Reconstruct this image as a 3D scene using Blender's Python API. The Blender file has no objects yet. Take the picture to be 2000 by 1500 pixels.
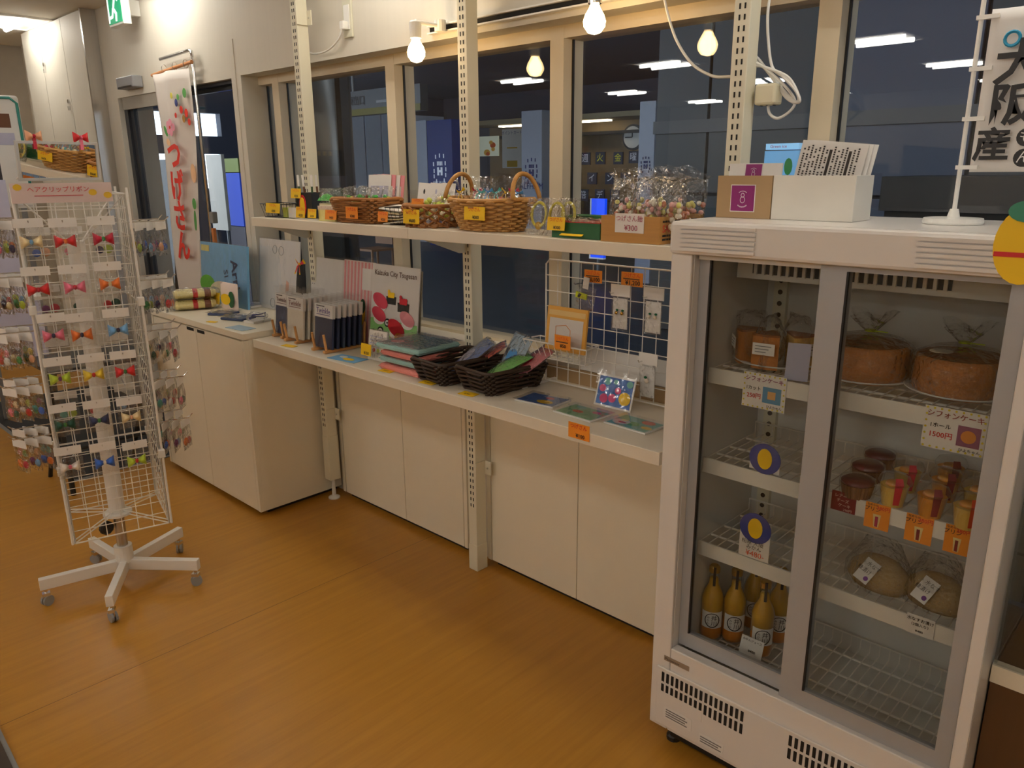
import bpy, bmesh, math, random
import numpy as np
from mathutils import Vector, Matrix, Euler

random.seed(7)
SC = bpy.context.scene
COL = SC.collection
PI = math.pi

# ------------------------------------------------------------------ camera
H = 1.52                                    # eye height in metres
_c = np.array([1000.0, 750.0])
_vx = np.array([-640.0, 345.0]) - _c        # vanishing point of the wall direction (-X)
_vz = np.array([1040.0, 6200.0]) - _c       # vanishing point of the verticals (-Z)
FPX = math.sqrt(-float(_vx @ _vz))
_X = -np.array([_vx[0], _vx[1], FPX]); _X /= np.linalg.norm(_X)
_Z = -np.array([_vz[0], _vz[1], FPX]); _Z /= np.linalg.norm(_Z)
_X = _X - _Z * (_X @ _Z); _X /= np.linalg.norm(_X)
_Y = np.cross(_Z, _X)
RW = np.stack([_X, _Y, _Z], 1)              # world -> camera (x right, y down, z forward)

cam = bpy.data.cameras.new('camera')
cam.sensor_width = 36.0
cam.lens = FPX / 2000.0 * 36.0
cam.clip_start = 0.02
cam.clip_end = 300
cam_ob = bpy.data.objects.new('camera', cam)
m = Matrix.Identity(4)
for i in range(3):
    m[i][0] = RW[0][i]; m[i][1] = -RW[1][i]; m[i][2] = -RW[2][i]
m[2][3] = H
cam_ob.matrix_world = m
COL.objects.link(cam_ob)
SC.camera = cam_ob

# ------------------------------------------------------------------ world, exposure
vs = SC.view_settings
SC.display_settings.display_device = 'sRGB'
vs.view_transform = 'Standard'; vs.look = 'None'; vs.gamma = 1.0; vs.exposure = 0.0
vs.use_curve_mapping = False
W = bpy.data.worlds.new('overcast_sky'); SC.world = W
W.use_nodes = True
bg = W.node_tree.nodes['Background']
bg.inputs[0].default_value = (0.74, 0.86, 1.0, 1)
bg.inputs[1].default_value = 3.4
SC.cycles.transparent_max_bounces = 20
SC.cycles.max_bounces = 8
SC.cycles.caustics_reflective = False
SC.cycles.caustics_refractive = False
TUBE_L = 28.5                               # radiance of the ceiling tubes
LIGHT_COL = (1.0, 0.97, 0.90)

# ------------------------------------------------------------------ pixel -> point
def _ray(u, v):
    return RW.T @ np.array([u - 1000.0, v - 750.0, FPX])
_C = np.array([0, 0, H])
def onz(u, v, z):
    d = _ray(u, v); return Vector(_C + d * ((z - H) / d[2]))
def onx(u, v, x):
    d = _ray(u, v); return Vector(_C + d * (x / d[0]))
def ony(u, v, y):
    d = _ray(u, v); return Vector(_C + d * (y / d[1]))
def ppm(p):
    q = RW @ (np.array(p) - _C); return FPX / q[2]

# ------------------------------------------------------------------ materials
_M = {}
def mat(name, col, rough=0.5, metal=0.0, var=0.06, scale=14.0, bump=0.0, emit=0.0, ecol=None, coat=0.0, bscale=None, stretch=(1, 1, 1)):
    if name in _M: return _M[name]
    m = bpy.data.materials.new(name); m.use_nodes = True
    nt = m.node_tree; b = nt.nodes['Principled BSDF']
    b.inputs['Roughness'].default_value = rough
    b.inputs['Metallic'].default_value = metal
    if coat: b.inputs['Coat Weight'].default_value = coat
    tc = nt.nodes.new('ShaderNodeTexCoord'); mp = nt.nodes.new('ShaderNodeMapping')
    mp.inputs['Scale'].default_value = stretch
    nt.links.new(tc.outputs['Object'], mp.inputs['Vector'])
    n = nt.nodes.new('ShaderNodeTexNoise'); n.inputs['Scale'].default_value = scale; n.inputs['Detail'].default_value = 3
    nt.links.new(mp.outputs[0], n.inputs['Vector'])
    r = nt.nodes.new('ShaderNodeMixRGB')
    c = col
    r.inputs[1].default_value = (c[0] * (1 - var), c[1] * (1 - var), c[2] * (1 - var), 1)
    r.inputs[2].default_value = (min(1, c[0] * (1 + var)), min(1, c[1] * (1 + var)), min(1, c[2] * (1 + var)), 1)
    nt.links.new(n.outputs['Fac'], r.inputs[0])
    nt.links.new(r.outputs[0], b.inputs['Base Color'])
    if bump:
        n2 = n
        if bscale:
            n2 = nt.nodes.new('ShaderNodeTexNoise'); n2.inputs['Scale'].default_value = bscale
            nt.links.new(mp.outputs[0], n2.inputs['Vector'])
        bp = nt.nodes.new('ShaderNodeBump'); bp.inputs['Strength'].default_value = bump; bp.inputs['Distance'].default_value = 0.01
        nt.links.new(n2.outputs['Fac'], bp.inputs['Height']); nt.links.new(bp.outputs[0], b.inputs['Normal'])
    if emit:
        b.inputs['Emission Color'].default_value = (*(ecol or col), 1)
        b.inputs['Emission Strength'].default_value = emit
    _M[name] = m
    return m
def S(r, g, b):                              # sRGB 0-255 -> linear
    f = lambda x: (x / 255 / 12.92) if x <= 10 else ((x / 255 + 0.055) / 1.055) ** 2.4
    return (f(r), f(g), f(b))
def clear(name, base=0.04, power=5.0, gain=0.96, rough=0.0, tint=(1, 1, 1), bump=0.0, bscale=40.0):
    if name in _M: return _M[name]
    m = bpy.data.materials.new(name); m.use_nodes = True
    nt = m.node_tree; nt.nodes.clear()
    o = nt.nodes.new('ShaderNodeOutputMaterial'); mx = nt.nodes.new('ShaderNodeMixShader')
    t = nt.nodes.new('ShaderNodeBsdfTransparent'); t.inputs[0].default_value = (*tint, 1)
    g = nt.nodes.new('ShaderNodeBsdfGlossy'); g.inputs['Roughness'].default_value = rough
    lw = nt.nodes.new('ShaderNodeLayerWeight'); lw.inputs['Blend'].default_value = 0.5
    pw = nt.nodes.new('ShaderNodeMath'); pw.operation = 'POWER'; pw.inputs[1].default_value = power
    ma = nt.nodes.new('ShaderNodeMath'); ma.operation = 'MULTIPLY_ADD'; ma.inputs[1].default_value = gain; ma.inputs[2].default_value = base
    ma.use_clamp = True
    L = nt.links.new
    L(lw.outputs['Facing'], pw.inputs[0]); L(pw.outputs[0], ma.inputs[0]); L(ma.outputs[0], mx.inputs[0])
    L(t.outputs[0], mx.inputs[1]); L(g.outputs[0], mx.inputs[2]); L(mx.outputs[0], o.inputs[0])
    if bump:
        tc = nt.nodes.new('ShaderNodeTexCoord')
        n = nt.nodes.new('ShaderNodeTexNoise'); n.inputs['Scale'].default_value = bscale; n.inputs['Detail'].default_value = 2
        bp = nt.nodes.new('ShaderNodeBump'); bp.inputs['Strength'].default_value = bump; bp.inputs['Distance'].default_value = 0.02
        L(tc.outputs['Object'], n.inputs['Vector']); L(n.outputs['Fac'], bp.inputs['Height'])
        L(bp.outputs[0], g.inputs['Normal']); L(bp.outputs[0], lw.inputs['Normal'])
    _M[name] = m
    return m

IVORY = mat('ivory_laminate', (0.88, 0.81, 0.65), 0.42, var=0.02)
SHELFW = mat('white_shelf_laminate', (0.84, 0.77, 0.64), 0.4, var=0.02)
STEELP = mat('ivory_painted_steel', (0.80, 0.76, 0.60), 0.4, var=0.02)
WALLM = mat('cream_wall_panel', (0.68, 0.635, 0.54), 0.6, var=0.03, scale=3, stretch=(14, 14, 0.6))
FRAMEM = mat('cream_window_frame', (0.72, 0.62, 0.45), 0.45, var=0.02)
CEILM = mat('white_ceiling', (0.86, 0.83, 0.76), 0.8, var=0.02, bump=0.1, bscale=120)
FRW = mat('white_fridge_enamel', (0.80, 0.77, 0.74), 0.3, var=0.01)
FRG = mat('grey_aluminium_frame', (0.42, 0.43, 0.45), 0.35, metal=0.2, var=0.02)
FRIN = mat('fridge_liner', (0.72, 0.72, 0.70), 0.5, var=0.02)
CHROME = mat('chrome', (0.75, 0.75, 0.75), 0.15, metal=1.0, var=0.02)
STAIN = mat('stainless_steel', (0.55, 0.52, 0.48), 0.28, metal=1.0, var=0.08, scale=2, stretch=(40, 40, 0.4))
WIREW = mat('white_coated_wire', (0.86, 0.83, 0.78), 0.35, var=0.01)
BLACKP = mat('black_plastic', (0.012, 0.012, 0.013), 0.4, var=0.1)
DARKM = mat('dark_slot', (0.01, 0.009, 0.008), 0.7)
PAPER = mat('white_paper', (0.84, 0.82, 0.79), 0.55, var=0.02)
INK = mat('black_ink', (0.015, 0.014, 0.016), 0.5)
REDINK = mat('red_ink', S(215, 40, 40), 0.5)
MAGENTA = mat('magenta_ink', S(170, 30, 80), 0.5)
YELLOW = mat('yellow_card', S(250, 205, 20), 0.5, var=0.04)
ORANGE = mat('orange_card', S(245, 150, 40), 0.5, var=0.04)
ORINK = mat('orange_red_ink', S(235, 85, 30), 0.5)
BLUEINK = mat('navy_ink', S(45, 50, 110), 0.5)
GREY = mat('grey_plastic', (0.22, 0.22, 0.22), 0.45)
WHITEP = mat('white_plastic', (0.85, 0.84, 0.80), 0.35, var=0.01)
GLASS = clear('window_glass', 0.045, 5, 0.95, tint=(0.96, 0.97, 0.97))
FGLASS = clear('fridge_glass', 0.03, 5, 0.95, tint=(0.90, 0.91, 0.90))
ACRYL = clear('clear_plastic', 0.06, 3, 0.7, rough=0.05)
FILM = clear('cellophane', 0.075, 2.2, 0.8, rough=0.11, tint=(0.98, 0.98, 0.975), bump=1.0, bscale=45)
SLEEVE = clear('plastic_sleeve', 0.04, 4, 0.8, rough=0.08, bump=0.15, bscale=18)

# ------------------------------------------------------------------ mesh builder
class MB:
    def __init__(s): s.v = []; s.f = []; s.mi = []; s.cur = 0
    def _add(s, vs, fs):
        o = len(s.v); s.v += [tuple(p) for p in vs]
        s.f += [tuple(i + o for i in f) for f in fs]; s.mi += [s.cur] * len(fs)
        return s
    def m(s, i): s.cur = i; return s
    def box(s, x0, y0, z0, x1, y1, z1):
        x0, x1 = min(x0, x1), max(x0, x1); y0, y1 = min(y0, y1), max(y0, y1); z0, z1 = min(z0, z1), max(z0, z1)
        v = [(x0, y0, z0), (x1, y0, z0), (x1, y1, z0), (x0, y1, z0), (x0, y0, z1), (x1, y0, z1), (x1, y1, z1), (x0, y1, z1)]
        return s._add(v, [(0, 3, 2, 1), (4, 5, 6, 7), (0, 1, 5, 4), (1, 2, 6, 5), (2, 3, 7, 6), (3, 0, 4, 7)])
    def cb(s, cx, cy, cz, sx, sy, sz): return s.box(cx - sx / 2, cy - sy / 2, cz - sz / 2, cx + sx / 2, cy + sy / 2, cz + sz / 2)
    def obox(s, c, size, M):
        t = MB().cb(0, 0, 0, *size); c = Vector(c)
        return s._add([c + M @ Vector(p) for p in t.v], t.f)
    def tube(s, pts, r, n=6, closed=False, cap=True):
        pts = [Vector(p) for p in pts]; k = len(pts); rings = []
        up = None
        for i, p in enumerate(pts):
            if closed: d = pts[(i + 1) % k] - pts[i - 1]
            else: d = pts[min(i + 1, k - 1)] - pts[max(i - 1, 0)]
            if d.length < 1e-9: d = Vector((0, 0, 1))
            d.normalize()
            if up is None:
                a = Vector((0, 0, 1)) if abs(d.z) < 0.9 else Vector((1, 0, 0))
                up = (a - d * a.dot(d)).normalized()
            else:
                up = up - d * up.dot(d)
                up = up.normalized() if up.length > 1e-6 else d.orthogonal().normalized()
            w = d.cross(up); rr = r[i] if isinstance(r, (list, tuple)) else r
            rings.append([p + (up * math.cos(2 * PI * j / n) + w * math.sin(2 * PI * j / n)) * rr for j in range(n)])
        v = [q for ring in rings for q in ring]; f = []
        for i in range(k if closed else k - 1):
            a, b = i * n, ((i + 1) % k) * n
            for j in range(n): f.append((a + j, a + (j + 1) % n, b + (j + 1) % n, b + j))
        if cap and not closed:
            f.append(tuple(range(n - 1, -1, -1))); f.append(tuple((k - 1) * n + j for j in range(n)))
        return s._add(v, f)
    def rod(s, a, b, r, n=6): return s.tube([a, b], r, n)
    def lathe(s, prof, n=20, c=(0, 0, 0), sx=1.0, sy=1.0, capb=True, capt=True, p=1.0):
        v = []; f = []
        for r, z in prof:
            for j in range(n):
                a = 2 * PI * j / n; ca, sa = math.cos(a), math.sin(a)
                if p != 1.0: ca = math.copysign(abs(ca) ** p, ca); sa = math.copysign(abs(sa) ** p, sa)
                v.append((c[0] + r * sx * ca, c[1] + r * sy * sa, c[2] + z))
        k = len(prof)
        for i in range(k - 1):
            for j in range(n): f.append((i * n + j, i * n + (j + 1) % n, (i + 1) * n + (j + 1) % n, (i + 1) * n + j))
        if capb: f.append(tuple(range(n - 1, -1, -1)))
        if capt: f.append(tuple((k - 1) * n + j for j in range(n)))
        return s._add(v, f)
    def grid(s, nx, ny, fn, close=False):
        v = [fn(i / nx, j / ny) for j in range(ny + 1) for i in range(nx + 1)]
        f = [(j * (nx + 1) + i, j * (nx + 1) + i + 1, (j + 1) * (nx + 1) + i + 1, (j + 1) * (nx + 1) + i) for j in range(ny) for i in range(nx)]
        return s._add(v, f)
    def poly(s, pts, y0, y1):                 # polygon given as (x, z), facing -y, from y0 (front) to y1
        k = len(pts); v = [(x, y0, z) for x, z in pts] + [(x, y1, z) for x, z in pts]
        f = [tuple(range(k)), tuple(range(2 * k - 1, k - 1, -1))] + [(i, i + k, (i + 1) % k + k, (i + 1) % k) for i in range(k)]
        return s._add(v, f)
    def ell(s, cx, cz, rx, rz, y0, y1, n=16, a0=0.0, a1=2 * PI, rot=0.0):
        pts = []
        full = abs(a1 - a0) > 6.28
        for j in range(n if full else n + 1):
            a = a0 + (a1 - a0) * j / n; x, z = rx * math.cos(a), rz * math.sin(a)
            pts.append((cx + x * math.cos(rot) - z * math.sin(rot), cz + x * math.sin(rot) + z * math.cos(rot)))
        return s.poly(pts, y0, y1)
    def prism(s, pts, z0, z1):                # polygon given as (x, y), from z0 to z1
        k = len(pts); v = [(x, y, z0) for x, y in pts] + [(x, y, z1) for x, y in pts]
        f = [tuple(range(k - 1, -1, -1)), tuple(range(k, 2 * k))] + [(i, (i + 1) % k, (i + 1) % k + k, i + k) for i in range(k)]
        return s._add(v, f)
    def ball(s, c, rx, ry, rz, n=12, k=8):
        return s.lathe([(max(1e-4, math.sin(PI * i / k)), -math.cos(PI * i / k)) for i in range(k + 1)], n) if False else s._ball(c, rx, ry, rz, n, k)
    def _ball(s, c, rx, ry, rz, n, k):
        v = []; f = []
        for i in range(k + 1):
            t = PI * i / k; r = max(1e-3, math.sin(t))
            for j in range(n):
                a = 2 * PI * j / n
                v.append((c[0] + rx * r * math.cos(a), c[1] + ry * r * math.sin(a), c[2] - rz * math.cos(t)))
        for i in range(k):
            for j in range(n): f.append((i * n + j, i * n + (j + 1) % n, (i + 1) * n + (j + 1) % n, (i + 1) * n + j))
        return s._add(v, f)
    def mesh(s, name, mats, smooth=False):
        me = bpy.data.meshes.new(name); me.from_pydata(s.v, [], s.f)
        if not isinstance(mats, (list, tuple)): mats = [mats]
        for q in mats: me.materials.append(q)
        if len(mats) > 1: me.polygons.foreach_set('material_index', s.mi)
        if smooth: me.polygons.foreach_set('use_smooth', [True] * len(me.polygons))
        me.update(); return me
    def build(s, name, mats, parent=None, smooth=False, bevel=0.0, label=None):
        o = bpy.data.objects.new(name, s.mesh(name, mats, smooth)); COL.objects.link(o)
        if parent is not None: o.parent = parent
        if bevel:
            b = o.modifiers.new('bevel', 'BEVEL'); b.width = bevel; b.segments = 2; b.limit_method = 'ANGLE'; b.angle_limit = 0.7
        if label: o['label'] = label
        return o

def tag(o, label=None, cat=None, group=None, kind=None):
    if label: o['label'] = label
    if cat: o['category'] = cat
    if group: o['group'] = group
    if kind: o['kind'] = kind
    return o
def thing(name, label, cat, loc=(0, 0, 0), rot=(0, 0, 0), group=None):
    o = bpy.data.objects.new(name, None); COL.objects.link(o); o.empty_display_size = 0.05
    o.location = loc; o.rotation_euler = rot if isinstance(rot, (tuple, list)) else (0, 0, rot)
    return tag(o, label, cat, group)
def struct(name, mb, m, bevel=0.0): return tag(mb.build(name, m, None, bevel=bevel), kind='structure')
def inst(o, name, parent, loc=(0, 0, 0), rot=(0, 0, 0)):            # another part that shares mesh data
    c = bpy.data.objects.new(name, o.data if hasattr(o, 'data') else o); COL.objects.link(c); c.parent = parent
    c.location = loc; c.rotation_euler = rot
    return c
def copy_tree(o, parent=None):
    c = o.copy(); COL.objects.link(c); c.parent = parent
    for ch in o.children: copy_tree(ch, c)
    return c

_T = {}
def text(parent, s, size, x, z, m, y=-0.0012, align='CENTER', sx=1.0, name='lettering', thick=0.0, lineh=1.0):
    key = (s, align, m.name, thick, lineh)
    if key not in _T:
        cu = bpy.data.curves.new('lettering', 'FONT'); cu.body = s; cu.size = 1.0; cu.align_x = align; cu.align_y = 'CENTER'
        cu.resolution_u = 2; cu.offset = thick; cu.space_line = lineh
        ob = bpy.data.objects.new('lettering_curve', cu)
        me = bpy.data.meshes.new_from_object(ob)
        me.name = 'lettering'; me.materials.clear(); me.materials.append(m)
        bpy.data.objects.remove(ob); bpy.data.curves.remove(cu)
        _T[key] = me
    o = bpy.data.objects.new(name, _T[key]); COL.objects.link(o); o.parent = parent
    o.location = (x, y, z); o.rotation_euler = (PI / 2, 0, 0); o.scale = (size * sx, size, size)
    return o
def vtext(parent, s, size, x, z, m, step=1.1, y=-0.0012, name='lettering', sx=1.0, thick=0.0):
    for i, ch in enumerate(s): text(parent, ch, size, x, z - i * size * step, m, y, name=name, sx=sx, thick=thick)

def card(name, label, cat, w, h, loc, rot, face, t=0.0016, group=None, texts=(), parent=None, bevel=0):
    """A flat printed card: stands in its own XZ plane, faces -y, base centre at loc."""
    o = MB().box(-w / 2, 0, 0, w / 2, t, h).build(name, face, parent, bevel=bevel)
    o.location = loc; o.rotation_euler = rot
    if label: tag(o, label, cat, group)
    for s, size, x, z, m in texts: text(o, s, size, x, z, m)
    return o
def pillow(mb, w, h, t, cx=0.0, cz=0.0, cy=0.0, nx=6, nz=8, pinch=0.0, rnd=0.0, z0=None):
    """A filled flat bag in the XZ plane, front and back skins."""
    for sgn in (-1, 1):
        def fn(u, v, sgn=sgn):
            b = (math.sin(PI * min(1, max(0, u))) ** 0.6) * (math.sin(PI * min(1, max(0, v))) ** 0.6)
            k = 1 - pinch * v
            jx = random.uniform(-rnd, rnd); jz = random.uniform(-rnd, rnd)
            return (cx + (u - 0.5) * w * k + jx, cy + sgn * t / 2 * b + random.uniform(-rnd, rnd), cz + (v - 0.5) * h + jz)
        mb.grid(nx, nz, fn)
    return mb
FLAT = -PI / 2                                # euler x that lays a card on its back
# ================================================================== the room
XL, XR, YB, YW, ZC = -7.34, 2.6, -7.2, 1.99, 2.49
ZL = 1.972                                    # underside of the lintel
RX = ony(470, 148, YW).x                      # left side of the window recess
DX0, DX1 = ony(230, 193, YW).x, ony(452, 155, YW).x   # door opening
CX = -5.43; CXL = -6.63                       # closet block
YG = 2.13                                     # glass plane
SILL = 0.882

def floor_mat():
    m = bpy.data.materials.new('wood_grain_vinyl'); m.use_nodes = True; nt = m.node_tree; b = nt.nodes['Principled BSDF']; L = nt.links.new
    tc = nt.nodes.new('ShaderNodeTexCoord'); mp = nt.nodes.new('ShaderNodeMapping'); mp.inputs['Scale'].default_value = (38, 1.6, 1)
    L(tc.outputs['Object'], mp.inputs[0])
    n = nt.nodes.new('ShaderNodeTexNoise'); n.inputs['Scale'].default_value = 1.0; n.inputs['Detail'].default_value = 6; n.inputs['Roughness'].default_value = 0.65
    L(mp.outputs[0], n.inputs['Vector'])
    cr = nt.nodes.new('ShaderNodeValToRGB')
    cr.color_ramp.elements[0].position = 0.3; cr.color_ramp.elements[0].color = (0.41, 0.185, 0.023, 1)
    cr.color_ramp.elements[1].position = 0.72; cr.color_ramp.elements[1].color = (0.52, 0.248, 0.033, 1)
    L(n.outputs['Fac'], cr.inputs[0])
    sp = nt.nodes.new('ShaderNodeSeparateXYZ'); L(tc.outputs['Object'], sp.inputs[0])
    # sheet joints every 1.82 m, dark thin lines along y
    a = nt.nodes.new('ShaderNodeMath'); a.operation = 'ADD'; a.inputs[1].default_value = 2.355 + 1.82 * 8; L(sp.outputs['X'], a.inputs[0])
    md = nt.nodes.new('ShaderNodeMath'); md.operation = 'MODULO'; md.inputs[1].default_value = 1.82; L(a.outputs[0], md.inputs[0])
    lt = nt.nodes.new('ShaderNodeMath'); lt.operation = 'LESS_THAN'; lt.inputs[1].default_value = 0.0022; L(md.outputs[0], lt.inputs[0])
    mx = nt.nodes.new('ShaderNodeMixRGB'); mx.inputs[2].default_value = (0.12, 0.055, 0.015, 1)
    L(lt.outputs[0], mx.inputs[0]); L(cr.outputs[0], mx.inputs[1]); L(mx.outputs[0], b.inputs['Base Color'])
    rr = nt.nodes.new('ShaderNodeMapRange'); rr.inputs[3].default_value = 0.26; rr.inputs[4].default_value = 0.40; L(n.outputs['Fac'], rr.inputs[0]); L(rr.outputs[0], b.inputs['Roughness'])
    b.inputs['Specular IOR Level'].default_value = 0.45
    return m
struct('floor', MB().box(XL, YB, -0.05, XR, 2.2, 0), floor_mat())
struct('ceiling', MB().box(XL, YB, ZC, XR, 2.2, ZC + 0.1), CEILM)
BACKM = mat('back_wall_paint', (0.74, 0.70, 0.62), 0.7)
struct('wall_back', MB().box(XL, YB - 0.1, 0, XR, YB, ZC), BACKM)
struct('wall_right', MB().box(XR, YB, 0, XR + 0.1, 2.2, ZC), BACKM)
struct('wall_left', MB().box(XL - 0.1, YB, 0, XL, 2.2, ZC), mat('left_wall_paint', (0.42, 0.36, 0.28), 0.7))
struct('wall_window_upper', MB().box(RX, YW, ZL, XR, 2.2, ZC), WALLM)
struct('wall_window_lower', MB().box(RX, YW, 0, -1.0, 2.2, SILL).box(-1.0, 2.06, 0, XR, 2.2, 0.14), mat('sill_paint', (0.74, 0.68, 0.57), 0.5, var=0.02))
struct('wall_pier', MB().box(DX1, YW, 0, RX, 2.2, ZC), WALLM)
struct('wall_door_header', MB().box(DX0, YW, 1.966, DX1, 2.2, ZC), WALLM)
struct('wall_door_left', MB().box(CX, YW, 0, DX0, 2.2, ZC), WALLM)
struct('wall_recess', MB().box(XL, 2.1, 0, CXL, 2.2, ZC), WALLM)
struct('trim_1', MB().box(CX - 0.012, 1.902, 0, CX + 0.006, YW, ZC - 0.002), STAIN)
struct('trim_2', MB().box(DX1 + 0.045, YW - 0.004, 0, DX1 + 0.05, YW, 2.14), WALLM)
# closet front: a carcass and three flush doors
struct('wall_closet', MB().box(CXL, 1.925, 0, CX - 0.012, 2.2, ZC), WALLM)
cxs = [CXL, ony(73, 56, 1.907).x, ony(117, 47, 1.907).x, CX - 0.014]
for i in range(3):
    d = struct('door_%d' % (i + 2), MB().box(cxs[i] + 0.003, 1.907, 0.06, cxs[i + 1] - 0.003, 1.924, ZC - 0.012), WALLM)
    if i < 2:
        kx = cxs[i + 1] + (-0.04 if i == 1 else 0.035); kz = 2.24 if i == 0 else 1.98
        MB().tube([(kx, 1.907, kz), (kx, 1.897, kz)], 0.013, 12).box(kx - 0.004, 1.893, kz - 0.055, kx + 0.004, 1.907, kz - 0.03).build('lock', CHROME, d)

# windows: frame bars and panes
def window(n, x0, x1, z0, z1, wl=0.055, wr=0.0):
    f = MB()
    f.box(x0, 2.08, z1 - 0.04, x1, 2.18, z1)
    f.box(x0, 2.08, z0, x1, 2.18, z0 + 0.012)
    if wl: f.box(x0, 2.079, z0, x0 + wl, 2.181, z1)
    w = struct('window_%d' % n, f, FRAMEM)
    MB().box(x0 + wl + 0.0, YG, z0 + 0.011, x1, YG + 0.006, z1 - 0.039).build('pane', GLASS, w)
    MB().box(x0 + wl, YG - 0.008, z0 + 0.012, x0 + wl + 0.006, YG - 0.0005, z1 - 0.04).build('gasket', BLACKP, w)
    return w
mx = [RX, ony(531, 161, 2.08).x, ony(752, 127, 2.08).x, ony(1075, 75, 2.08).x, ony(1593, 100, 2.08).x, XR]
for i in range(5):
    window(i + 1, mx[i], mx[i + 1], SILL if i < 4 else 0.14, ZL, wl=0.0 if i == 0 else 0.058)

# automatic glass door
dl = MB()
DG = mat('dark_door_frame', (0.05, 0.055, 0.065), 0.4, metal=0.4)
dl.box(DX0, 2.02, 0, DX0 + 0.05, 2.08, 1.966).box(DX0 + 0.05, 2.02, 1.95, DX1, 2.08, 1.966)
d1 = struct('door_1', dl, DG)
xm = (DX0 + DX1) / 2 - 0.1
for x0, x1, y in ((DX0 + 0.05, xm + 0.06, 2.035), (xm, DX1, 2.06)):
    leaf = MB().box(x0, y, 0.02, x0 + 0.05, y + 0.02, 1.949).box(x1 - 0.03, y, 0.02, x1, y + 0.02, 1.949).box(x0 + 0.05, y, 1.93, x1 - 0.03, y + 0.02, 1.949).box(x0 + 0.05, y, 0.02, x1 - 0.03, y + 0.02, 0.12).build('door_leaf', DG, d1)
    MB().box(x0 + 0.051, y + 0.008, 0.121, x1 - 0.031, y + 0.013, 1.929).build('pane', GLASS, leaf)
MB().box(DX0 + 0.05, 1.995, 1.895, xm, 2.019, 1.965).build('track_cover', mat('track_grey', (0.33, 0.30, 0.25), 0.5), d1)

# ================================================================== ceiling lights (the room's own)
TUBE = mat('fluorescent_tube', LIGHT_COL, 0.5, emit=TUBE_L, ecol=LIGHT_COL)
REFL = mat('light_tray', (0.85, 0.83, 0.78), 0.35)
tray = MB()
w = 0.27
tray.box(-w, -w, -0.012, w, -w + 0.035, 0).box(-w, w - 0.035, -0.012, w, w, 0).box(-w, -w + 0.035, -0.012, -w + 0.035, w - 0.035, 0).box(w - 0.035, -w + 0.035, -0.012, w, w - 0.035, 0)
tray.box(-w + 0.035, -w + 0.035, -0.003, w - 0.035, w - 0.035, 0)
tray_me = tray.mesh('tray', REFL)
tube_me = MB().rod((-0.215, 0, -0.022), (0.215, 0, -0.022), 0.017, 8).mesh('tube', TUBE, True)
cols = [-6.2, -4.35, -2.4, -0.45, 1.5]; rows = [1.66, -0.36, -2.42, -4.4, -6.35]
rown = ['row along the windows', 'second row from the windows', 'middle row', 'fourth row from the windows', 'row along the back wall']
coln = ['closet end', 'door side', 'middle', 'fridge side', 'right end']
for j, y in enumerate(rows):
    for i, x in enumerate(cols):
        t = thing('ceiling_light', 'recessed two-tube ceiling light, %s, %s' % (rown[j], coln[i]), 'ceiling light', (x, y, ZC), group='ceiling lights')
        inst(tray_me, 'tray', t)
        for dy in (-0.1, 0.1): inst(tube_me, 'tube', t, (0, dy, 0))

# ================================================================== the concourse outside
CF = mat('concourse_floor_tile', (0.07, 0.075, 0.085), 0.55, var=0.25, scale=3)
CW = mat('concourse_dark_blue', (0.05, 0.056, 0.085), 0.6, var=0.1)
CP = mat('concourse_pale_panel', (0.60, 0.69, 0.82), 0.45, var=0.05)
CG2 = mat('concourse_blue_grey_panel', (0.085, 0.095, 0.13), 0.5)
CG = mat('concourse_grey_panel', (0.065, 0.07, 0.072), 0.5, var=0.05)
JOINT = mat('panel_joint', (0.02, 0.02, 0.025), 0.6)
CZ = 3.35
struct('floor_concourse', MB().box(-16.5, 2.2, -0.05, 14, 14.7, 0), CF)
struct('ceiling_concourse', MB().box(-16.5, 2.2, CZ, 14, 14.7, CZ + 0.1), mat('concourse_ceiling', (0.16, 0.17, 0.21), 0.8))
# left wall of the concourse with openings to the sky
WX = -16.3
def wy(u): return onx(u, 330, WX).y
def wz(u, v): return onx(u, v, WX).z
lw = MB()
o1 = (wy(252), wy(268), wz(260, 258), wz(260, 214))
o2 = (wy(279), wy(352), wz(300, 258), wz(300, 228))
o3 = (wy(384), wy(440), wz(410, 266), wz(410, 222))
o4 = (wy(268), wy(300), wz(285, 310), wz(285, 292))
lo, hi = min(o1[2], o2[2], o3[2]), max(o1[3], o3[3])
lw.box(WX - 0.2, 2.2, hi, WX, 14.5, CZ)
lw.box(WX - 0.2, 2.2, 0, WX, 14.5, 1.2)
lw.box(WX - 0.2, 2.2, 1.2, WX, o1[0], hi).box(WX - 0.2, o1[1], lo, WX, o2[0], hi).box(WX - 0.2, o2[1], lo, WX, o3[0], hi).box(WX - 0.2, o3[1], 1.2, WX, 14.5, hi)
lw.box(WX - 0.2, o1[0], 1.9, WX, o3[1], lo)
lw.box(WX - 0.2, o1[0], 1.2, WX, o2[0] + 0.2, 1.9).box(WX - 0.2, o2[0] + 0.9, 1.2, WX, o3[1] - 0.45, 1.9)
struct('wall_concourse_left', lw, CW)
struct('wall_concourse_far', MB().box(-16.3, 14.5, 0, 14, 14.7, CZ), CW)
# pale locker panels on the left wall
pt = wz(715, 220)
lk = thing('wall_panelling', 'pale blue wall panels far across the concourse, beyond the window', 'wall panels', (WX, 0, 0))
ys = [wy(500), wy(540), wy(600), wy(660), wy(713), wy(745), 14.45]
for i in range(6):
    MB().box(0, ys[i] + 0.02, 0.12, 0.08, ys[i + 1] - 0.02, pt).build('panel', CP, lk)
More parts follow.
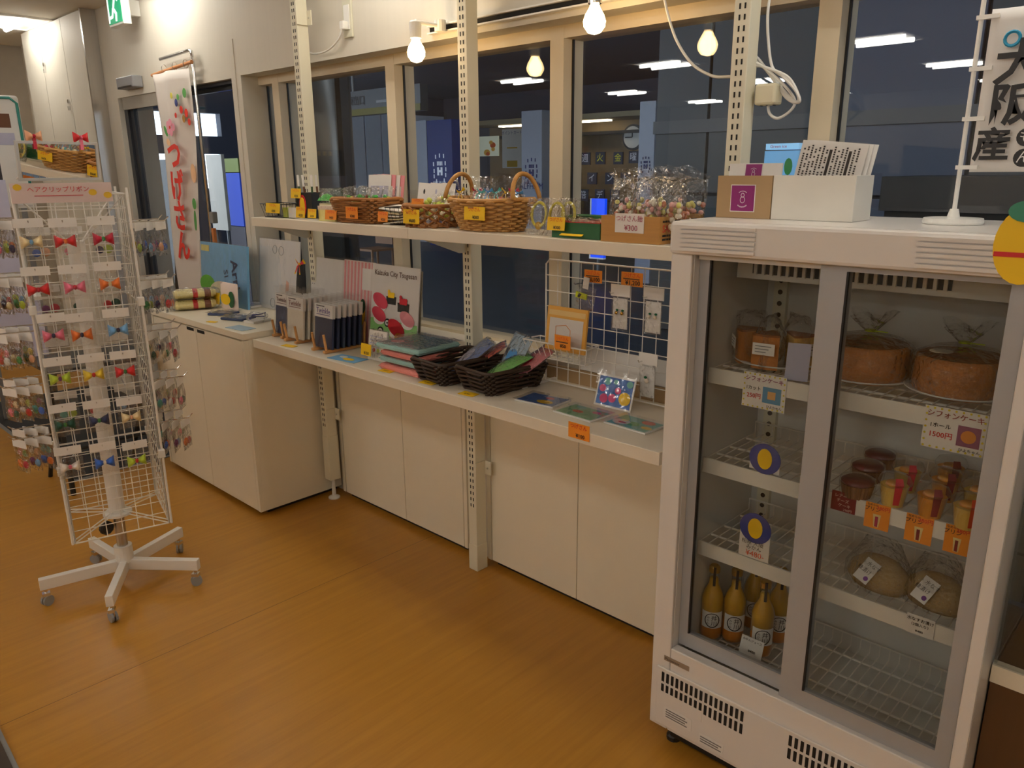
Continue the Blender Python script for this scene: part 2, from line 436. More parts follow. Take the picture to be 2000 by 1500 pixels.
# things out there: upright slabs that stand on the concourse floor
def slab(name, label, cat, u0, u1, vt, Y, m, t=0.25, z0=0.0, vref=None, vb=None, group=None):
    vm = vref or 330
    x0, x1 = ony(u0, vm, Y).x, ony(u1, vm, Y).x
    zt = ony((u0 + u1) / 2, vt, Y).z
    if vb: z0 = ony((u0 + u1) / 2, vb, Y).z
    r = thing(name, label, cat, ((x0 + x1) / 2, Y, z0), group=group)
    w = x1 - x0
    MB().box(-w / 2, 0, 0, w / 2, t, zt - z0).build('panel', m, r)
    r['w'] = w; r['h'] = zt - z0
    return r
def emblem(r, zc, w, m):
    p = MB(); k = w / 10
    p.box(-1.1 * k, -0.012, zc - 1.2 * k, -0.35 * k, -0.004, zc + 1.0 * k).box(0.35 * k, -0.012, zc - 1.2 * k, 1.1 * k, -0.004, zc + 1.0 * k).box(-0.35 * k, -0.012, zc - 0.4 * k, 0.35 * k, -0.004, zc + 0.3 * k)
    for i in range(4): p.box((-1.1 + i * 0.62) * k, -0.012, zc + 1.5 * k, (-0.75 + i * 0.62) * k, -0.004, zc + 2.6 * k)
    for a, d in ((35, 3.6), (62, 4.6), (90, 4.2), (118, 4.4), (150, 3.8), (180, 3.1), (205, 3.5), (235, 3.4), (310, 3.4), (340, 3.2), (8, 3.2)):
        cx, cz = d * k * 0.8 * math.cos(math.radians(a)), zc + d * k * math.sin(math.radians(a))
        p.box(cx - 0.18 * k, -0.012, cz - 0.55 * k, cx + 0.18 * k, -0.004, cz + 0.55 * k)
    p.build('emblem', m, r)
BLIT = mat('backlit_blue', S(3, 28, 92), 0.35, emit=0.05, ecol=S(0, 90, 200), var=0.3, scale=1.2)
WLT = mat('sign_white', (0.8, 0.85, 0.9), 0.5, emit=0.15, ecol=(0.8, 0.85, 1))
b1 = slab('blue_pillar', 'glossy blue pillar with white lettering across the concourse', 'pillar', 836, 884, 234, 10.9, BLIT, 0.5)
zc = ony(850, 334, 10.9).z; emblem(b1, zc, b1['w'] * 0.95, WLT)
text(b1, 'HAIR SALON', 0.07, -0.02, ony(850, 356, 10.9).z, WLT, -0.012); text(b1, 'ALFHEIM', 0.16, -0.02, ony(850, 364, 10.9).z, WLT, -0.012, thick=0.01)
WP = mat('pale_pillar', (0.40, 0.43, 0.50), 0.5)
w1 = slab('white_pillar', 'pale pillar with dark blue lettering in front of the lit shop', 'pillar', 1019, 1058, 216, 12.2, WP, 0.4)
emblem(w1, ony(1037, 337, 12.2).z, w1['w'] * 1.1, BLUEINK)
text(w1, 'HAIR SALON', 0.07, 0, ony(1037, 357, 12.2).z, BLUEINK, -0.012); text(w1, 'ALFHEIM', 0.17, 0, ony(1037, 364, 12.2).z, BLUEINK, -0.012)
w2 = slab('white_pillar', 'pale pillar right of the letter-card shop, lettering half hidden', 'pillar', 1246, 1276, 198, 9.0, WP, 0.4)
emblem(w2, ony(1258, 325, 9.0).z, w2['w'] * 1.1, BLUEINK); text(w2, 'ALFHEIM', 0.12, 0, ony(1258, 365, 9.0).z, BLUEINK, -0.012)
slab('white_partition', 'pale partition left of the blue pillar', 'partition', 790, 835, 236, 11.3, WP, 0.1)
# exit sign hanging over the concourse
s = slab('exit_sign', 'hanging east exit sign with a yellow strip, seen through the window', 'sign', 662, 826, 172, 8.0, mat('sign_grey', (0.09, 0.095, 0.10), 0.4), 0.15, vb=222)
k = s['w']; hh = s['h']
MB().box(-k / 2, -0.012, 0, k / 2, -0.002, hh * 0.26).build('yellow_strip', mat('dull_yellow', (0.13, 0.11, 0.015), 0.5), s)
text(s, '東出口', hh * 0.42, -k * 0.22, hh * 0.58, INK, -0.012, thick=0.01); MB().box(k * 0.02, -0.012, hh * 0.44, k * 0.2, -0.004, hh * 0.54).build('small_print', GREY, s)
for q_ in (-0.3, 0.3): MB().rod((k * q_, 0.07, hh), (k * q_, 0.07, CZ - s.location.z), 0.02).build('hanger', GREY, s)
# steel column just outside the glass
sc_ = thing('steel_column', 'dark stainless steel column just outside the window', 'column', (*ony(640, 330, 2.62).xy, 0))
MB().lathe([(0.155, 0), (0.155, CZ - 0.01)], 32).build('column', mat('dark_stainless', (0.20, 0.19, 0.17), 0.35, metal=0.7, var=0.1), sc_, smooth=True)
MB().box(0.15, -0.02, 0, 0.20, 0.03, CZ - 0.01).build('edge_strip', BLACKP, sc_)
# shop across the concourse, with hanging letter cards
SH = 13.2
sx0, sx1 = ony(900, 330, SH).x, ony(1262, 330, SH).x
shop = thing('bakery_shop', 'warmly lit shop front across the concourse behind the letter cards', 'shop', ((sx0 + sx1) / 2, SH, 0))
hw = (sx1 - sx0) / 2; st = ony(1080, 236, SH).z
MB().box(-hw, 1.0, 0, hw, 1.1, st).build('back_wall', mat('shop_brown', (0.30, 0.20, 0.09), 0.6, var=0.4, scale=1.5), shop)
MB().box(-hw, 0.0, st, hw, 1.1, st + 0.1).build('shop_ceiling', mat('shop_ceiling', (0.4, 0.33, 0.2), 0.6), shop)
MB().box(-hw, 0.2, 0, hw, 0.8, 0.9).build('counter', mat('shop_counter', (0.10, 0.06, 0.03), 0.5), shop)
MB().box(-hw + 0.2, 0.7, ony(1100, 262, SH).z, hw, 0.99, ony(1100, 256, SH).z).build('rail', BLACKP, shop)
MB().box(-hw, -0.068, 0.3, hw, -0.06, st).build('front_glass', GLASS, shop)
SHL = mat('shop_lamp', (1, 0.85, 0.6), 0.5, emit=9, ecol=(1, 0.86, 0.62))
for dx in (-hw * 0.5, 0.35 * hw): MB().cb(dx, 0.5, st - 0.02, 0.9, 0.16, 0.03).build('shop_lamp', SHL, shop)
def flat(name, label, cat, u0, u1, vt, vb, Y, m, texts=(), group=None, t=0.03):
    x0, x1 = ony(u0, (vt + vb) / 2, Y).x, ony(u1, (vt + vb) / 2, Y).x; zb = ony((u0 + u1) / 2, vb, Y).z; zt = ony((u0 + u1) / 2, vt, Y).z
    o = card(name, label, cat, x1 - x0, zt - zb, ((x0 + x1) / 2, Y, zb), (0, 0, 0), m, t, group)
    for s_, sz, fx, fz, mm in texts: text(o, s_, sz * (zt - zb), fx * (x1 - x0), fz * (zt - zb), mm, -0.006)
    return o
NAVY = mat('navy_card', S(38, 42, 62), 0.5, emit=0.03, ecol=S(60, 66, 90)); PALE = mat('pale_letters', (0.55, 0.58, 0.66), 0.5, emit=0.12, ecol=(0.55, 0.58, 0.66)); LIME = mat('lime_letters', S(190, 190, 40), 0.5, emit=0.15, ecol=S(190, 190, 40))
for ch, u, v, mm, nm in (('週', 1143, 310, PALE, 'first'), ('火', 1172, 309, LIME, 'second'), ('金', 1207, 309, LIME, 'third'), ('曜', 1237, 307, PALE, 'last')):
    flat('letter_card', 'navy card with the %s character of the top row of shop letters' % nm, 'sign', u - 9, u + 9, v - 12, v + 12, SH - 0.1, NAVY, ((ch, 0.72, 0, 0.5, mm),), 'letter cards on the shop front')
for ch, u, nm in (('ポ', 1125, 'first'), ('イ', 1156, 'second'), ('ン', 1191, 'third'), ('ト', 1221, 'last')):
    flat('letter_card', 'navy card with the %s character of the middle row of shop letters' % nm, 'sign', u - 9, u + 9, 337, 360, SH - 0.1, NAVY, ((ch, 0.72, 0, 0.5, PALE),), 'letter cards on the shop front')
for ch, u, nm in (('５', 1112, 'first'), ('倍', 1139, 'second'), ('デ', 1171, 'third'), ('ー', 1200, 'last')):
    flat('letter_card', 'navy card with the %s character of the bottom row of shop letters' % nm, 'sign', u - 9, u + 9, 370, 393, SH - 0.1, NAVY, ((ch, 0.72, 0, 0.5, PALE),), 'letter cards on the shop front')
ck = thing('wall_clock', 'round wall clock in the far shop above the letter cards', 'clock', ony(1238, 268, SH + 0.85))
MB().ell(0, 0, 0.26, 0.26, -0.05, 0.0, 24).build('rim', BLACKP, ck); MB().ell(0, 0, 0.22, 0.22, -0.055, -0.05, 24).build('dial', PAPER, ck)
MB().box(-0.012, -0.062, 0, 0.012, -0.056, 0.13).box(-0.18, -0.062, -0.01, 0, -0.056, 0.01).build('hand', INK, ck)
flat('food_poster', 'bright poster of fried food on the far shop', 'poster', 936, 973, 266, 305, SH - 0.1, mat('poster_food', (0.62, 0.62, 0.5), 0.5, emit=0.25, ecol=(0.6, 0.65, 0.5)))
pf = MB()
po = [o for o in COL.objects if o.name.startswith('food_poster')][0]
k = 0.33
for i, (cx, cz, r, mi) in enumerate(((0.14, 0.24, 0.09, 0), (0.08, 0.30, 0.06, 1), (0.15, 0.15, 0.06, 1), (-0.05, 0.08, 0.10, 1), (-0.02, 0.05, 0.06, 0))):
    pf.m(mi).ell(cx, cz, r, r * 0.7, -0.004 - 0.002 * i, 0.0, 12)
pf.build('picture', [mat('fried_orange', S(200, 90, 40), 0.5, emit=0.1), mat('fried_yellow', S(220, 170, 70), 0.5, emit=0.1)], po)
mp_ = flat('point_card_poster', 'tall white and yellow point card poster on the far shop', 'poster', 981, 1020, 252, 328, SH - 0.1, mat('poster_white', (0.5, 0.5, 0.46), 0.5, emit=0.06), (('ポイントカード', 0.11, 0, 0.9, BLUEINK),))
MB().box(-0.16, -0.004, 0.42, 0.16, -0.001, 0.45).box(-0.16, -0.004, 0.02, 0.16, -0.001, 0.16).build('yellow_band', mat('band_yellow', S(200, 160, 30), 0.5), mp_)
# small lit blue sign
bs = slab('lit_blue_sign', 'small glowing blue sign standing on the concourse floor', 'sign', 1157, 1183, 388, 8.6, mat('lit_blue', S(0, 60, 230), 0.4, emit=0.9, ecol=S(0, 70, 240)), 0.05, z0=0.35)
MB().box(-bs['w'] / 2 - 0.02, -0.01, -0.02, -bs['w'] / 2, 0.05, bs['h']).box(-bs['w'] / 2, -0.01, -0.02, bs['w'] / 2, 0.05, 0).build('frame', WLT, bs)
MB().rod((0, 0.025, -0.35), (0, 0.025, -0.02), 0.02).lathe([(0.16, -0.35), (0.16, -0.32)], 16, (0, 0.025, 0)).build('foot', GREY, bs)
# grey partition wall of big panels on the right
PY = 6.4
pw = thing('partition_wall', 'large grey panel wall beyond the right-hand windows', 'partition', (0, PY, 0))
pxs = [ony(u, 330, PY).x for u in (1276, 1378)] + [ony(1378, 330, PY).x + 1.05 * i for i in range(1, 7)]
zz = [0.0, 1.3, ony(1330, 240, PY).z, CZ - 0.02]
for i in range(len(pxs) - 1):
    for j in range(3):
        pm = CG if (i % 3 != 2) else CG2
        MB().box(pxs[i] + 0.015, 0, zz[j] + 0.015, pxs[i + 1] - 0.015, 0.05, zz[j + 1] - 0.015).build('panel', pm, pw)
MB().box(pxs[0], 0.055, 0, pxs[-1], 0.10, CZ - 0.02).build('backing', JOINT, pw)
MB().box(pxs[0], -0.03, zz[2] - 0.09, pxs[-1], -0.001, zz[2] + 0.02).build('rail', mat('rail_grey', (0.10, 0.10, 0.10), 0.5), pw)
ic = flat('ice_cream_sign', 'pale blue lit ice cream sign seen above the leaflet box', 'sign', 1496, 1560, 280, 292, 5.6, mat('ice_sign', S(150, 200, 235), 0.5, emit=0.55, ecol=S(150, 205, 240)), (('Green ice', 0.75, -0.1, 0.5, REDINK),), t=0.08)
MB().rod((0, 0.04, -ic.location.z), (0, 0.04, -0.301), 0.03).build('pole', GREY, ic)
ip = MB().box(-0.13, 0, -0.30, 0.13, 0.08, -0.008).build('picture_panel', mat('ice_panel', S(120, 180, 220), 0.5, emit=0.35, ecol=S(120, 180, 225)), ic)
MB().ell(0.06, -0.12, 0.03, 0.06, -0.006, 0, 12).build('green_cone', mat('ice_green', S(40, 140, 60), 0.5, emit=0.1), ip)
bc = thing('black_counter', 'long black counter outside the right-hand window', 'counter', (ony(1735, 350, 4.0).x, 4.0, 0))
MB().box(0, 0, 0, 3.2, 0.6, 1.32).build('body', mat('counter_black', (0.012, 0.012, 0.013), 0.35), bc)
MB().box(-0.02, -0.03, 1.321, 3.22, 0.63, 1.48).build('upper_panel', mat('counter_panel', (0.016, 0.016, 0.017), 0.5), bc)
# seen through the glass door
vb_ = slab('white_notice_board', 'white notice board on legs outside the glass door', 'notice board', 404, 434, 302, 3.6, mat('board_white', (0.55, 0.5, 0.42), 0.5), 0.03, vb=448)
MB().rod((-0.12, 0.015, 0), (-0.12, 0.015, -vb_.location.z), 0.015).rod((0.12, 0.015, 0), (0.12, 0.015, -vb_.location.z), 0.015).build('leg', GREY, vb_)
bp_ = slab('lit_poster', 'backlit blue poster behind the white notice board', 'poster', 436, 466, 338, 4.4, mat('blue_poster', S(30, 60, 165), 0.4, emit=0.2, ecol=S(50, 90, 230)), 0.08, vb=440)
MB().box(-bp_['w'] / 2, 0.0, bp_['h'] + 0.01, bp_['w'] / 2, 0.08, bp_['h'] + 0.16).build('header', mat('poster_green', S(120, 130, 60), 0.5, emit=0.05), bp_)
MB().box(-bp_['w'] / 2, 0.01, -bp_.location.z, bp_['w'] / 2, 0.07, -0.01).build('stand', mat('poster_stand', (0.06, 0.05, 0.06), 0.5), bp_)
rp = thing('red_post', 'dark red capsule toy machine post outside the glass door', 'machine', (*ony(285, 400, 3.1).xy, 0))
MB().lathe([(0.13, 0), (0.13, 0.9), (0.09, 0.95), (0.12, 1.1), (0.12, 1.35), (0.06, 1.5), (0.02, 1.55)], 16).build('body', mat('dark_red', S(95, 25, 30), 0.4), rp, smooth=True)
gp = slab('grey_panel', 'grey-green low screen outside the glass door', 'screen', 296, 330, 312, 3.9, CG, 0.05)
ea = thing('wooden_easel', 'leaning brown wooden easel outside the glass door', 'easel', (*ony(345, 520, 2.75).xy, 0))
WOODD = mat('dark_wood', (0.10, 0.055, 0.025), 0.5, var=0.2)
MB().rod((-0.22, 0, 0), (-0.05, 0.1, 1.35), 0.025).rod((0.22, 0, 0), (0.05, 0.1, 1.35), 0.025).build('leg', WOODD, ea)
MB().rod((0, 0.45, 0), (0, 0.12, 1.3), 0.02).build('rear_leg', WOODD, ea)
MB().box(-0.2, -0.03, 0.5, 0.2, 0.02, 0.54).build('ledge', WOODD, ea)
wc = thing('wooden_chair', 'brown wooden chair outside the window under the upper shelf', 'chair', onz(735, 545, 0.0))
MB().box(-0.2, -0.2, 0.42, 0.2, 0.2, 0.45).build('seat', mat('chair_wood', (0.22, 0.10, 0.04), 0.5), wc)
for sx_, sy_ in ((-1, -1), (1, -1), (-1, 1), (1, 1)): MB().rod((0.18 * sx_, 0.18 * sy_, 0), (0.18 * sx_, 0.18 * sy_, 0.42), 0.018).build('leg', _M['chair_wood'], wc)
MB().box(-0.2, 0.17, 0.5, 0.2, 0.2, 0.85).build('backrest', _M['chair_wood'], wc)
# ================================================================== cabinets, posts, shelves
def cabinet(name, label, x0, x1, y0, y1, z0, z1, splits, top=0.03, pulls=True, frame=0.022, group=None):
    r = thing(name, label, 'cabinet', (x0, y0, 0), group=group)
    w, d = x1 - x0, y1 - y0
    MB().box(0, 0.022, z0, w, d, z1 - top).build('body', IVORY, r)
    MB().box(0, 0.0, z1 - top + 0.001, w, d, z1).build('top', IVORY, r, bevel=0.002)
    MB().box(0.03, 0.05, 0, w - 0.03, d - 0.01, z0 - 0.001).build('plinth', BLACKP, r)
    MB().box(0, 0.0, z0, frame - 0.003, 0.0215, z1 - top - 0.001).build('side_rail', IVORY, r)
    MB().box(w - frame + 0.003, 0.0, z0, w, 0.0215, z1 - top - 0.001).build('side_rail', IVORY, r)
    xs = [frame] + list(splits) + [w - frame]
    for i in range(len(xs) - 1):
        d_ = MB().box(xs[i] + 0.0015, 0.001, z0, xs[i + 1] - 0.0015, 0.0205, z1 - top - 0.006).build('door', IVORY, r, bevel=0.0015)
        if pulls:
            px = xs[i + 1] - 0.055 if i == 0 else xs[i] + 0.055
            MB().box(px - 0.035, -0.001, z1 - top - 0.022, px + 0.035, 0.0015, z1 - top - 0.008).build('finger_pull', DARKM, d_)
    return r
LCX1 = onz(510, 1003, 0.02).x                 # right side of the tall left cabinet
LCY = onz(510, 1003, 0.02).y
LCX0 = onz(332, 902, 0.02).x
LCZ = ony(475, 653, LCY).z
sp = ony(400, 800, LCY).x - LCX0
cabinet('storage_cabinet', 'tall white two-door cabinet standing left of the long shelf', LCX0, LCX1, LCY, 1.985, 0.025, LCZ, [sp])
CY = onz(955, 1093, 0.02).y
ax0 = onz(672, 960, 0.02).x; bx0 = onz(952, 1093, 0.02).x; bm = onz(1126, 1172, 0.02).x
bx1 = 2 * bm - bx0 - 0.022
ax1 = ax0 + (bx1 - bx0)
am = ony(788, 900, CY).x
cabinet('low_cabinet', 'white two-door low cabinet left of the middle post under the shelf', ax0, min(ax1, -2.04), CY, 1.985, 0.025, 0.775, [am - ax0], pulls=False)
cabinet('low_cabinet', 'white two-door low cabinet between middle post and fridge', bx0, min(bx1, -1.04), CY, 1.985, 0.025, 0.775, [bm - bx0], pulls=False)

PY0 = 1.877
def post(label, x, feet=False):
    r = thing('shelf_post', label, 'post', (x, PY0, 0), group='slotted shelf posts')
    w, d = 0.044, 0.052
    zb = 0.10 if feet else 0.0
    MB().box(0, 0, zb, w, d, 2.44).build('upright', STEELP, r, bevel=0.002)
    MB().box(-0.002, -0.002, zb, w + 0.002, d + 0.002, zb + (0.22 if feet else 0.11)).build('foot_sleeve', STEELP, r, bevel=0.002)
    s = MB(); z = zb + 0.27
    while z < 2.40:
        for dx in (0.013, 0.027): s.box(dx, -0.0008, z, dx + 0.0045, 0.002, z + 0.013)
        z += 0.0254
    s.build('slot_row', DARKM, r)
    if feet:
        MB().lathe([(0.028, 0), (0.028, 0.006), (0.01, 0.016), (0.008, zb)], 16, (w / 2, d / 2, 0)).build('levelling_foot', WHITEP, r, smooth=False)
    for zz_ in (() if x > -1.5 else (0.40, 2.10)):
        b = MB().box(w + 0.001, -0.004, zz_, w + 0.006, 0.05, zz_ + 0.055).box(w + 0.006, 0.045, zz_, w + 0.035, 0.05, zz_ + 0.055).build('wall_bracket', STEELP, r)
        MB().rod((w + 0.02, 0.0455, zz_ + 0.027), (w + 0.02, 0.042, zz_ + 0.027), 0.004).build('screw', CHROME, b)
    return r
post('slotted white shelf post beside the tall left cabinet', -3.035, True)
post('slotted white shelf post in the middle of the two shelves', -2.032)
post('slotted white shelf post rising behind the fridge', -1.03)

SHX0, SHX1 = LCX1 + 0.008, -1.0
SHZ = 0.5445 * H                               # lower shelf top
SHY = onx(493, 660, SHX0).y
USZ = ony(490, 424, 1.645).z                   # upper shelf top
USY = 1.645
USX0 = ony(490, 424, 1.645).x
def board(name, label, x0, x1, y0, y1, zt, t, group=None):
    r = thing(name, label, 'shelf', (x0, y0, zt - t), group=group)
    MB().box(0, 0, 0, x1 - x0, y1 - y0, t).build('board', SHELFW, r, bevel=0.002)
    for px in (-3.035, -2.032, -1.03):
        bx = px + 0.018 - x0
        if 0.0 < bx < x1 - x0 - 0.005:
            pr = [(0.03, -0.001), (y1 - y0 + 0.0, -0.001), (y1 - y0 + 0.0, -0.06), (y1 - y0 - 0.03, -0.06)]
            b = MB(); k = len(pr)
            b._add([(bx, y, z) for y, z in pr] + [(bx + 0.004, y, z) for y, z in pr], [(0, 1, 2, 3), (7, 6, 5, 4)] + [(i, i + 4, (i + 1) % 4 + 4, (i + 1) % 4) for i in range(4)])
            b.build('bracket', STEELP, r)
    return r
ls_ = thing('display_shelf', 'long white lower shelf carrying towels, files and trays', 'shelf', (0, 0, SHZ))
out = [(SHX0, SHY), (SHX1, SHY), (SHX1, PY0 - 0.004)]
for px in (-1.03, -2.032, -3.035):
    if px < -2.5: out += [(px + 0.053, 1.984), (px + 0.053, PY0 - 0.004)]
    elif px < -1.5: out += [(px + 0.053, 1.984), (px + 0.053, PY0 - 0.004), (px - 0.006, PY0 - 0.004), (px - 0.006, 1.984)]
    else: out += [(px - 0.006, PY0 - 0.004), (px - 0.006, 1.984)]
out += [(SHX0, PY0 - 0.004)]
MB().prism(out, -0.036, 0).build('board', SHELFW, ls_, bevel=0.0015)
usm = ony(796, 450, USY).x
board('display_shelf', 'white upper shelf board, left of the seam, with small baskets', USX0, usm - 0.001, USY, PY0 - 0.003, USZ, 0.036)
board('display_shelf', 'white upper shelf board reaching the fridge, with oval basket', usm + 0.001, SHX1, USY, PY0 - 0.003, USZ, 0.036)

# ================================================================== light rail, bulbs, cords, outlet
rz = ony(900, 48, 1.975).z
rx0 = ony(838, 66, 1.975).x
rl = thing('light_rail', 'white light rail along the wall above the windows', 'light rail', (rx0, 1.965, rz))
MB().box(0, 0.0, -0.014, 3.6, 0.0249, -0.009).box(0, 0.0, 0.009, 3.6, 0.0249, 0.014).box(0, 0.015, -0.009, 3.6, 0.0249, 0.009).build('channel', WHITEP, rl)
MB().box(0.001, 0.013, -0.009, 3.599, 0.0149, 0.009).build('groove', DARKM, rl)
BULB = mat('warm_bulb', (1, 0.72, 0.38), 0.4, emit=38, ecol=(1.0, 0.66, 0.30))
for u, v, lab in ((813, 103, 'glowing bare bulb hanging left of the middle post'), (1161, 43, 'glowing bare bulb hanging right of the middle post')):
    p = ony(u, v, 1.83)
    b = thing('bulb_lamp', lab, 'lamp', p, group='bare bulbs on the rail')
    MB().lathe([(0.002, -0.032), (0.018, -0.027), (0.029, -0.012), (0.031, 0.002), (0.026, 0.018), (0.015, 0.036), (0.013, 0.042)], 18).build('bulb', BULB, b, smooth=True)
    MB().lathe([(0.0135, 0.0425), (0.019, 0.046), (0.021, 0.095), (0.016, 0.10)], 16).build('socket', CHROME if u > 1000 else WHITEP, b, smooth=False)
    dz = rz - p.z
    MB().tube([(0, 0, 0.1), (0, 0.01, min(0.11, dz)), (0, 0.10, dz), (0, 0.133, dz)], 0.007, 8).lathe([(0.02, -0.018), (0.02, 0.018)], 14, (0, 0.112, dz)).build('arm', WHITEP, b)
def cord(name, label, pts, r=0.0035, m=WHITEP, n=6):
    c = [Vector(p) for p in pts]; out = []
    k = len(c)
    for i in range(k - 1):
        p0, p1, p2, p3 = c[max(i - 1, 0)], c[i], c[i + 1], c[min(i + 2, k - 1)]
        for j in range(8):
            t = j / 8
            out.append(0.5 * ((2 * p1) + (p2 - p0) * t + (2 * p0 - 5 * p1 + 4 * p2 - p3) * t * t + (3 * p1 - p0 - 3 * p2 + p3) * t ** 3))
    out.append(c[-1])
    o = MB().tube(out, r, n).build(name, m, None, smooth=True)
    return tag(o, label, 'cord')
ol = thing('wall_outlet', 'white wall outlet with a plug, high left of the bulbs', 'outlet', ony(679, 34, 1.985))
MB().box(-0.03, -0.004, -0.075, 0.03, 0.005, 0.075).build('plate', mat('outlet_ivory', (0.68, 0.66, 0.52), 0.4), ol, bevel=0.003)
MB().box(-0.018, -0.0065, -0.045, 0.018, -0.0042, 0.045).build('socket_face', WHITEP, ol)
MB().box(-0.013, -0.034, -0.048, 0.013, -0.007, -0.016).build('plug', WHITEP, ol, bevel=0.004)
q = ony(668, 52, 1.955)
cord('drooping_cable', 'white cable drooping from the wall outlet to the left post', [q, ony(662, 75, 1.955), ony(640, 98, 1.955), ony(612, 105, 1.955), ony(592, 96, 1.945), ony(575, 88, 1.94)], 0.004)
cord('extension_cord', 'white cord curving down from the rail towards the right post', [ony(1296, -10, 1.94), ony(1305, 30, 1.94), ony(1322, 80, 1.94), ony(1352, 125, 1.94), ony(1390, 148, 1.94), ony(1422, 150, 1.94), ony(1450, 148, 1.955)], 0.004)
ex = [ony(1507, -20, 1.93), ony(1500, 20, 1.93), ony(1500, 70, 1.93), ony(1508, 130, 1.93)]
for i in range(3):
    o_ = 4 * i
    ex += [ony(1530 + o_, 150, 1.925), ony(1556 + o_ // 2, 180 + o_, 1.92), ony(1558, 200, 1.925), ony(1535, 190 - o_, 1.935), ony(1500 - o_, 140 - o_, 1.94), ony(1475 - o_, 110 + o_, 1.935), ony(1468, 128 - o_, 1.93), ony(1490, 130, 1.925)]
ex += [ony(1530, 165, 1.93), ony(1552, 195, 1.93), ony(1545, 215, 1.93), ony(1520, 231, 1.93), ony(1503, 222, 1.93), ony(1500, 200, 1.93)]
cord('coiled_cord', 'white extension cord bundled in a coil by the window', ex, 0.0038)
tp = thing('power_tap', 'cream power tap hanging below the coiled white cord', 'power tap', ony(1501, 185, 1.93))
MB().cb(0, 0, 0, 0.055, 0.045, 0.05).build('body', mat('tap_cream', (0.78, 0.72, 0.52), 0.4), tp, bevel=0.006)
for dx in (-0.017, 0.0, 0.017): MB().cb(dx, 0.0, -0.0255, 0.003, 0.012, 0.002).build('slot', DARKM, tp)

# ================================================================== exit sign, door sensor, mats
e0 = ony(228, 50, 1.86)
es = thing('exit_sign', 'green emergency exit sign hanging near the closet corner', 'sign', e0)
MB().box(-0.10, 0, 0, 0.10, 0.045, 0.20).build('housing', WHITEP, es, bevel=0.004)
GR = mat('exit_green', S(20, 160, 110), 0.4, emit=0.35, ecol=S(20, 170, 120)); GW = mat('exit_white', (0.9, 1, 0.95), 0.4, emit=0.8, ecol=(0.85, 1, 0.92))
MB().box(-0.092, -0.003, 0.012, 0.092, -0.0005, 0.192).build('face', GR, es)
rm = MB()
rm.ell(0.02, 0.155, 0.014, 0.014, -0.006, -0.0035, 12)
rm.poly([(0.012, 0.14), (0.03, 0.135), (0.005, 0.09), (-0.018, 0.085)], -0.006, -0.0035)
rm.poly([(0.0, 0.095), (-0.02, 0.09), (-0.035, 0.055), (-0.065, 0.05), (-0.065, 0.036), (-0.025, 0.04)], -0.0062, -0.0036).poly([(0.002, 0.09), (-0.012, 0.08), (0.015, 0.055), (0.01, 0.02), (0.026, 0.02), (0.034, 0.062)], -0.0064, -0.0036)
rm.poly([(0.03, 0.135), (0.055, 0.115), (0.06, 0.122), (0.032, 0.146)], -0.0066, -0.0036)
rm.box(-0.085, -0.006, 0.018, -0.072, -0.0035, 0.186).box(-0.085, -0.006, 0.178, 0.08, -0.0035, 0.186).build('running_figure', GW, es)
MB().box(-0.02, 0.0455, 0.06, 0.02, YW - e0.y - 0.001, 0.14).build('wall_mount', WHITEP, es)
s0 = ony(262, 163, 1.985)
sn = thing('door_sensor', 'grey box sensor above the glass door', 'sensor', (s0.x, 1.988, s0.z))
MB().box(-0.12, -0.06, -0.03, 0.12, 0, 0.035).build('housing', mat('sensor_grey', (0.28, 0.28, 0.29), 0.4), sn, bevel=0.006)
MB().box(-0.10, -0.0605, -0.028, 0.10, -0.055, -0.018).build('lens', BLACKP, sn)
dm = thing('entrance_mat', 'black rubber mat on the floor in front of the glass door', 'mat', (-5.13, 1.52, 0))
MB().box(-0.95, -0.4, 0.0, 0.95, 0.4, 0.006).build('pad', mat('mat_black', (0.02, 0.02, 0.022), 0.8, var=0.3, bump=0.4, bscale=200), dm)
MB().box(-0.97, -0.42, 0.0, 0.97, -0.4, 0.005).box(-0.97, 0.4, 0, 0.97, 0.42, 0.005).box(-0.97, -0.4, 0, -0.95, 0.4, 0.005).box(0.95, -0.4, 0, 0.97, 0.4, 0.005).build('border', GREY, dm)
d0 = onz(0, 1425, 0); d1_ = onz(36, 1500, 0)
an = math.atan2(d1_.y - d0.y, d1_.x - d0.x)
me_ = thing('cable_cover', 'dark floor strip crossing the bottom left corner', 'floor strip', d0, (0, 0, an))
MB().box(-0.4, -0.06, 0, 1.3, -0.012, 0.012).build('strip', mat('strip_brown', (0.05, 0.035, 0.025), 0.5), me_); MB().box(-0.4, -0.0115, 0, 1.3, 0.0, 0.009).build('edge', GREY, me_)
# black easel-like stand behind the rack
bl = thing('folding_stand', 'black folding metal stand behind the wire rack', 'stand', (-3.985, 1.26, 0))
for sy_ in (-0.21, 0.21):
    MB().rod((0, sy_, 0), (-0.02, sy_, 0.62), 0.013, 8).build('leg', BLACKP, bl)
    MB().rod((-0.35, sy_, 0), (0.02, sy_, 0.62), 0.011, 8).build('rear_leg', BLACKP, bl)
MB().box(-0.34, -0.24, 0.622, 0.06, 0.24, 0.64).build('top', BLACKP, bl)
MB().rod((-0.01, -0.21, 0.22), (-0.01, 0.21, 0.22), 0.008).build('crossbar', BLACKP, bl)

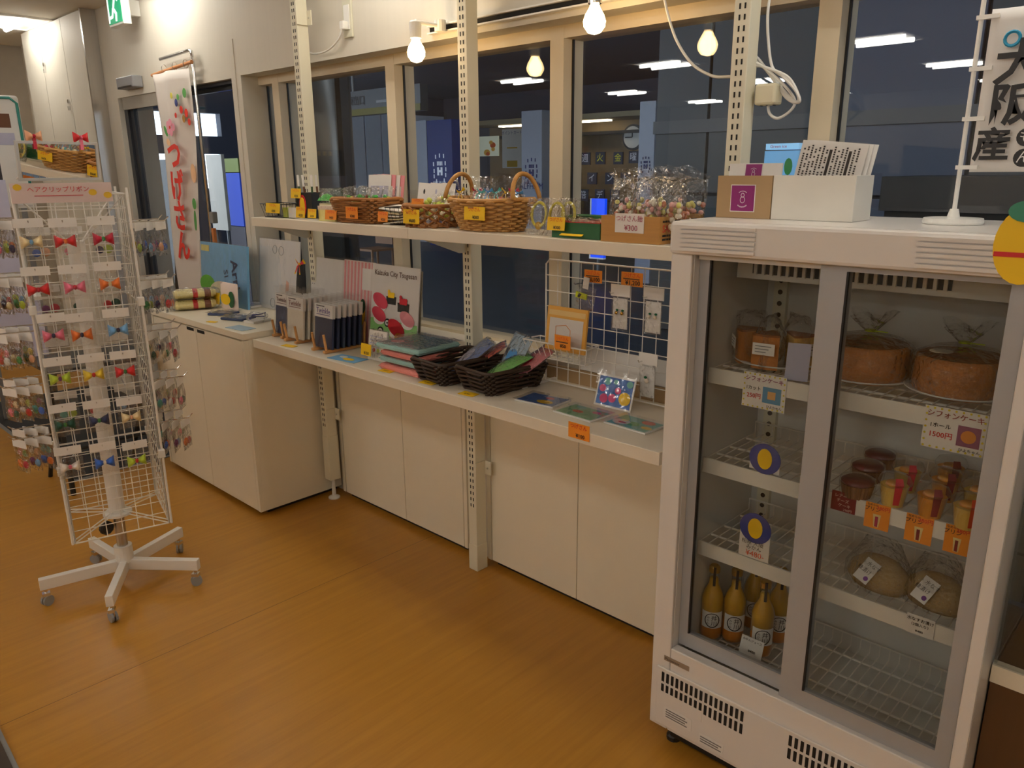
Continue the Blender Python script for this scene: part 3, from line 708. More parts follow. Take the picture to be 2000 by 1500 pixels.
# ================================================================== vertical banner by the door
BY = 1.955
top = ony(373, 97, BY); endp = ony(313, 116, BY)
bn = thing('banner_stand', 'tall white vertical banner with red characters by the door', 'banner', (top.x, BY, 0))
zt = top.z; al = endp.x - top.x                # arm runs towards -x
MB().tube([(0.0, 0, 0.05), (0.005, 0, zt - 0.03), (0.0, 0, zt - 0.008), (-0.02, 0, zt), (al, 0, zt - 0.01)], 0.009, 10).build('pole', CHROME, bn, smooth=True)
MB().lathe([(0.03, 0), (0.03, 0.03), (0.02, 0.06), (0.012, 0.07)], 24).build('base', WHITEP, bn)
zc_ = zt - 0.075
MB().tube([(0.02, -0.012, zc_ + 0.015), (al - 0.1, -0.012, zc_ - 0.01)], 0.009, 10).build('cross_rod', mat('pole_orange', S(205, 140, 90), 0.4), bn)
for t_ in (0.15, 0.5, 0.85):
    cx = al * t_; pts = [(cx, -0.01 + 0.014 * math.cos(a), zc_ + 0.012 + 0.02 * math.sin(a)) for a in [2 * PI * i / 12 for i in range(12)]]
    MB().tube(pts, 0.002, 5, closed=True).build('ring', CHROME, bn)
cw = abs(al) + 0.05; ch = 1.45
def cl(u, v):
    x = al - 0.05 + u * cw * (1 - 0.05 * v)
    return (x, -0.03 + 0.022 * math.sin(u * 9 + v * 2.5) * (0.35 + 0.65 * u) + 0.01 * math.sin(v * 7), zc_ - 0.012 - v * ch)
cloth = MB().grid(26, 30, cl).build('cloth', mat('banner_cloth', (0.72, 0.66, 0.60), 0.8, var=0.02, bump=0.05, bscale=300), bn, smooth=True)
sol = cloth.modifiers.new('thickness', 'SOLIDIFY'); sol.thickness = 0.0015
BRED = mat('banner_red', S(225, 60, 45), 0.7)
def onc(u, v, dy=-0.028): 
    p = cl(u, v); return p[0], p[1] + dy + 0.02, p[2]
for i, chh in enumerate('つげさん'):
    x_, y_, z_ = onc(0.5, 0.30 + 0.112 * i)
    text(cloth, chh, 0.175, x_, z_, BRED, y_ - 0.014, thick=0.035, sx=0.95)
deco_parts = []
def blob(mi, u, v, rx, rz, rot=0.0):
    x_, y_, z_ = onc(u, v); deco_parts.append((MB().ell(x_, z_, rx, rz, y_ - 0.012, y_ - 0.0105, 12, rot=rot), mi))
for a in range(5): blob(0, 0.45 + 0.09 * math.cos(a * 1.257), 0.195 + 0.018 * math.sin(a * 1.257), 0.02, 0.02)
blob(1, 0.45, 0.195, 0.01, 0.01); blob(2, 0.2, 0.205, 0.014, 0.032, 0.5); blob(3, 0.26, 0.245, 0.018, 0.018); blob(3, 0.31, 0.25, 0.018, 0.016)
for u_, v_, mi, r_ in ((0.66, 0.18, 4, 0.02), (0.72, 0.22, 1, 0.02), (0.8, 0.24, 1, 0.022), (0.62, 0.25, 1, 0.014), (0.85, 0.29, 1, 0.018), (0.7, 0.15, 2, 0.016), (0.82, 0.13, 2, 0.024), (0.74, 0.27, 5, 0.02), (0.6, 0.14, 6, 0.016)): blob(mi, u_, v_ * 0.62, r_ * 0.85, r_)
blob(2, 0.82, 0.47, 0.022, 0.03); blob(2, 0.88, 0.53, 0.014, 0.055, -0.1); blob(3, 0.85, 0.36, 0.03, 0.05)
_dm = [mat('print_pink', S(240, 160, 180), 0.7), BRED, mat('print_green', S(90, 160, 80), 0.7), mat('print_peach', S(240, 195, 150), 0.7), mat('print_navy', S(60, 70, 130), 0.7), mat('print_ochre', S(170, 120, 50), 0.7), mat('print_yellow', S(220, 210, 80), 0.7)]
for a in deco_parts: a[0].build('printed_spot', _dm[a[1]], cloth)
ck_ = ony(414, 425, BY - 0.02)
MB().cb(ck_.x - top.x, -0.012, ck_.z, 0.04, 0.03, 0.06).build('pole_clamp', GREY, bn, bevel=0.005)
MB().cb(ck_.x - top.x + 0.004, -0.02, ck_.z - 0.1, 0.022, 0.016, 0.09).build('strap', mat('strap_orange', S(200, 120, 60), 0.6), bn)

# ================================================================== showcase refrigerator
FZ0 = 0.06
fb = onz(1268, 1406, FZ0)
FX0, FY = fb.x, fb.y
FX1 = ony(1953, 1100, FY).x
FZ1 = ony(1314, 431, FY).z
FW = FX1 - FX0; FD = 1.985 - FY
fr = thing('showcase_fridge', 'white showcase refrigerator with sliding glass doors', 'refrigerator', (FX0, FY, 0))
def fpx(u, v): p = ony(u, v, FY); return p.x - FX0, p.z
oL = fpx(1352, 505)[0]; oR = fpx(1921, 1100)[0]; oT = fpx(1352, 497)[1]; oB = fpx(1309, 1266)[1]
cb = MB()
cb.box(0, 0.012, FZ0, oL, FD, oT).box(oR, 0.012, FZ0, FW, FD, oT)             # side walls
oF = oB - 0.055
cb.box(oL, 0.03, FZ0, oR, FD, oF)                                           # machine compartment
cb.box(oL, FD - 0.04, oF, oR, FD, oT)                                       # back
cb.box(0, 0.03, oT + 0.001, FW, FD, FZ1)                                     # top housing
cb.build('cabinet', FRW, fr)
MB().box(0, 0, FZ0, oL - 0.001, 0.0115, oT).box(oR + 0.001, 0, FZ0, FW, 0.0115, oT).box(oL, 0, FZ0, oR, 0.029, oB).build('front_frame', FRW, fr, bevel=0.003)
hd = MB().box(0, -0.012, oT, FW, 0.0295, FZ1).build('header', FRW, fr, bevel=0.008)
hl = fpx(1335, 480)[0]; hr0 = fpx(1480, 480)[0]; hh_ = (FZ1 - oT)
rib = MB().box(0, -0.005, -0.0035, hr0 - hl, 0, 0.0035).mesh('header_rib', FRW)
for sx0_ in (hl, FW - (hr0 - hl) - 0.03):
    for i in range(6): 
        o = inst(rib, 'header_rib', hd, (sx0_, -0.0125, oT + hh_ * (0.17 + 0.135 * i)))
# liner
ln = MB()
ln.box(oL + 0.002, 0.07, oF + 0.001, oL + 0.006, FD - 0.041, oT - 0.001).box(oR - 0.006, 0.07, oF + 0.001, oR - 0.002, FD - 0.041, oT - 0.001)
ln.box(oL + 0.006, FD - 0.045, oF + 0.001, oR - 0.006, FD - 0.041, oT - 0.001).box(oL + 0.006, 0.07, oF + 0.001, oR - 0.006, FD - 0.045, oF + 0.005).box(oL + 0.006, 0.02, oT - 0.012, oR - 0.006, FD - 0.045, oT - 0.001)
ln.build('liner', FRIN, fr)
for sx_ in (oL + 0.03, oR - 0.05):
    pl = MB().box(sx_, FD - 0.060, oB + 0.02, sx_ + 0.035, FD - 0.0455, oT - 0.05).build('shelf_pillar', STEELP, fr)
    hm = MB(); z = oB + 0.06
    while z < oT - 0.08: hm.ell(sx_ + 0.0175, z, 0.0065, 0.0065, FD - 0.0615, FD - 0.060, 10); z += 0.03
    hm.build('hole_row', DARKM, pl)
# cold-air duct with fins under the top
dv = MB().box(oL + 0.03, 0.16, oT - 0.065, oR - 0.04, 0.30, oT - 0.0125).build('air_duct', FRIN, fr)
MB().box(oL + 0.07, 0.1575, oT - 0.052, oR - 0.16, 0.1595, oT - 0.018).build('duct_opening', DARKM, dv)
fin = MB().box(-0.0035, -0.006, -0.018, 0.0035, 0, 0.018).mesh('louvre_fin', FRIN)
n = 22
for i in range(n): inst(fin, 'louvre_fin', dv, (oL + 0.08 + (oR - 0.16 - oL - 0.09) * i / (n - 1), 0.157, oT - 0.035))
# sliding doors: left one runs behind the right one
ms0, ms1 = fpx(1599, 520)[0], fpx(1651, 520)[0]
def sdoor(x0, x1, y, wl, wr):
    t = 0.018; bt = 0.042
    d = MB().box(x0, y, oB + 0.001, x0 + wl, y + t, oT - 0.002).box(x1 - wr, y, oB + 0.001, x1, y + t, oT - 0.002).box(x0 + wl, y, oB + 0.001, x1 - wr, y + t, oB + bt).box(x0 + wl, y, oT - 0.012, x1 - wr, y + t, oT - 0.002).build('sliding_door', FRG, fr)
    MB().box(x0 + wl + 0.0005, y + 0.007, oB + bt + 0.0005, x1 - wr - 0.0005, y + 0.011, oT - 0.0125).build('glass', FGLASS, d)
    MB().box(x0 + wl, y - 0.001, oB + bt, x0 + wl + 0.004, y + 0.0065, oT - 0.0125).build('seal', BLACKP, d)
    return d
sdoor(oL + 0.001, ms1 - 0.002, 0.034, 0.026, 0.03)
sd = sdoor(ms0, oR - 0.001, 0.013, ms1 - ms0, 0.030)
# bottom grilles, labels, badge, feet
gz1 = fpx(1293, 1300)[1]
pn = MB().box(0.02, -0.006, FZ0 + 0.012, FW - 0.02, -0.0005, gz1).build('lower_panel', FRW, fr, bevel=0.004)
slot = MB().box(-0.0038, -0.0012, -0.014, 0.0038, 0.0, 0.014)
slot_me = slot.mesh('vent_slot', DARKM)
for row_z in (gz1 - 0.026, gz1 - 0.062):
    for i in range(17): inst(slot_me, 'vent_slot', pn, (0.04 + i * 0.0142, -0.006, row_z))
    for i in range(17): inst(slot_me, 'vent_slot', pn, (FW * 0.53 + i * 0.0142, -0.006, row_z - 0.0))
pl_ = card('nameplate', None, None, 0.075, 0.014, (0.075, -0.0015, gz1 + 0.022), (0, 0, 0), mat('plate_bronze', (0.35, 0.27, 0.20), 0.4), 0.001, parent=fr)
text(pl_, 'Panasonic', 0.011, -0.012, 0.007, INK)
cp = card('caution_label', None, None, 0.085, 0.036, (0.09, -0.0075, FZ0 + 0.04), (0, 0, 0), PAPER, 0.001, parent=pn)
for i in range(4): MB().box(-0.035, -0.0008, 0.006 + 0.007 * i, 0.03 - 0.006 * (i % 2), -0.0001, 0.009 + 0.007 * i).build('print_line', GREY, cp)
cp2 = card('caution_label', None, None, 0.07, 0.03, (0.19, -0.0075, FZ0 + 0.022), (0, 0, 0), PAPER, 0.001, parent=pn)
for i in range(3): MB().box(-0.03, -0.0008, 0.006 + 0.007 * i, 0.03 - 0.008 * (i % 2), -0.0001, 0.009 + 0.007 * i).build('print_line', GREY, cp2)
MB().box(0.035, -0.0075, FZ0 + 0.085, 0.16, -0.0061, FZ0 + 0.118).build('filter_cover', FRW, pn, bevel=0.003)
MB().box(0.05, 0.03, 0.02, FW - 0.05, FD - 0.05, FZ0 - 0.001).build('base_pan', BLACKP, fr)
for fx in (0.05, FW - 0.05):
    for fy in (0.05, FD - 0.06): MB().lathe([(0.02, 0), (0.02, 0.012), (0.012, 0.02)], 12, (fx, fy, 0)).build('foot', BLACKP, fr)
# wire shelves with white front lips
FSY = 0.085                                    # shelf front, behind the doors
def fsy(u, v): p = ony(u, v, FY + FSY); return p.z
shelf_z = [fsy(1372, 716), fsy(1366, 892), fsy(1353, 1052), oF + 0.04]
for k_, z in enumerate(shelf_z):
    b = MB(); x0, x1 = oL + 0.012, oR - 0.012; yb = FD - 0.065
    nn = 26
    for i in range(nn + 1): b.tube([(x0 + (x1 - x0) * i / nn, FSY + 0.006, z - 0.004), (x0 + (x1 - x0) * i / nn, yb, z - 0.004), (x0 + (x1 - x0) * i / nn, yb, z + 0.028)], 0.0016, 5)
    for yy in (FSY + 0.07, (FSY + yb) / 2, yb - 0.05): b.rod((x0, yy, z - 0.008), (x1, yy, z - 0.008), 0.003, 6)
    b.rod((x0, yb, z + 0.028), (x1, yb, z + 0.028), 0.0025, 6)
    if k_ == 3:
        for i in range(nn + 1): b.rod((x0 + (x1 - x0) * i / nn, FSY + 0.006, z - 0.004), (x0 + (x1 - x0) * i / nn, FSY + 0.006, z - 0.02), 0.0016, 5)
        b.rod((x0, FSY + 0.006, z - 0.004), (x1, FSY + 0.006, z - 0.004), 0.003, 6)
    ws = b.build('wire_shelf', WIREW, fr)
    if k_ < 3: MB().box(x0, FSY - 0.001, z - 0.036, x1, FSY + 0.004, z + 0.002).build('front_lip', WHITEP, ws)

# ================================================================== glass showcase right of the fridge
nx0 = FX1 + 0.004; ny = FY + 0.10
ns = thing('glass_showcase', 'glass showcase with a brown wooden base right of the fridge', 'showcase', (nx0, ny, 0))
nz = ony(1941, 1297, ny).z
MB().box(0, 0, 0, 0.9, 1.98 - ny, nz - 0.04).build('base', mat('showcase_brown', S(95, 65, 38), 0.4, var=0.15, scale=3, stretch=(14, 14, 1)), ns)
MB().box(-0.001, -0.004, nz - 0.039, 0.901, 0.02, nz).build('rail', IVORY, ns); MB().box(0.0, 0.021, nz - 0.039, 0.9, 1.98 - ny, nz - 0.02).build('floor_board', _M['showcase_brown'], ns)
MB().box(0, 0, nz + 0.001, 0.9, 0.005, 1.2).build('front_glass', FGLASS, ns)
MB().box(0, 0.006, nz + 0.001, 0.005, 1.98 - ny, 1.2).build('side_glass', FGLASS, ns)
MB().box(0, 0, 1.2005, 0.9, 1.98 - ny, 1.206).build('top_glass', FGLASS, ns)
tl = mat('tile_grey', S(120, 118, 110), 0.4)
for i in range(7):
    for j in range(5): MB().box(0.02 + 0.12 * i, 0.28, nz + 0.012 + 0.12 * j, 0.135 + 0.12 * i, 0.30, nz + 0.125 + 0.12 * j).build('tile', tl, ns)
MB().box(0.01, 0.301, nz + 0.002, 0.89, 0.31, 1.19).build('tile_backing', JOINT, ns)
# ================================================================== goods: shared builders
def ptag(label, u0, u1, vt, vb, Y, m, price, yaw=0.0, lean=0.12, head='つげさん', dz=0.0):
    x0, x1 = ony(u0, (vt + vb) / 2, Y).x, ony(u1, (vt + vb) / 2, Y).x
    zb = ony((u0 + u1) / 2, vb, Y).z + dz; zt = ony((u0 + u1) / 2, vt, Y).z + dz
    w, h = x1 - x0, zt - zb
    o = card('price_card', label, 'price card', w, h, ((x0 + x1) / 2, Y, zb), (-lean, 0, yaw), m, 0.0014, 'price cards')
    if head: text(o, head, min(h * 0.34, w * 0.23), 0, h * 0.78, ORINK if m is not ORANGE else REDINK, thick=0.01)
    if price: text(o, price, min(h * 0.34, w * 0.30), w * 0.08, h * 0.20, INK, thick=0.015)
    return o
def flat_card(name, label, cat, u, v, z, w, h, yaw, m, t=0.0015, group=None, texts=()):
    p = onz(u, v, z)
    o = card(name, label, cat, w, h, (p.x, p.y, z + t + 0.0006), (FLAT, 0, yaw), m, t, group, texts)
    # keep the given pixel at the middle of the card
    o.location.x -= -math.sin(yaw) * h / 2; o.location.y -= math.cos(yaw) * h / 2
    return o
def superell(a, b, n, p=1.0, z=0.0, c=(0, 0)):
    out = []
    for i in range(n):
        t = 2 * PI * i / n; ca, sa = math.cos(t), math.sin(t)
        out.append((c[0] + a * math.copysign(abs(ca) ** p, ca), c[1] + b * math.copysign(abs(sa) ** p, sa), z))
    return out
def wicker(name, label, loc, a, b, h, m, flare=0.8, rings=9, p=1.0, r=0.005, n=44, yaw=0.0, handles=0.0, m2=None, rim_r=1.5, lattice=False, bow=0.0):
    """Woven basket: rings of undulating cane round upright stakes."""
    rt = thing(name, label, 'basket', loc, (0, 0, yaw))
    w = MB()
    for k in range(rings):
        t = k / (rings - 1); s = flare + (1 - flare) * t
        pts = []
        for i, q in enumerate(superell(a * s, b * s, n, p, r + (h - 2 * r) * t)):
            wob = 1 + (0.0035 / max(a, b)) * 6 * (1 if (i // 2 + k) % 2 else -1) * 0.5
            zz_ = q[2] + bow * h * (q[0] / a) ** 2 * t
            if lattice: zz_ += 0.006 * math.sin(i * 2 * PI / 4 + (k % 2) * PI)
            pts.append((q[0] * wob, q[1] * wob, zz_))
        w.tube(pts, r if not lattice else r * 0.8, 5, closed=True)
    w.build('weave', m, rt, smooth=True)
    st = MB()
    for i in range(0, n, 4):
        q0 = superell(a * flare, b * flare, n, p, 0.002)[i]; q1 = superell(a, b, n, p, h)[i]
        st.rod(q0, (q1[0], q1[1], h * (1 + bow * (q1[0] / a) ** 2)), r * 0.6, 5)
    st.build('stakes', m2 or m, rt)['kind'] = 'stuff'
    MB().tube([(x, y, z + bow * h * (x / a) ** 2) for x, y, z in superell(a * 1.01, b * 1.01, n, p, h)], r * rim_r, 6, closed=True).build('rim', m2 or m, rt, smooth=True)
    MB().prism([(x, y) for x, y, z in superell(a * flare * 0.98, b * flare * 0.98, n, p)], 0.001, 0.004).build('bottom', m, rt)
    if handles:
        for sg in (-1, 1):
            pts = [(sg * (a * (0.94 - 0.10 * math.sin(t_))), b * 0.62 * math.cos(t_), h * (1 + bow * 0.8) + handles * math.sin(t_)) for t_ in [PI * i / 14 for i in range(15)]]
            MB().tube(pts, r * 1.7, 7).build('handle', m2 or m, rt, smooth=True)
    return rt
def wire_tray(name, label, x0, x1, y0, y1, z, h, m, flare=0.012, r=0.0016, step=0.022):
    rt = thing(name, label, 'basket', ((x0 + x1) / 2, (y0 + y1) / 2, z))
    w, d = (x1 - x0) / 2, (y1 - y0) / 2
    b = MB()
    rim = [(-w, -d, h), (w, -d, h), (w, d, h), (-w, d, h)]; bot = [(-w + flare, -d + flare, r), (w - flare, -d + flare, r), (w - flare, d - flare, r), (-w + flare, d - flare, r)]
    b.tube(bot, r, 5, closed=True)
    k = max(2, int(2 * w / step))
    for i in range(k + 1):
        t = -1 + 2 * i / k
        b.tube([(t * w, -d, h), (t * (w - flare), -d + flare, r), (t * (w - flare), d - flare, r), (t * w, d, h)], r * 0.7, 4)
    k = max(2, int(2 * d / step))
    for i in range(1, k):
        t = -1 + 2 * i / k
        b.tube([(-w, t * d, h), (-w + flare, t * (d - flare), r), (w - flare, t * (d - flare), r), (w, t * d, h)], r * 0.7, 4)
    b.build('wires', m, rt)
    MB().tube(rim, r * 1.4, 5, closed=True).build('rim', m, rt)
    return rt
def goods_bag(name, label, cat, loc, rot, w, h, t, fill, group=None, nfill=10, rr=0.011, pinch=0.0, film=None, fh=0.55):
    """Clear bag of small things: film skin and a filling."""
    rt = thing(name, label, cat, loc, rot, group)
    pillow(MB(), w, h, t, 0, h / 2, 0, 7, 9, pinch, 0.0025).build('bag', film or FILM, rt, smooth=True)
    if fill:
        mats_ = fill if isinstance(fill, list) else [fill]
        f = MB()
        for i in range(nfill):
            f.m(i % len(mats_)).ball((random.uniform(-0.38, 0.38) * w, random.uniform(-0.25, 0.25) * t, rr + random.uniform(0, fh) * h * 0.9), rr * random.uniform(0.8, 1.2), rr * 0.7, rr * random.uniform(0.7, 1.1), 8, 5)
        o = f.build('filling', mats_, rt, smooth=True); o['kind'] = 'stuff'
    return rt
def ribbon(parent, m, c, s=0.02, name='ribbon'):
    c = Vector(c); b = MB()
    for sg in (-1, 1):
        b._add([c + Vector(p) * s for p in ((0, 0, 0), (sg * 1.0, -0.1, 0.75), (sg * 1.1, 0.25, 0.2), (0, 0.05, -0.1))], [(0, 1, 2, 3)])
        b._add([c + Vector(p) * s for p in ((0, -0.05, 0), (sg * 0.3, -0.2, -0.2), (sg * 0.75, -0.3, -1.3), (sg * 0.45, -0.3, -1.3))], [(0, 1, 2, 3)])
    b.ball(c, s * 0.22, s * 0.22, s * 0.22, 8, 5)
    return b.build(name, m, parent)
WICK = mat('brown_wicker', S(165, 110, 55), 0.55, var=0.25, scale=60)
WICK2 = mat('golden_wicker', S(195, 145, 80), 0.5, var=0.22, scale=60)
WICKD = mat('dark_wicker', S(62, 45, 32), 0.5, var=0.3, scale=50)
WIREB = mat('dark_wire', (0.03, 0.025, 0.02), 0.4, metal=0.4)
LIMEG = mat('lime_pack', S(200, 215, 90), 0.5); GREENP = mat('green_pack', S(70, 175, 70), 0.45); CREAM = mat('cream_pack', S(235, 225, 190), 0.5)
PINKP = mat('pink_pack', S(235, 150, 155), 0.5); LILAC = mat('lilac_pack', S(190, 190, 215), 0.5); BROWNG = mat('brown_goods', S(110, 70, 45), 0.6)
SKY = mat('sky_blue_print', S(125, 185, 230), 0.5); TEAL = mat('teal_ribbon', S(90, 190, 185), 0.35); BLUER = mat('blue_ribbon', S(90, 160, 225), 0.35); REDR = mat('red_ribbon', S(225, 60, 85), 0.35)

# ================================================================== upper shelf, left to right
Z = USZ + 0.0005
def ux(u, Y, v=430): return ony(u, v, Y).x
wt = wire_tray('wire_basket', 'small dark wire basket at the left end of the upper shelf', ux(511, 1.67), ux(552, 1.67), 1.67, 1.78, Z, 0.055, WIREB)
ptag('yellow price card on the small wire basket at the shelf end', 518, 545, 397, 416, 1.662, YELLOW, '¥350')
for i, (u, mm, lb) in enumerate(((556, LIMEG, 'small clear case with lime contents beside the small wire basket'), (567, PAPER, 'small clear case with white contents beside the pen holder'))):
    p = thing('clear_case', lb, 'case', (ux(u, 1.69), 1.69, Z))
    MB().box(-0.02, 0, 0, 0.02, 0.035, 0.05).build('case', ACRYL, p); MB().box(-0.016, 0.004, 0.003, 0.016, 0.03, 0.042).build('contents', mm, p)
ph = thing('pen_holder', 'black pen holder on the upper shelf in front of a post', 'pen holder', (ux(597, 1.74), 1.74, Z))
MB().box(-0.055, 0, 0, -0.051, 0.09, 0.10).box(0.051, 0, 0, 0.055, 0.09, 0.10).box(-0.051, 0, 0, 0.051, 0.004, 0.10).box(-0.051, 0.086, 0, 0.051, 0.09, 0.10).box(-0.051, 0.004, 0, 0.051, 0.086, 0.004).build('box', BLACKP, ph)
lo = MB().m(0).ell(-0.01, 0.05, 0.024, 0.042, -0.003, -0.0005, 18).m(1).ell(-0.01, 0.05, 0.017, 0.032, -0.0045, -0.003, 18).build('round_label', [REDINK, YELLOW], ph)
for i in range(7):
    pn_ = thing('pen', 'slim pen with a clear cap standing in the black holder', 'pen', (ux(597, 1.74) - 0.042 + 0.014 * i, 1.75 + 0.02 * (i % 3), Z + 0.0045), (0.06 * (i % 2), 0.05 * (i - 3) / 3, 0), 'pens in the black holder')
    MB().rod((0, 0, 0), (0, 0, 0.12), 0.0042, 7).build('barrel', BROWNG if i % 2 else mat('pen_green', S(60, 90, 60), 0.4), pn_)
    MB().rod((0, 0, 0.1205), (0, 0, 0.165), 0.005, 7).build('cap', PAPER, pn_)
ptag('yellow price card standing up before the pen holder', 567, 586, 368, 387, 1.735, YELLOW, '¥250', dz=-0.0)
MB().rod((0, 0.001, -0.075), (0, 0.001, 0), 0.0015).build('stick', BLACKP, ph).location = (-0.05, -0.006, 0.075)
ptag('first of two small yellow price cards at the board edge', 577, 594, 404, 425, 1.66, YELLOW, '¥200')
ptag('second of two small yellow price cards at the board edge', 600, 616, 408, 426, 1.66, YELLOW, '¥150')
yb_ = thing('patterned_tin', 'pale yellow patterned box left of the square brown basket', 'box', (ux(640, 1.68), 1.68, Z))
MB().box(-0.06, 0, 0, 0.05, 0.06, 0.052).build('box', mat('pale_yellow', S(235, 225, 150), 0.5, var=0.12, scale=80), yb_)
MB().box(-0.061, -0.001, 0.042, 0.051, 0.061, 0.056).build('lid', mat('dotted_lid', S(225, 205, 190), 0.5, var=0.35, scale=160), yb_)
ptag('orange price card before the pale yellow patterned box', 634, 656, 410, 429, 1.668, ORANGE, '¥400')
gb = thing('green_handkerchief', 'bright green handkerchief in clear wrap behind the patterned box', 'handkerchief', (ux(655, 1.76), 1.755, Z), (0, 0, 0.2))
MB().grid(8, 6, lambda u, v: ((u - 0.5) * 0.13, -0.02 + v * 0.05, 0.062 + 0.028 * math.sin(PI * v) * (0.6 + 0.4 * math.sin(7 * u)) + 0.01)).build('fabric', GREENP, gb, smooth=True)
MB().box(-0.06, -0.015, 0, 0.06, 0.03, 0.062).build('stack', CREAM, gb); pillow(MB(), 0.15, 0.07, 0.07, 0, 0.085, 0.005, 7, 6, 0, 0.003).build('wrap', FILM, gb, smooth=True)
bx_ = wicker('square_basket', 'rectangular brown wicker basket holding small green bags', (ux(711, 1.73), 1.745, Z), 0.135, 0.075, 0.085, WICK, 0.82, 11, 0.35, 0.0042, 48)
for i in range(6):
    goods_bag('snack_bag', 'small clear bag of green and brown sweets, %s in the rectangular basket' % ('leftmost', 'second', 'third', 'fourth', 'fifth', 'rightmost')[i], 'bag', (ux(711, 1.73) - 0.095 + 0.037 * i, 1.735 + 0.025 * (i % 2), Z + 0.045), (-0.25, 0.3 * (i % 2) - 0.15, 0.3), 0.06, 0.085, 0.03, [GREENP, BROWNG, LIMEG], 'bags in the rectangular basket', 9, 0.009)
for i in range(4):
    o = card('gift_card', 'pink and white card, %s of four standing in the rectangular basket' % ('front', 'second', 'third', 'rear')[i], 'card', 0.115, 0.15, (ux(742, 1.8) + 0.014 * i, 1.795 + 0.007 * i, Z + 0.02), (-0.12, 0.02 * i, 0.15), PINKP if i % 2 else PAPER, 0.002, 'cards in the rectangular basket')
    MB().box(-0.045, -0.001, 0.02, 0.045, -0.0002, 0.11).build('print', LILAC if i % 2 == 0 else PAPER, o)
ptag('orange price card on the left of the rectangular basket', 675, 698, 404, 427, 1.648, ORANGE, '¥300', lean=0.02)
wb = wire_tray('wire_basket', 'black wire basket with pale envelopes, between brown baskets', ux(753, 1.69), ux(788, 1.69), 1.69, 1.80, Z, 0.06, WIREB)
for i in range(5):
    card('envelope', '%s pale envelope lying in the black wire basket' % ('lowest', 'second lowest', 'middle', 'second highest', 'topmost')[i], 'envelope', 0.10, 0.09, (ux(770, 1.72), 1.70, Z + 0.008 + 0.011 * i), (FLAT + 0.12, 0.05 * (i - 2), 0.08 * (i - 2)), CREAM if i % 2 else PAPER, 0.003, 'envelopes in the black wire basket')
ptag('orange price card between rectangular basket and wire basket', 737, 756, 413, 433, 1.655, ORANGE, '¥300')
lb_ = wicker('lattice_basket', 'round brown basket of open lattice weave, with lime packs', (ux(840, 1.735), 1.742, Z), 0.100, 0.085, 0.07, WICK, 0.86, 6, 1.0, 0.0045, 48, lattice=True)
for i in range(8):
    goods_bag('snack_pack', '%s flat lime yellow pack in the lattice basket' % ('first', 'second', 'third', 'fourth', 'fifth', 'sixth', 'seventh', 'last')[i], 'pack', (ux(840, 1.735) - 0.063 + 0.018 * i, 1.735 + 0.012 * (i % 3), Z + 0.02), (-0.35, 0.75 - 0.06 * i, 0.3), 0.05, 0.105, 0.014, [LIMEG, CREAM], 'packs in the lattice basket', 7, 0.011, fh=0.75)
for i in range(3):
    o = card('white_leaflet', 'white leaflet, %s of three behind the lime packs' % ('left', 'middle', 'right')[i], 'leaflet', 0.062, 0.13, (ux(822 + 22 * i, 1.815), 1.818 + 0.002 * i, Z + 0.012), (-0.15, 0.05, 0.1), PAPER, 0.0015, 'leaflets in the lattice basket')
    MB().ell(0.0, 0.10, 0.004, 0.009, -0.001, -0.0002, 8).build('print', INK if i % 2 == 0 else LILAC, o)
ab = thing('acrylic_box', 'clear acrylic box standing behind the lattice basket', 'box', (ux(842, 1.85), 1.846, Z))
MB().box(-0.13, 0, 0, 0.13, 0.003, 0.115).box(-0.13, 0.003, 0, -0.127, 0.022, 0.115).box(0.127, 0.003, 0, 0.13, 0.022, 0.115).build('walls', ACRYL, ab)
ptag('yellow price card on the front of the lattice basket', 787, 818, 409, 437, 1.648, YELLOW, '¥600', lean=0.05)
ptag('orange price card tucked among lime packs in the lattice basket', 803, 826, 388, 405, 1.70, ORANGE, '¥300', lean=0.1)
# big oval basket
OBX = ux(957, 1.745)
ob = wicker('oval_basket', 'large oval golden wicker basket with two looped handles', (OBX, 1.752, Z), 0.160, 0.095, 0.092, WICK2, 0.72, 13, 1.0, 0.0042, 56, handles=0.075, bow=0.06)
rc = [YELLOW, REDR, TEAL, LILAC, BLUER, YELLOW, TEAL, REDR, BLUER]; rnm = ['yellow', 'red', 'teal', 'lilac', 'blue', 'golden', 'sea-green', 'crimson', 'sky-blue']
for i in range(9):
    x = OBX - 0.108 + 0.027 * i
    g = goods_bag('sweet_parcel', 'clear sweet parcel with %s ribbon, place %s in the oval basket' % (rnm[i], ('one', 'two', 'three', 'four', 'five', 'six', 'seven', 'eight', 'nine')[i]), 'parcel', (x, 1.735 + 0.03 * (i % 2), Z + 0.045), (-0.1, 0.25 * ((i % 3) - 1), 0.2 * (i % 2)), 0.06, 0.075, 0.045, [rc[(i + 2) % 9], CREAM], 'ribboned parcels in the oval basket', 8, 0.012)
    ribbon(g, rc[i], (0, -0.004, 0.072), 0.018)
    MB().grid(6, 3, lambda u, v: ((u - 0.5) * (0.012 + 0.05 * v), 0.012 * math.sin(u * 14) * v, 0.074 + 0.045 * v)).build('frill', FILM, g, smooth=True)
ptag('yellow price card reading 360 on the oval basket', 906, 946, 404, 430, 1.652, YELLOW, '¥360', lean=0.05)
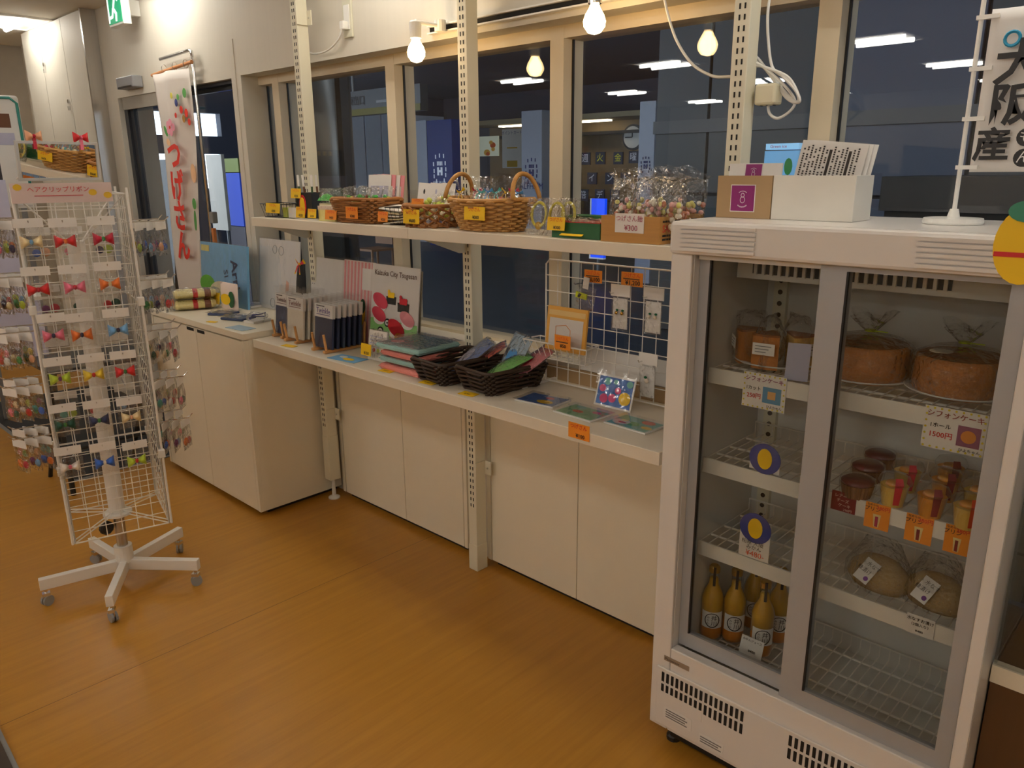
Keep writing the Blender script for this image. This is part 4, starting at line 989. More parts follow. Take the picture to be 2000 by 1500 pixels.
# clear packs with yellow rings
for i, u in enumerate((1050, 1084, 1104)):
    g = thing('ring_pack', '%s clear pack with a yellow ring-shaped charm' % ('left', 'middle', 'rear right')[i], 'pack', (ux(u, 1.70 + 0.03 * (i == 2)), 1.70 + 0.035 * (i == 2), Z), (-0.12, 0, 0.1 - 0.1 * i), 'clear packs between basket and red box')
    pillow(MB(), 0.085, 0.105, 0.02, 0, 0.0525, 0, 6, 7, 0, 0.002).build('bag', FILM, g, smooth=True)
    MB().tube([(0.026 * math.cos(a), 0, 0.058 + 0.034 * math.sin(a)) for a in [2 * PI * j / 20 for j in range(20)]], 0.0045, 6, closed=True).build('ring', mat('ring_yellow', S(215, 200, 70), 0.4), g, smooth=True)
    MB().ball((0, 0, 0.026), 0.012, 0.006, 0.012, 10, 6).build('charm', mat('gold_charm', S(200, 160, 60), 0.3, metal=0.6), g, smooth=True)
ac = thing('acrylic_stand', 'clear acrylic tray behind the yellow ring packs', 'tray', (ux(1080, 1.76), 1.765, Z))
MB().box(-0.10, 0, 0, 0.11, 0.003, 0.10).box(0.107, 0.003, 0, 0.11, 0.06, 0.10).box(-0.10, 0.003, 0, -0.097, 0.06, 0.1).build('walls', ACRYL, ac)
ptag('yellow price card reading 300 beside the red and green box', 1068, 1102, 424, 450, 1.655, YELLOW, '¥300', lean=0.1)
# red and green box
rg = thing('gift_box', 'open green gift box with red inside on the upper shelf', 'box', (ux(1132, 1.69), 1.672, Z), (0, 0, 0.02))
GRN = mat('box_green', S(35, 95, 55), 0.5); REDB = mat('box_red', S(205, 35, 40), 0.5)
w_, d_, h_ = 0.083, 0.12, 0.042
MB().box(-w_, 0, 0, w_, 0.003, h_).box(-w_, d_ - 0.003, 0, w_, d_, h_).box(-w_, 0.003, 0, -w_ + 0.003, d_ - 0.003, h_).box(w_ - 0.003, 0.003, 0, w_, d_ - 0.003, h_).box(-w_ + 0.003, 0.003, 0, w_ - 0.003, d_ - 0.003, 0.003).build('outer_box', GRN, rg)
MB().box(-w_ + 0.0035, 0.0035, 0.004, w_ - 0.0035, 0.006, h_ + 0.002).box(-w_ + 0.0035, d_ - 0.006, 0.004, w_ - 0.0035, d_ - 0.0035, h_ + 0.002).box(-w_ + 0.0035, 0.006, 0.004, -w_ + 0.006, d_ - 0.006, h_ + 0.002).box(w_ - 0.006, 0.006, 0.004, w_ - 0.0035, d_ - 0.006, h_ + 0.002).box(-w_ + 0.006, 0.006, 0.004, w_ - 0.006, d_ - 0.006, 0.01).build('red_liner', REDB, rg)
sp_ = thing('sweet_pack', 'cream sweet pack in clear wrap inside the red box', 'pack', (ux(1132, 1.69), 1.688, Z + 0.0105), (0, 0, 0.05))
MB().box(-0.055, 0.0, 0, 0.06, 0.085, 0.026).build('pack', CREAM, sp_, bevel=0.006); MB().box(-0.04, -0.0008, 0.008, -0.012, 0, 0.02).build('label', BROWNG, sp_)
pillow(MB(), 0.135, 0.045, 0.1, 0.0, 0.02, 0.042, 7, 5, 0, 0.003).build('wrap', FILM, sp_, smooth=True)
ld = thing('flat_green_box', 'flat green closed box behind the open gift box', 'box', (ux(1165, 1.82), 1.80, Z))
MB().box(-0.10, 0, 0, 0.09, 0.06, 0.045).build('lid', GRN, ld, bevel=0.002); MB().box(-0.102, -0.002, 0.0455, 0.092, 0.062, 0.053).build('top_edge', mat('lid_green', S(60, 120, 70), 0.5), ld)
ptag('yellow price card lying under the green gift box', 1092, 1135, 452, 460, 1.653, YELLOW, '', lean=1.2, head='')
# wooden candy crate
WOOD = mat('crate_wood', S(190, 140, 75), 0.5, var=0.18, scale=4, stretch=(2, 2, 22))
cx0, cx1 = ux(1176, 1.66, 450), ux(1290, 1.66, 450)
cr = thing('wooden_crate', 'shallow wooden crate with printed lettering beside the fridge', 'crate', (cx0, 1.655, Z))
cwid = cx1 - cx0; cdep = 0.205; ch_ = ony(1176, 420, 1.655).z - Z
MB().box(0, 0, 0, cwid, 0.008, ch_).build('board', WOOD, cr); MB().box(0, cdep - 0.008, 0, cwid, cdep, ch_).build('board', WOOD, cr)
MB().box(0, 0.008, 0, 0.008, cdep - 0.008, ch_).build('board', WOOD, cr); rs = MB().box(cwid - 0.008, 0.008, 0, cwid, cdep - 0.008, ch_).build('board', WOOD, cr)
MB().box(0.008, 0.008, 0, cwid - 0.008, cdep - 0.008, 0.006).build('bottom', WOOD, cr)
t = text(cr, 'SAN FRANCISCO', 0.026, cwid + 0.0008, ch_ * 0.55, REDINK, 0.012, align='LEFT'); t.rotation_euler = (PI / 2, 0, PI / 2)
for zz_ in (0.82, 0.30, 0.16):
    b = MB(); yy = 0.014
    while yy < cdep - 0.03:
        ln_ = random.uniform(0.006, 0.016); b.box(cwid, yy, ch_ * zz_ - 0.002, cwid + 0.0008, yy + ln_, ch_ * zz_ + 0.003); yy += ln_ + 0.003
    b.build('print_line', INK, cr)['kind'] = 'stuff'
sx0_, sx1_ = ux(1201, 1.652, 440), ux(1257, 1.652, 440); sz0 = ony(1228, 455, 1.652).z; sz1 = ony(1228, 417, 1.652).z
sg = card('price_sign', 'white sign with red candy price fixed to the wooden crate', 'price card', sx1_ - sx0_, sz1 - sz0, ((sx0_ + sx1_) / 2, 1.6525, sz0), (0, 0, 0), PAPER, 0.0014, None, (('つげさん飴', 0.0165, 0, (sz1 - sz0) * 0.72, MAGENTA), ('¥300', 0.02, 0.006, (sz1 - sz0) * 0.24, MAGENTA)))
CANDY = [mat('candy_pink', S(235, 180, 175), 0.4), mat('candy_yellow', S(225, 220, 130), 0.4), mat('candy_white', S(240, 232, 215), 0.4), mat('candy_brown', S(190, 120, 90), 0.4)]
for i in range(6):
    g = goods_bag('candy_bag', 'clear bag of round candies, %s in the wooden crate' % ('front left', 'rear left', 'front middle', 'rear middle', 'front right', 'rear right')[i], 'bag', (cx0 + 0.045 + (cwid - 0.06) * (i // 2) / 2, 1.705 + 0.085 * (i % 2), Z + 0.012), (-0.05, 0.12 * (i // 2 - 1), 0.35 * (i % 2) - 0.1), 0.105, 0.15, 0.075, CANDY, 'candy bags in the crate', 48, 0.0075, pinch=0.25, fh=0.62)
    MB().grid(8, 4, lambda u, v: ((u - 0.5) * (0.05 + 0.06 * v), 0.014 * math.sin(u * 17) * v, 0.143 + 0.035 * v * (0.7 + 0.3 * math.sin(5 * u)))).build('bag_top', FILM, g, smooth=True)

# ================================================================== on top of the fridge
FT = FZ1 + 0.0005
def ftop(u, v): p = onz(u, v, FT); return p
KRAFT = mat('kraft_card', S(175, 145, 105), 0.65, var=0.04); PURP = mat('purple_label', S(140, 25, 110), 0.5); PWHITE = mat('purple_white', (0.8, 0.72, 0.78), 0.5)
kb0 = ftop(1398, 424); kz = ony(1400, 343, kb0.y).z
kx1 = ony(1503, 427, kb0.y).x; wx1 = ony(1664, 430, kb0.y).x
kb = thing('kraft_box', 'brown card box with a purple square label on the fridge', 'box', (kb0.x, kb0.y, FT))
kw = kx1 - kb0.x; khh = kz - FT
MB().box(0, 0, 0, kw, 0.002, khh).box(0, 0.098, 0, kw, 0.1, khh).box(0, 0.002, 0, 0.002, 0.098, khh).box(kw - 0.002, 0.002, 0, kw, 0.098, khh).box(0.002, 0.002, 0, kw - 0.002, 0.098, 0.002).build('box', KRAFT, kb)
def purple_label(parent, x, z, s, y=-0.001):
    l = MB().box(x - s / 2 - 0.002, y, z - s / 2 - 0.002, x + s / 2 + 0.002, y + 0.0007, z + s / 2 + 0.002).build('label_border', PAPER, parent)
    q = MB().box(x - s / 2, y - 0.0006, z - s / 2, x + s / 2, y - 0.0001, z + s / 2).build('purple_label', PURP, parent)
    b = MB()
    for rx, rz, cz in ((0.10, 0.12, -0.06), (0.07, 0.08, 0.12)):
        b.tube([(x + s * rx * math.cos(a), y - 0.0008, z + s * cz + s * rz * math.sin(a)) for a in [2 * PI * j / 16 for j in range(16)]], s * 0.013, 4, closed=True)
    b.build('round_motif', PWHITE, q)
    d = MB()
    for a in range(-4, 5):
        t_ = a * 0.16
        for R_, sg_, c_ in ((0.30, -1, -0.04), (0.26, 1, 0.02)):
            d.cb(x + s * R_ * math.sin(t_), y - 0.0009, z + s * (c_ + sg_ * R_ * math.cos(t_)), s * 0.03, 0.0004, s * (0.05 if sg_ < 0 else 0.03))
    d.build('arched_print', PWHITE, q)['kind'] = 'stuff'
    return q
purple_label(kb, kw * 0.49, khh * 0.47, khh * 0.60)
lf = card('leaflet', 'white leaflet with a purple square standing in the brown box', 'leaflet', kw * 0.97, khh * 1.25, (kb0.x + kw * 0.52, kb0.y + 0.03, FT + 0.004), (-0.12, 0.0, 0.0), PAPER, 0.004)
purple_label(lf, -kw * 0.02, khh * 1.02, khh * 0.42)
wb_ = thing('white_box', 'translucent white plastic box of leaflets on the fridge', 'box', (kx1 + 0.002, kb0.y, FT))
ww = wx1 - kx1 - 0.002
MB().box(0, 0, 0, ww, 0.003, khh).box(0, 0.102, 0, ww, 0.105, khh).box(0, 0.003, 0, 0.003, 0.102, khh).box(ww - 0.003, 0.003, 0, ww, 0.102, khh).box(0.003, 0.003, 0, ww - 0.003, 0.102, 0.003).build('box', mat('milky_plastic', (0.80, 0.77, 0.70), 0.4), wb_, bevel=0.001)
for i in range(3):
    l2 = card('printed_leaflet', 'leaflet of printed black columns, %s in the white box' % ('front', 'middle', 'rear')[i], 'leaflet', 0.145, 0.165, (kx1 + 0.095 + 0.006 * i, kb0.y + 0.028 + 0.012 * i, FT + 0.008), (-0.22, 0.10, 0.05), PAPER, 0.0015, 'leaflets in the white box')
    if i == 0:
        for c in range(15):
            if c in (2, 7): 
                MB().box(0.052 - 0.0085 * c, -0.0008, 0.09, 0.058 - 0.0085 * c, -0.0002, 0.148).build('heading', INK, l2); continue
            b = MB(); z = 0.152 - 0.004 * (c % 3)
            while z > 0.06:
                b.box(0.0535 - 0.0085 * c, -0.0008, z, 0.0572 - 0.0085 * c, -0.0002, z + 0.0034); z -= 0.0052 if random.random() > 0.1 else 0.011
            b.build('print_column', INK, l2)['kind'] = 'stuff'
        MB().box(-0.075, -0.003, 0.0, 0.075, -0.0022, 0.168).build('sleeve', SLEEVE, l2)
# little flag
fbp = ftop(1860, 437)
fl = thing('table_flag', 'small white table flag with brush characters on the fridge', 'flag', (fbp.x, fbp.y, FT))
MB().lathe([(0.055, 0), (0.057, 0.004), (0.055, 0.012), (0.012, 0.014), (0.008, 0.03)], 28).build('base', WHITEP, fl, smooth=False)
tlt = 0.0
ptop = ony(1925, -20, fbp.y)
MB().rod((0, 0, 0.015), (0, 0, 0.60), 0.0045, 10).build('pole', WHITEP, fl)
cz0 = ony(1868, 336, fbp.y).z - FT; cxx = 0.018
cwf = 0.115
cf = MB().grid(10, 14, lambda u, v: (cxx + u * cwf, -0.004 + 0.006 * math.sin(u * 5), cz0 + v * 0.30)).build('flag_cloth', mat('flag_cloth', (0.78, 0.75, 0.72), 0.7), fl, smooth=True)
so = cf.modifiers.new('thickness', 'SOLIDIFY'); so.thickness = 0.0006
for k in range(4): MB().box(-0.008, -0.0055, cz0 + 0.005 + 0.093 * k, cxx + 0.014, 0.0055, cz0 + 0.013 + 0.093 * k).build('loop', WHITEP, fl)
fm = cxx + cwf / 2
text(cf, '大', 0.085, fm + 0.004, cz0 + 0.195, INK, -0.0125, thick=0.025); text(cf, '阪', 0.08, fm + 0.002, cz0 + 0.12, INK, -0.0125, thick=0.025); text(cf, '産', 0.065, fm - 0.022, cz0 + 0.048, INK, -0.0125, thick=0.025)
for chh, zz_ in (('も', 0.064), ('ん', 0.026)):
    MB().ell(fm + 0.034, cz0 + zz_, 0.017, 0.017, -0.0122, -0.0112, 18).build('black_disc', INK, cf); text(cf, chh, 0.026, fm + 0.034, cz0 + zz_, PAPER, -0.0126)
for cx_, cz_, mm in ((0.02, 0.272, mat('ring_green', S(120, 190, 50), 0.6)), (-0.015, 0.243, mat('ring_blue', S(30, 140, 180), 0.6)), (0.03, 0.243, mat('ring_orange', S(225, 130, 50), 0.6))):
    MB().tube([(fm + cx_ + 0.0125 * math.cos(a), -0.011, cz0 + cz_ + 0.0125 * math.sin(a)) for a in [2 * PI * j / 16 for j in range(16)]], 0.0032, 5, closed=True).build('ring_mark', mm, cf)
# plain yellow card on the fridge header, right edge
yx = ony(1999, 480, FY - 0.02)
yc = thing('yellow_cutout', 'rounded yellow card stuck to the right end of the fridge header', 'card', (yx.x, FY - 0.018, ony(1985, 545, FY - 0.02).z))
MB().ell(0, 0.055, 0.045, 0.065, 0, 0.003, 24).build('card', YELLOW, yc)
MB().ell(0, 0.112, 0.030, 0.018, -0.002, -0.0002, 18).build('green_patch', mat('patch_green', S(60, 140, 110), 0.5), yc)
MB().box(-0.042, -0.002, 0.036, 0.042, -0.0002, 0.044).build('red_band', REDINK, yc)
# ================================================================== lower shelf
Z = SHZ + 0.0005
def lx(u, v, Y): return ony(u, v, Y).x
def upright(name, label, cat, u0, u1, vt, Y, m, z=Z, t=0.004, lean=0.1, yaw=0.0, vref=600, group=None, sleeve=True):
    x0, x1 = lx(u0, vref, Y), lx(u1, vref, Y); zt = ony((u0 + u1) / 2, vt, Y).z
    r = thing(name, label, cat, ((x0 + x1) / 2, Y, z), (-lean, 0, yaw), group)
    w, h = x1 - x0, (zt - z) / math.cos(lean)
    MB().box(-w / 2, 0, 0.001, w / 2, t, h).build('sheet', m, r)
    if sleeve: MB().box(-w / 2 - 0.006, -0.003, 0.0, w / 2 + 0.006, -0.002, h + 0.008).build('sleeve', SLEEVE, r)
    return r, w, h
LINE = mat('pencil_grey', (0.18, 0.18, 0.18), 0.6)
c1, w, h = upright('colouring_sheet', 'white sheet with a small orange print in a clear sleeve', 'sheet', 501, 578, 470, 1.95, PAPER, z=LCZ + 0.0005, vref=530)
MB().ell(-0.02, h * 0.12, 0.014, 0.012, -0.0015, -0.0002, 12).build('orange_print', ORANGE, c1)
MB().poly([(0.05, h * 0.1), (0.085, h * 0.1), (0.09, h * 0.42), (0.07, h * 0.45)], -0.0015, -0.0002).build('pink_print', mat('faint_pink', S(235, 175, 150), 0.6), c1)
for cx_, cz_, rr_ in ((-0.06, 0.10, 0.022), (0.02, 0.85, 0.022), (-0.04, 0.86, 0.02)):
    MB().tube([(cx_ + rr_ * math.cos(a), -0.001, cz_ * h + rr_ * math.sin(a)) for a in [2 * PI * j / 14 for j in range(14)]], 0.0009, 4, closed=True).build('pencil_ring', LINE, c1)
bk = thing('black_pouch', 'small black pouch tied with a red and yellow ribbon', 'pouch', (lx(583, 560, 1.935), 1.935, LCZ + 0.0005), (-0.1, 0, 0))
ph_ = ony(585, 520, 1.90).z - LCZ
pillow(MB(), 0.075, ph_ + 0.0, 0.04, 0, ph_ / 2, 0, 7, 9, 0.15, 0.001).build('pouch', mat('black_cloth', (0.015, 0.016, 0.018), 0.7), bk, smooth=True)
ribbon(bk, REDR, (0, -0.012, ph_ - 0.004), 0.028); ribbon(bk, YELLOW, (0, -0.010, ph_ - 0.002), 0.036)
f1, w, h = upright('clear_file', 'plain white clear file beside the black pouch', 'file', 600, 672, 507, 1.855, PAPER, vref=560, lean=0.1)
f2, w, h = upright('striped_file', 'pink striped clear file with a price label', 'file', 663, 722, 512, 1.85, mat('pale_pink', S(240, 215, 212), 0.5), vref=580, lean=0.11)
b = MB()
for i in range(9): b.box(-w / 2 + 0.004 + i * w / 9, -0.0012, 0.004, -w / 2 + 0.004 + (i + 0.45) * w / 9, -0.0002, h - 0.004)
b.build('stripes', PINKP, f2)['kind'] = 'stuff'
MB().box(w * 0.12, -0.0022, h * 0.66, w * 0.48, -0.0013, h * 0.92).build('label', PAPER, f2)
MB().ell(0.01, h * 0.36, 0.042, 0.055, -0.0022, -0.0013, 18).build('yellow_print', YELLOW, f2); MB().ell(0.035, h * 0.46, 0.018, 0.03, -0.003, -0.0023, 14).build('green_print', GRN, f2)
f3, w, h = upright('picture_file', 'white clear file with a sushi picture and brown heading', 'file', 717, 808, 522, 1.835, PAPER, vref=600, lean=0.12)
text(f3, 'Kaizuka City Tsugesan', w * 0.098, 0, h * 0.90, mat('brown_ink', S(90, 60, 45), 0.5), thick=0.01)
MB().box(-w / 2 + 0.001, -0.0008, 0.002, w / 2 - 0.001, -0.0001, h * 0.36).build('green_field', mat('mint_green', S(150, 215, 130), 0.5), f3)
RICE = mat('rice_white', S(245, 240, 235), 0.6); SALM = mat('tuna_pink', S(225, 75, 95), 0.5); ROE = mat('roe_red', S(205, 40, 50), 0.5); NORI = mat('nori_black', S(35, 40, 35), 0.6)
def sushi(cx, cz, s, top, kind):
    if kind == 'nigiri':
        MB().ell(cx, cz - s * 0.35, s * 0.75, s * 0.42, -0.0022, -0.001, 16).build('rice', RICE, f3)
        MB().ell(cx - s * 0.05, cz + s * 0.1, s, s * 0.55, -0.003, -0.0023, 18, rot=-0.35).build('fish', top, f3)
    elif kind == 'roll':
        MB().ell(cx, cz, s * 0.5, s * 0.45, -0.0022, -0.001, 16).build('roll', NORI, f3); MB().ell(cx, cz, s * 0.32, s * 0.28, -0.003, -0.0023, 14).build('rice', RICE, f3); MB().ell(cx, cz, s * 0.1, s * 0.1, -0.0038, -0.0031, 10).build('filling', NORI, f3)
    else:
        MB().poly([(cx - s * 0.75, cz - s * 0.6), (cx + s * 0.75, cz - s * 0.6), (cx + s * 0.8, cz + s * 0.2), (cx - s * 0.8, cz + s * 0.2)], -0.0022, -0.001).build('nori', NORI, f3)
        q = MB()
        for k in range(9): q.ell(cx + s * 0.25 * ((k % 4) - 1.5), cz + s * (0.22 + 0.24 * (k // 4)), s * 0.17, s * 0.17, -0.003 - 0.0001 * k, -0.0023, 10)
        q.build('roe', top, f3)['kind'] = 'stuff'
sushi(-w * 0.28, h * 0.56, w * 0.17, SALM, 'nigiri'); sushi(-w * 0.06, h * 0.62, w * 0.13, YELLOW, 'gunkan'); sushi(w * 0.2, h * 0.56, w * 0.15, ROE, 'gunkan'); sushi(-w * 0.30, h * 0.40, w * 0.16, SALM, 'nigiri')
sushi(w * 0.30, h * 0.40, w * 0.16, PINKP, 'nigiri'); sushi(-w * 0.12, h * 0.33, w * 0.13, ROE, 'roll'); sushi(w * 0.08, h * 0.27, w * 0.19, ROE, 'nigiri'); sushi(-w * 0.26, h * 0.22, w * 0.13, ROE, 'roll'); sushi(w * 0.22, h * 0.13, w * 0.17, YELLOW, 'nigiri')
bkf, w2_, h2_ = upright('clear_file', 'blank clear file leaning behind the sushi picture file', 'file', 730, 815, 527, 1.88, mat('file_back', S(215, 205, 180), 0.5), vref=600, lean=0.10)
# towel packs on wooden stands
NAVYT = mat('navy_towel', S(60, 72, 105), 0.75, bump=0.2, bscale=300); WHT = mat('white_towel', S(232, 225, 210), 0.75, bump=0.2, bscale=300); NAVYD = mat('dark_navy_towel', S(48, 56, 84), 0.75, bump=0.2, bscale=300)
PEG = mat('light_wood', S(205, 150, 90), 0.5, var=0.12, scale=5, stretch=(12, 2, 12))
KOJI = mat('violet_ink', S(95, 80, 150), 0.5); BRINK = mat('maroon_ink', S(125, 70, 75), 0.5)
def towel_column(base, count, m, ink, names, w=0.125, h=0.175, step=0.026, lab='', vt=None):
    x, y = base
    st = thing('wooden_stand', 'small wooden peg stand under the %s packs' % lab, 'stand', (x, y - 0.012, Z), group='peg stands on the lower shelf')
    d = 0.05 + step * count
    for sx_ in (-w * 0.33, w * 0.33):
        MB().box(sx_ - 0.009, 0, 0, sx_ + 0.009, d, 0.012).build('rail', PEG, st, bevel=0.003)
        MB().rod((sx_, 0.012, 0.0125), (sx_, 0.004, 0.075), 0.0055, 8).build('peg', PEG, st)
        MB().rod((sx_, d - 0.012, 0.0125), (sx_, d - 0.004, 0.10), 0.0055, 8).build('rear_peg', PEG, st)
    MB().box(-w * 0.33, d * 0.4, 0.0005, w * 0.33, d * 0.4 + 0.014, 0.0105).build('cross_rail', PEG, st)
    for i in range(count):
        r = thing('towel_pack', names[i], 'towel pack', (x, y + 0.012 + step * i, Z + 0.0135), (-0.10, 0, 0), '%s packs' % lab)
        MB().box(-w / 2, 0, 0, w / 2, 0.012, h * 0.74).build('towel', m, r, bevel=0.004)
        c = MB().box(-w / 2, -0.001, h * 0.70, w / 2, 0.0125, h).build('paper_band', PAPER, r)
        if i == 0:
            text(c, 'Twinkle', w * 0.24, 0, h * 0.85, ink, -0.0022, thick=0.01); MB().box(-w * 0.38, -0.0018, h * 0.755, w * 0.36, -0.0012, h * 0.77).build('print_line', ink, c); MB().box(-w * 0.4, -0.0018, h * 0.945, w * 0.05, -0.0012, h * 0.965).build('print_line', INK, c)
        MB().box(-w / 2 - 0.003, -0.004, -0.001, w / 2 + 0.003, -0.003, h + 0.03).build('film', SLEEVE, r)
ordn = ['front', 'second', 'third', 'fourth', 'fifth', 'rearmost']
b3 = onz(625, 690, Z); b2 = onz(572, 669, Z); b1_ = onz(533, 657, Z)
towel_column((b3.x - 0.02, 1.645), 6, NAVYD, KOJI, ['%s dark navy towel pack of the right-hand peg stand' % o for o in ordn], lab='dark navy')
towel_column((b2.x - 0.005, 1.665), 5, WHT, BRINK, ['%s white towel pack of the middle peg stand' % o for o in ordn], lab='white towel')
towel_column((-3.0, 1.68), 3, NAVYT, BRINK, ['%s grey-blue towel pack of the left peg stand' % o for o in ordn], w=0.105, lab='grey-blue')
# small cards and tags on the shelf board
flat_card('price_card', 'yellow price card lying in front of the white towel packs', 'price card', 565, 676, Z, 0.07, 0.03, 0.2, YELLOW, group='price cards')
bc_ = flat_card('picture_card', 'blue picture card lying right of the peg stands', 'card', 679, 701, Z, 0.15, 0.075, 0.12, SKY)
MB().ell(0.015, 0.028, 0.03, 0.013, -0.0012, -0.0002, 12).build('yellow_print', YELLOW, bc_); MB().ell(-0.03, 0.045, 0.02, 0.012, -0.0012, -0.0002, 12).build('white_print', PAPER, bc_)
flat_card('price_card', 'yellow price card in front of the pink towel stack', 'price card', 755, 725, Z, 0.062, 0.03, 0.1, YELLOW, group='price cards', texts=(('¥500', 0.012, 0, 0.011, INK),))
flat_card('price_card', 'yellow price card in front of the left dark tray', 'price card', 836, 748, Z, 0.062, 0.032, 0.1, YELLOW, group='price cards', texts=(('¥700', 0.012, 0, 0.011, INK),))
flat_card('price_card', 'yellow price card in front of the right dark tray', 'price card', 915, 770, Z, 0.062, 0.036, 0.1, YELLOW, group='price cards', texts=(('¥700', 0.012, 0, 0.011, INK),))
lp = thing('label_pack', 'small white printed pack with a yellow tag left of the towels', 'pack', (lx(733, 660, 1.70), 1.70, Z), (-0.15, 0, 0.05))
MB().box(-0.055, 0, 0, 0.05, 0.012, 0.115).build('pack', PAPER, lp, bevel=0.003)
for i in range(4): MB().box(-0.045, -0.001, 0.09 - 0.013 * i, 0.03 - 0.012 * (i % 2), -0.0002, 0.093 - 0.013 * i).build('print_line', LILAC, lp)
for cx_, mm in ((-0.02, REDINK), (0.005, LIMEG), (0.03, ORINK)): MB().ell(cx_, 0.04, 0.008, 0.008, -0.001, -0.0002, 10).build('print_spot', mm, lp)
pillow(MB(), 0.115, 0.125, 0.02, 0, 0.058, 0.005, 6, 6, 0, 0.002).build('wrap', FILM, lp, smooth=True)
ptag('yellow price card standing before the small white printed pack', 704, 723, 672, 694, 1.66, YELLOW, '¥150', head='')
# folded towels
MINT = mat('mint_towel', S(165, 205, 200), 0.85, var=0.06, bump=0.5, bscale=220); CORAL = mat('coral_towel', S(240, 150, 140), 0.85, var=0.06, bump=0.5, bscale=220); GRYB = mat('grey_green_towel', S(120, 150, 150), 0.85, bump=0.4, bscale=220)
tc = onz(795, 705, Z)
zz0 = Z
for i, (mm, lb, w_, d_, dx, dy) in enumerate(((CORAL, 'lowest coral pink folded towel of the stack', 0.225, 0.19, 0.01, -0.0), (MINT, 'lower mint folded towel, second in the stack', 0.215, 0.18, -0.005, 0.005), (CORAL, 'upper coral pink folded towel, third in the stack', 0.215, 0.19, 0.012, 0.008), (MINT, 'top mint folded towel in clear wrap on the stack', 0.235, 0.20, 0.0, 0.006))):
    r = thing('folded_towel', lb, 'towel', (-2.135 + dx, 1.735 + dy, zz0), (0, 0, 0.02 * (i - 1)), 'stack of folded towels')
    hh = 0.0205
    MB().box(-w_ / 2, -d_ / 2, 0, w_ / 2, d_ / 2, hh).build('towel', mm, r, bevel=0.008)
    MB().box(-w_ / 2 - 0.002, -d_ / 2 - 0.002, hh * 0.45, w_ / 2 + 0.002, d_ / 2, hh * 0.55).build('fold', mm, r)
    if i == 3:
        MB().box(-w_ * 0.42, -d_ * 0.42, hh + 0.0005, w_ * 0.42, d_ * 0.42, hh + 0.003).build('printed_panel', GRYB, r)
        pk_ = MB().ell(0, 0, 0.03, 0.02, 0, 0.001, 14).build('pink_print', PINKP, r); pk_.location = (-0.05, -0.05, hh + 0.0045); pk_.rotation_euler = (FLAT, 0, 0)
    MB().grid(10, 8, lambda u, v: ((u - 0.5) * (w_ + 0.02), (v - 0.5) * (d_ + 0.02), hh + 0.0035 + random.uniform(0, 0.003))).build('wrap', FILM, r, smooth=True) if i in (1, 3) else None
    zz0 += 0.0255
# dark trays with packs
t1 = onz(852, 742, Z); 
def tray(label, x, y, yaw):
    return wicker('wicker_tray', label, (x, y, Z), 0.125, 0.09, 0.075, WICKD, 0.82, 10, 0.22, 0.0042, 48, yaw, rim_r=1.6)
TA = (-1.935, 1.745); TB = (-1.735, 1.765)
tray('dark brown wicker tray beside the towel stack, holding blue packs', TA[0], TA[1], 1.45)
tray('dark brown wicker tray beside the wire grid, holding green packs', TB[0], TB[1], 1.45)
def cloth_pack(label, x, y, z, m, rot, w=0.12, h=0.17, t=0.022, detail=None):
    r = thing('cloth_pack', label, 'pack', (x, y, z), rot, 'cloth packs in dark trays')
    pillow(MB(), w, h, t, 0, h / 2, 0, 6, 8, 0, 0.0).build('cloth', m, r, smooth=True)
    if detail: MB().ell(0, h * 0.45, w * 0.25, h * 0.2, -t * 0.52, -t * 0.5, 14).build('print', detail, r)
    pillow(MB(), w * 1.1, h * 1.08, t * 1.25, 0, h / 2, 0, 7, 9, 0, 0.002).build('wrap', FILM, r, smooth=True)
    return r
BLUEC = mat('blue_cloth', S(115, 140, 200), 0.7); CORC = mat('coral_cloth', S(235, 120, 100), 0.7); PALEB = mat('pale_blue_cloth', S(180, 205, 225), 0.7); GRNC = mat('green_cloth', S(125, 205, 110), 0.7); ROSEC = mat('rose_cloth', S(215, 130, 140), 0.7)
cloth_pack('blue cloth pack leaning up in the left dark tray', TA[0] + 0.0, TA[1] - 0.02, Z + 0.025, BLUEC, (-0.95, 0.0, -0.55), detail=LILAC)
cloth_pack('coral cloth pack behind the blue one in the left dark tray', TA[0] + 0.03, TA[1] + 0.02, Z + 0.03, CORC, (-1.0, 0.0, -0.75), 0.10, 0.16)
cloth_pack('pale blue cloth pack standing at the back of the right dark tray', TB[0] - 0.01, TB[1] + 0.02, Z + 0.03, PALEB, (-0.55, 0.0, -0.35), 0.13, 0.15, 0.015, BLUER)
cloth_pack('bright green cloth pack lying in the right dark tray', TB[0] - 0.01, TB[1] - 0.045, Z + 0.045, GRNC, (-1.15, 0.0, -0.6), 0.085, 0.15, 0.035)
cloth_pack('rose cloth pack beside the green one in the right dark tray', TB[0] + 0.045, TB[1] + 0.01, Z + 0.04, ROSEC, (-0.95, 0.1, -0.5), 0.085, 0.15, 0.03, REDR)
# kraft board behind the grid
kbd = thing('cardboard_strip', 'low kraft cardboard strip along the wall behind the wire grid', 'cardboard', (-1.7, 1.955, Z))
MB().box(0, 0, 0, 0.64, 0.006, 0.05).build('board', KRAFT, kbd); MB().box(0.15, -0.004, 0.055, 0.64, 0.004, 0.135).build('white_board', PAPER, kbd)
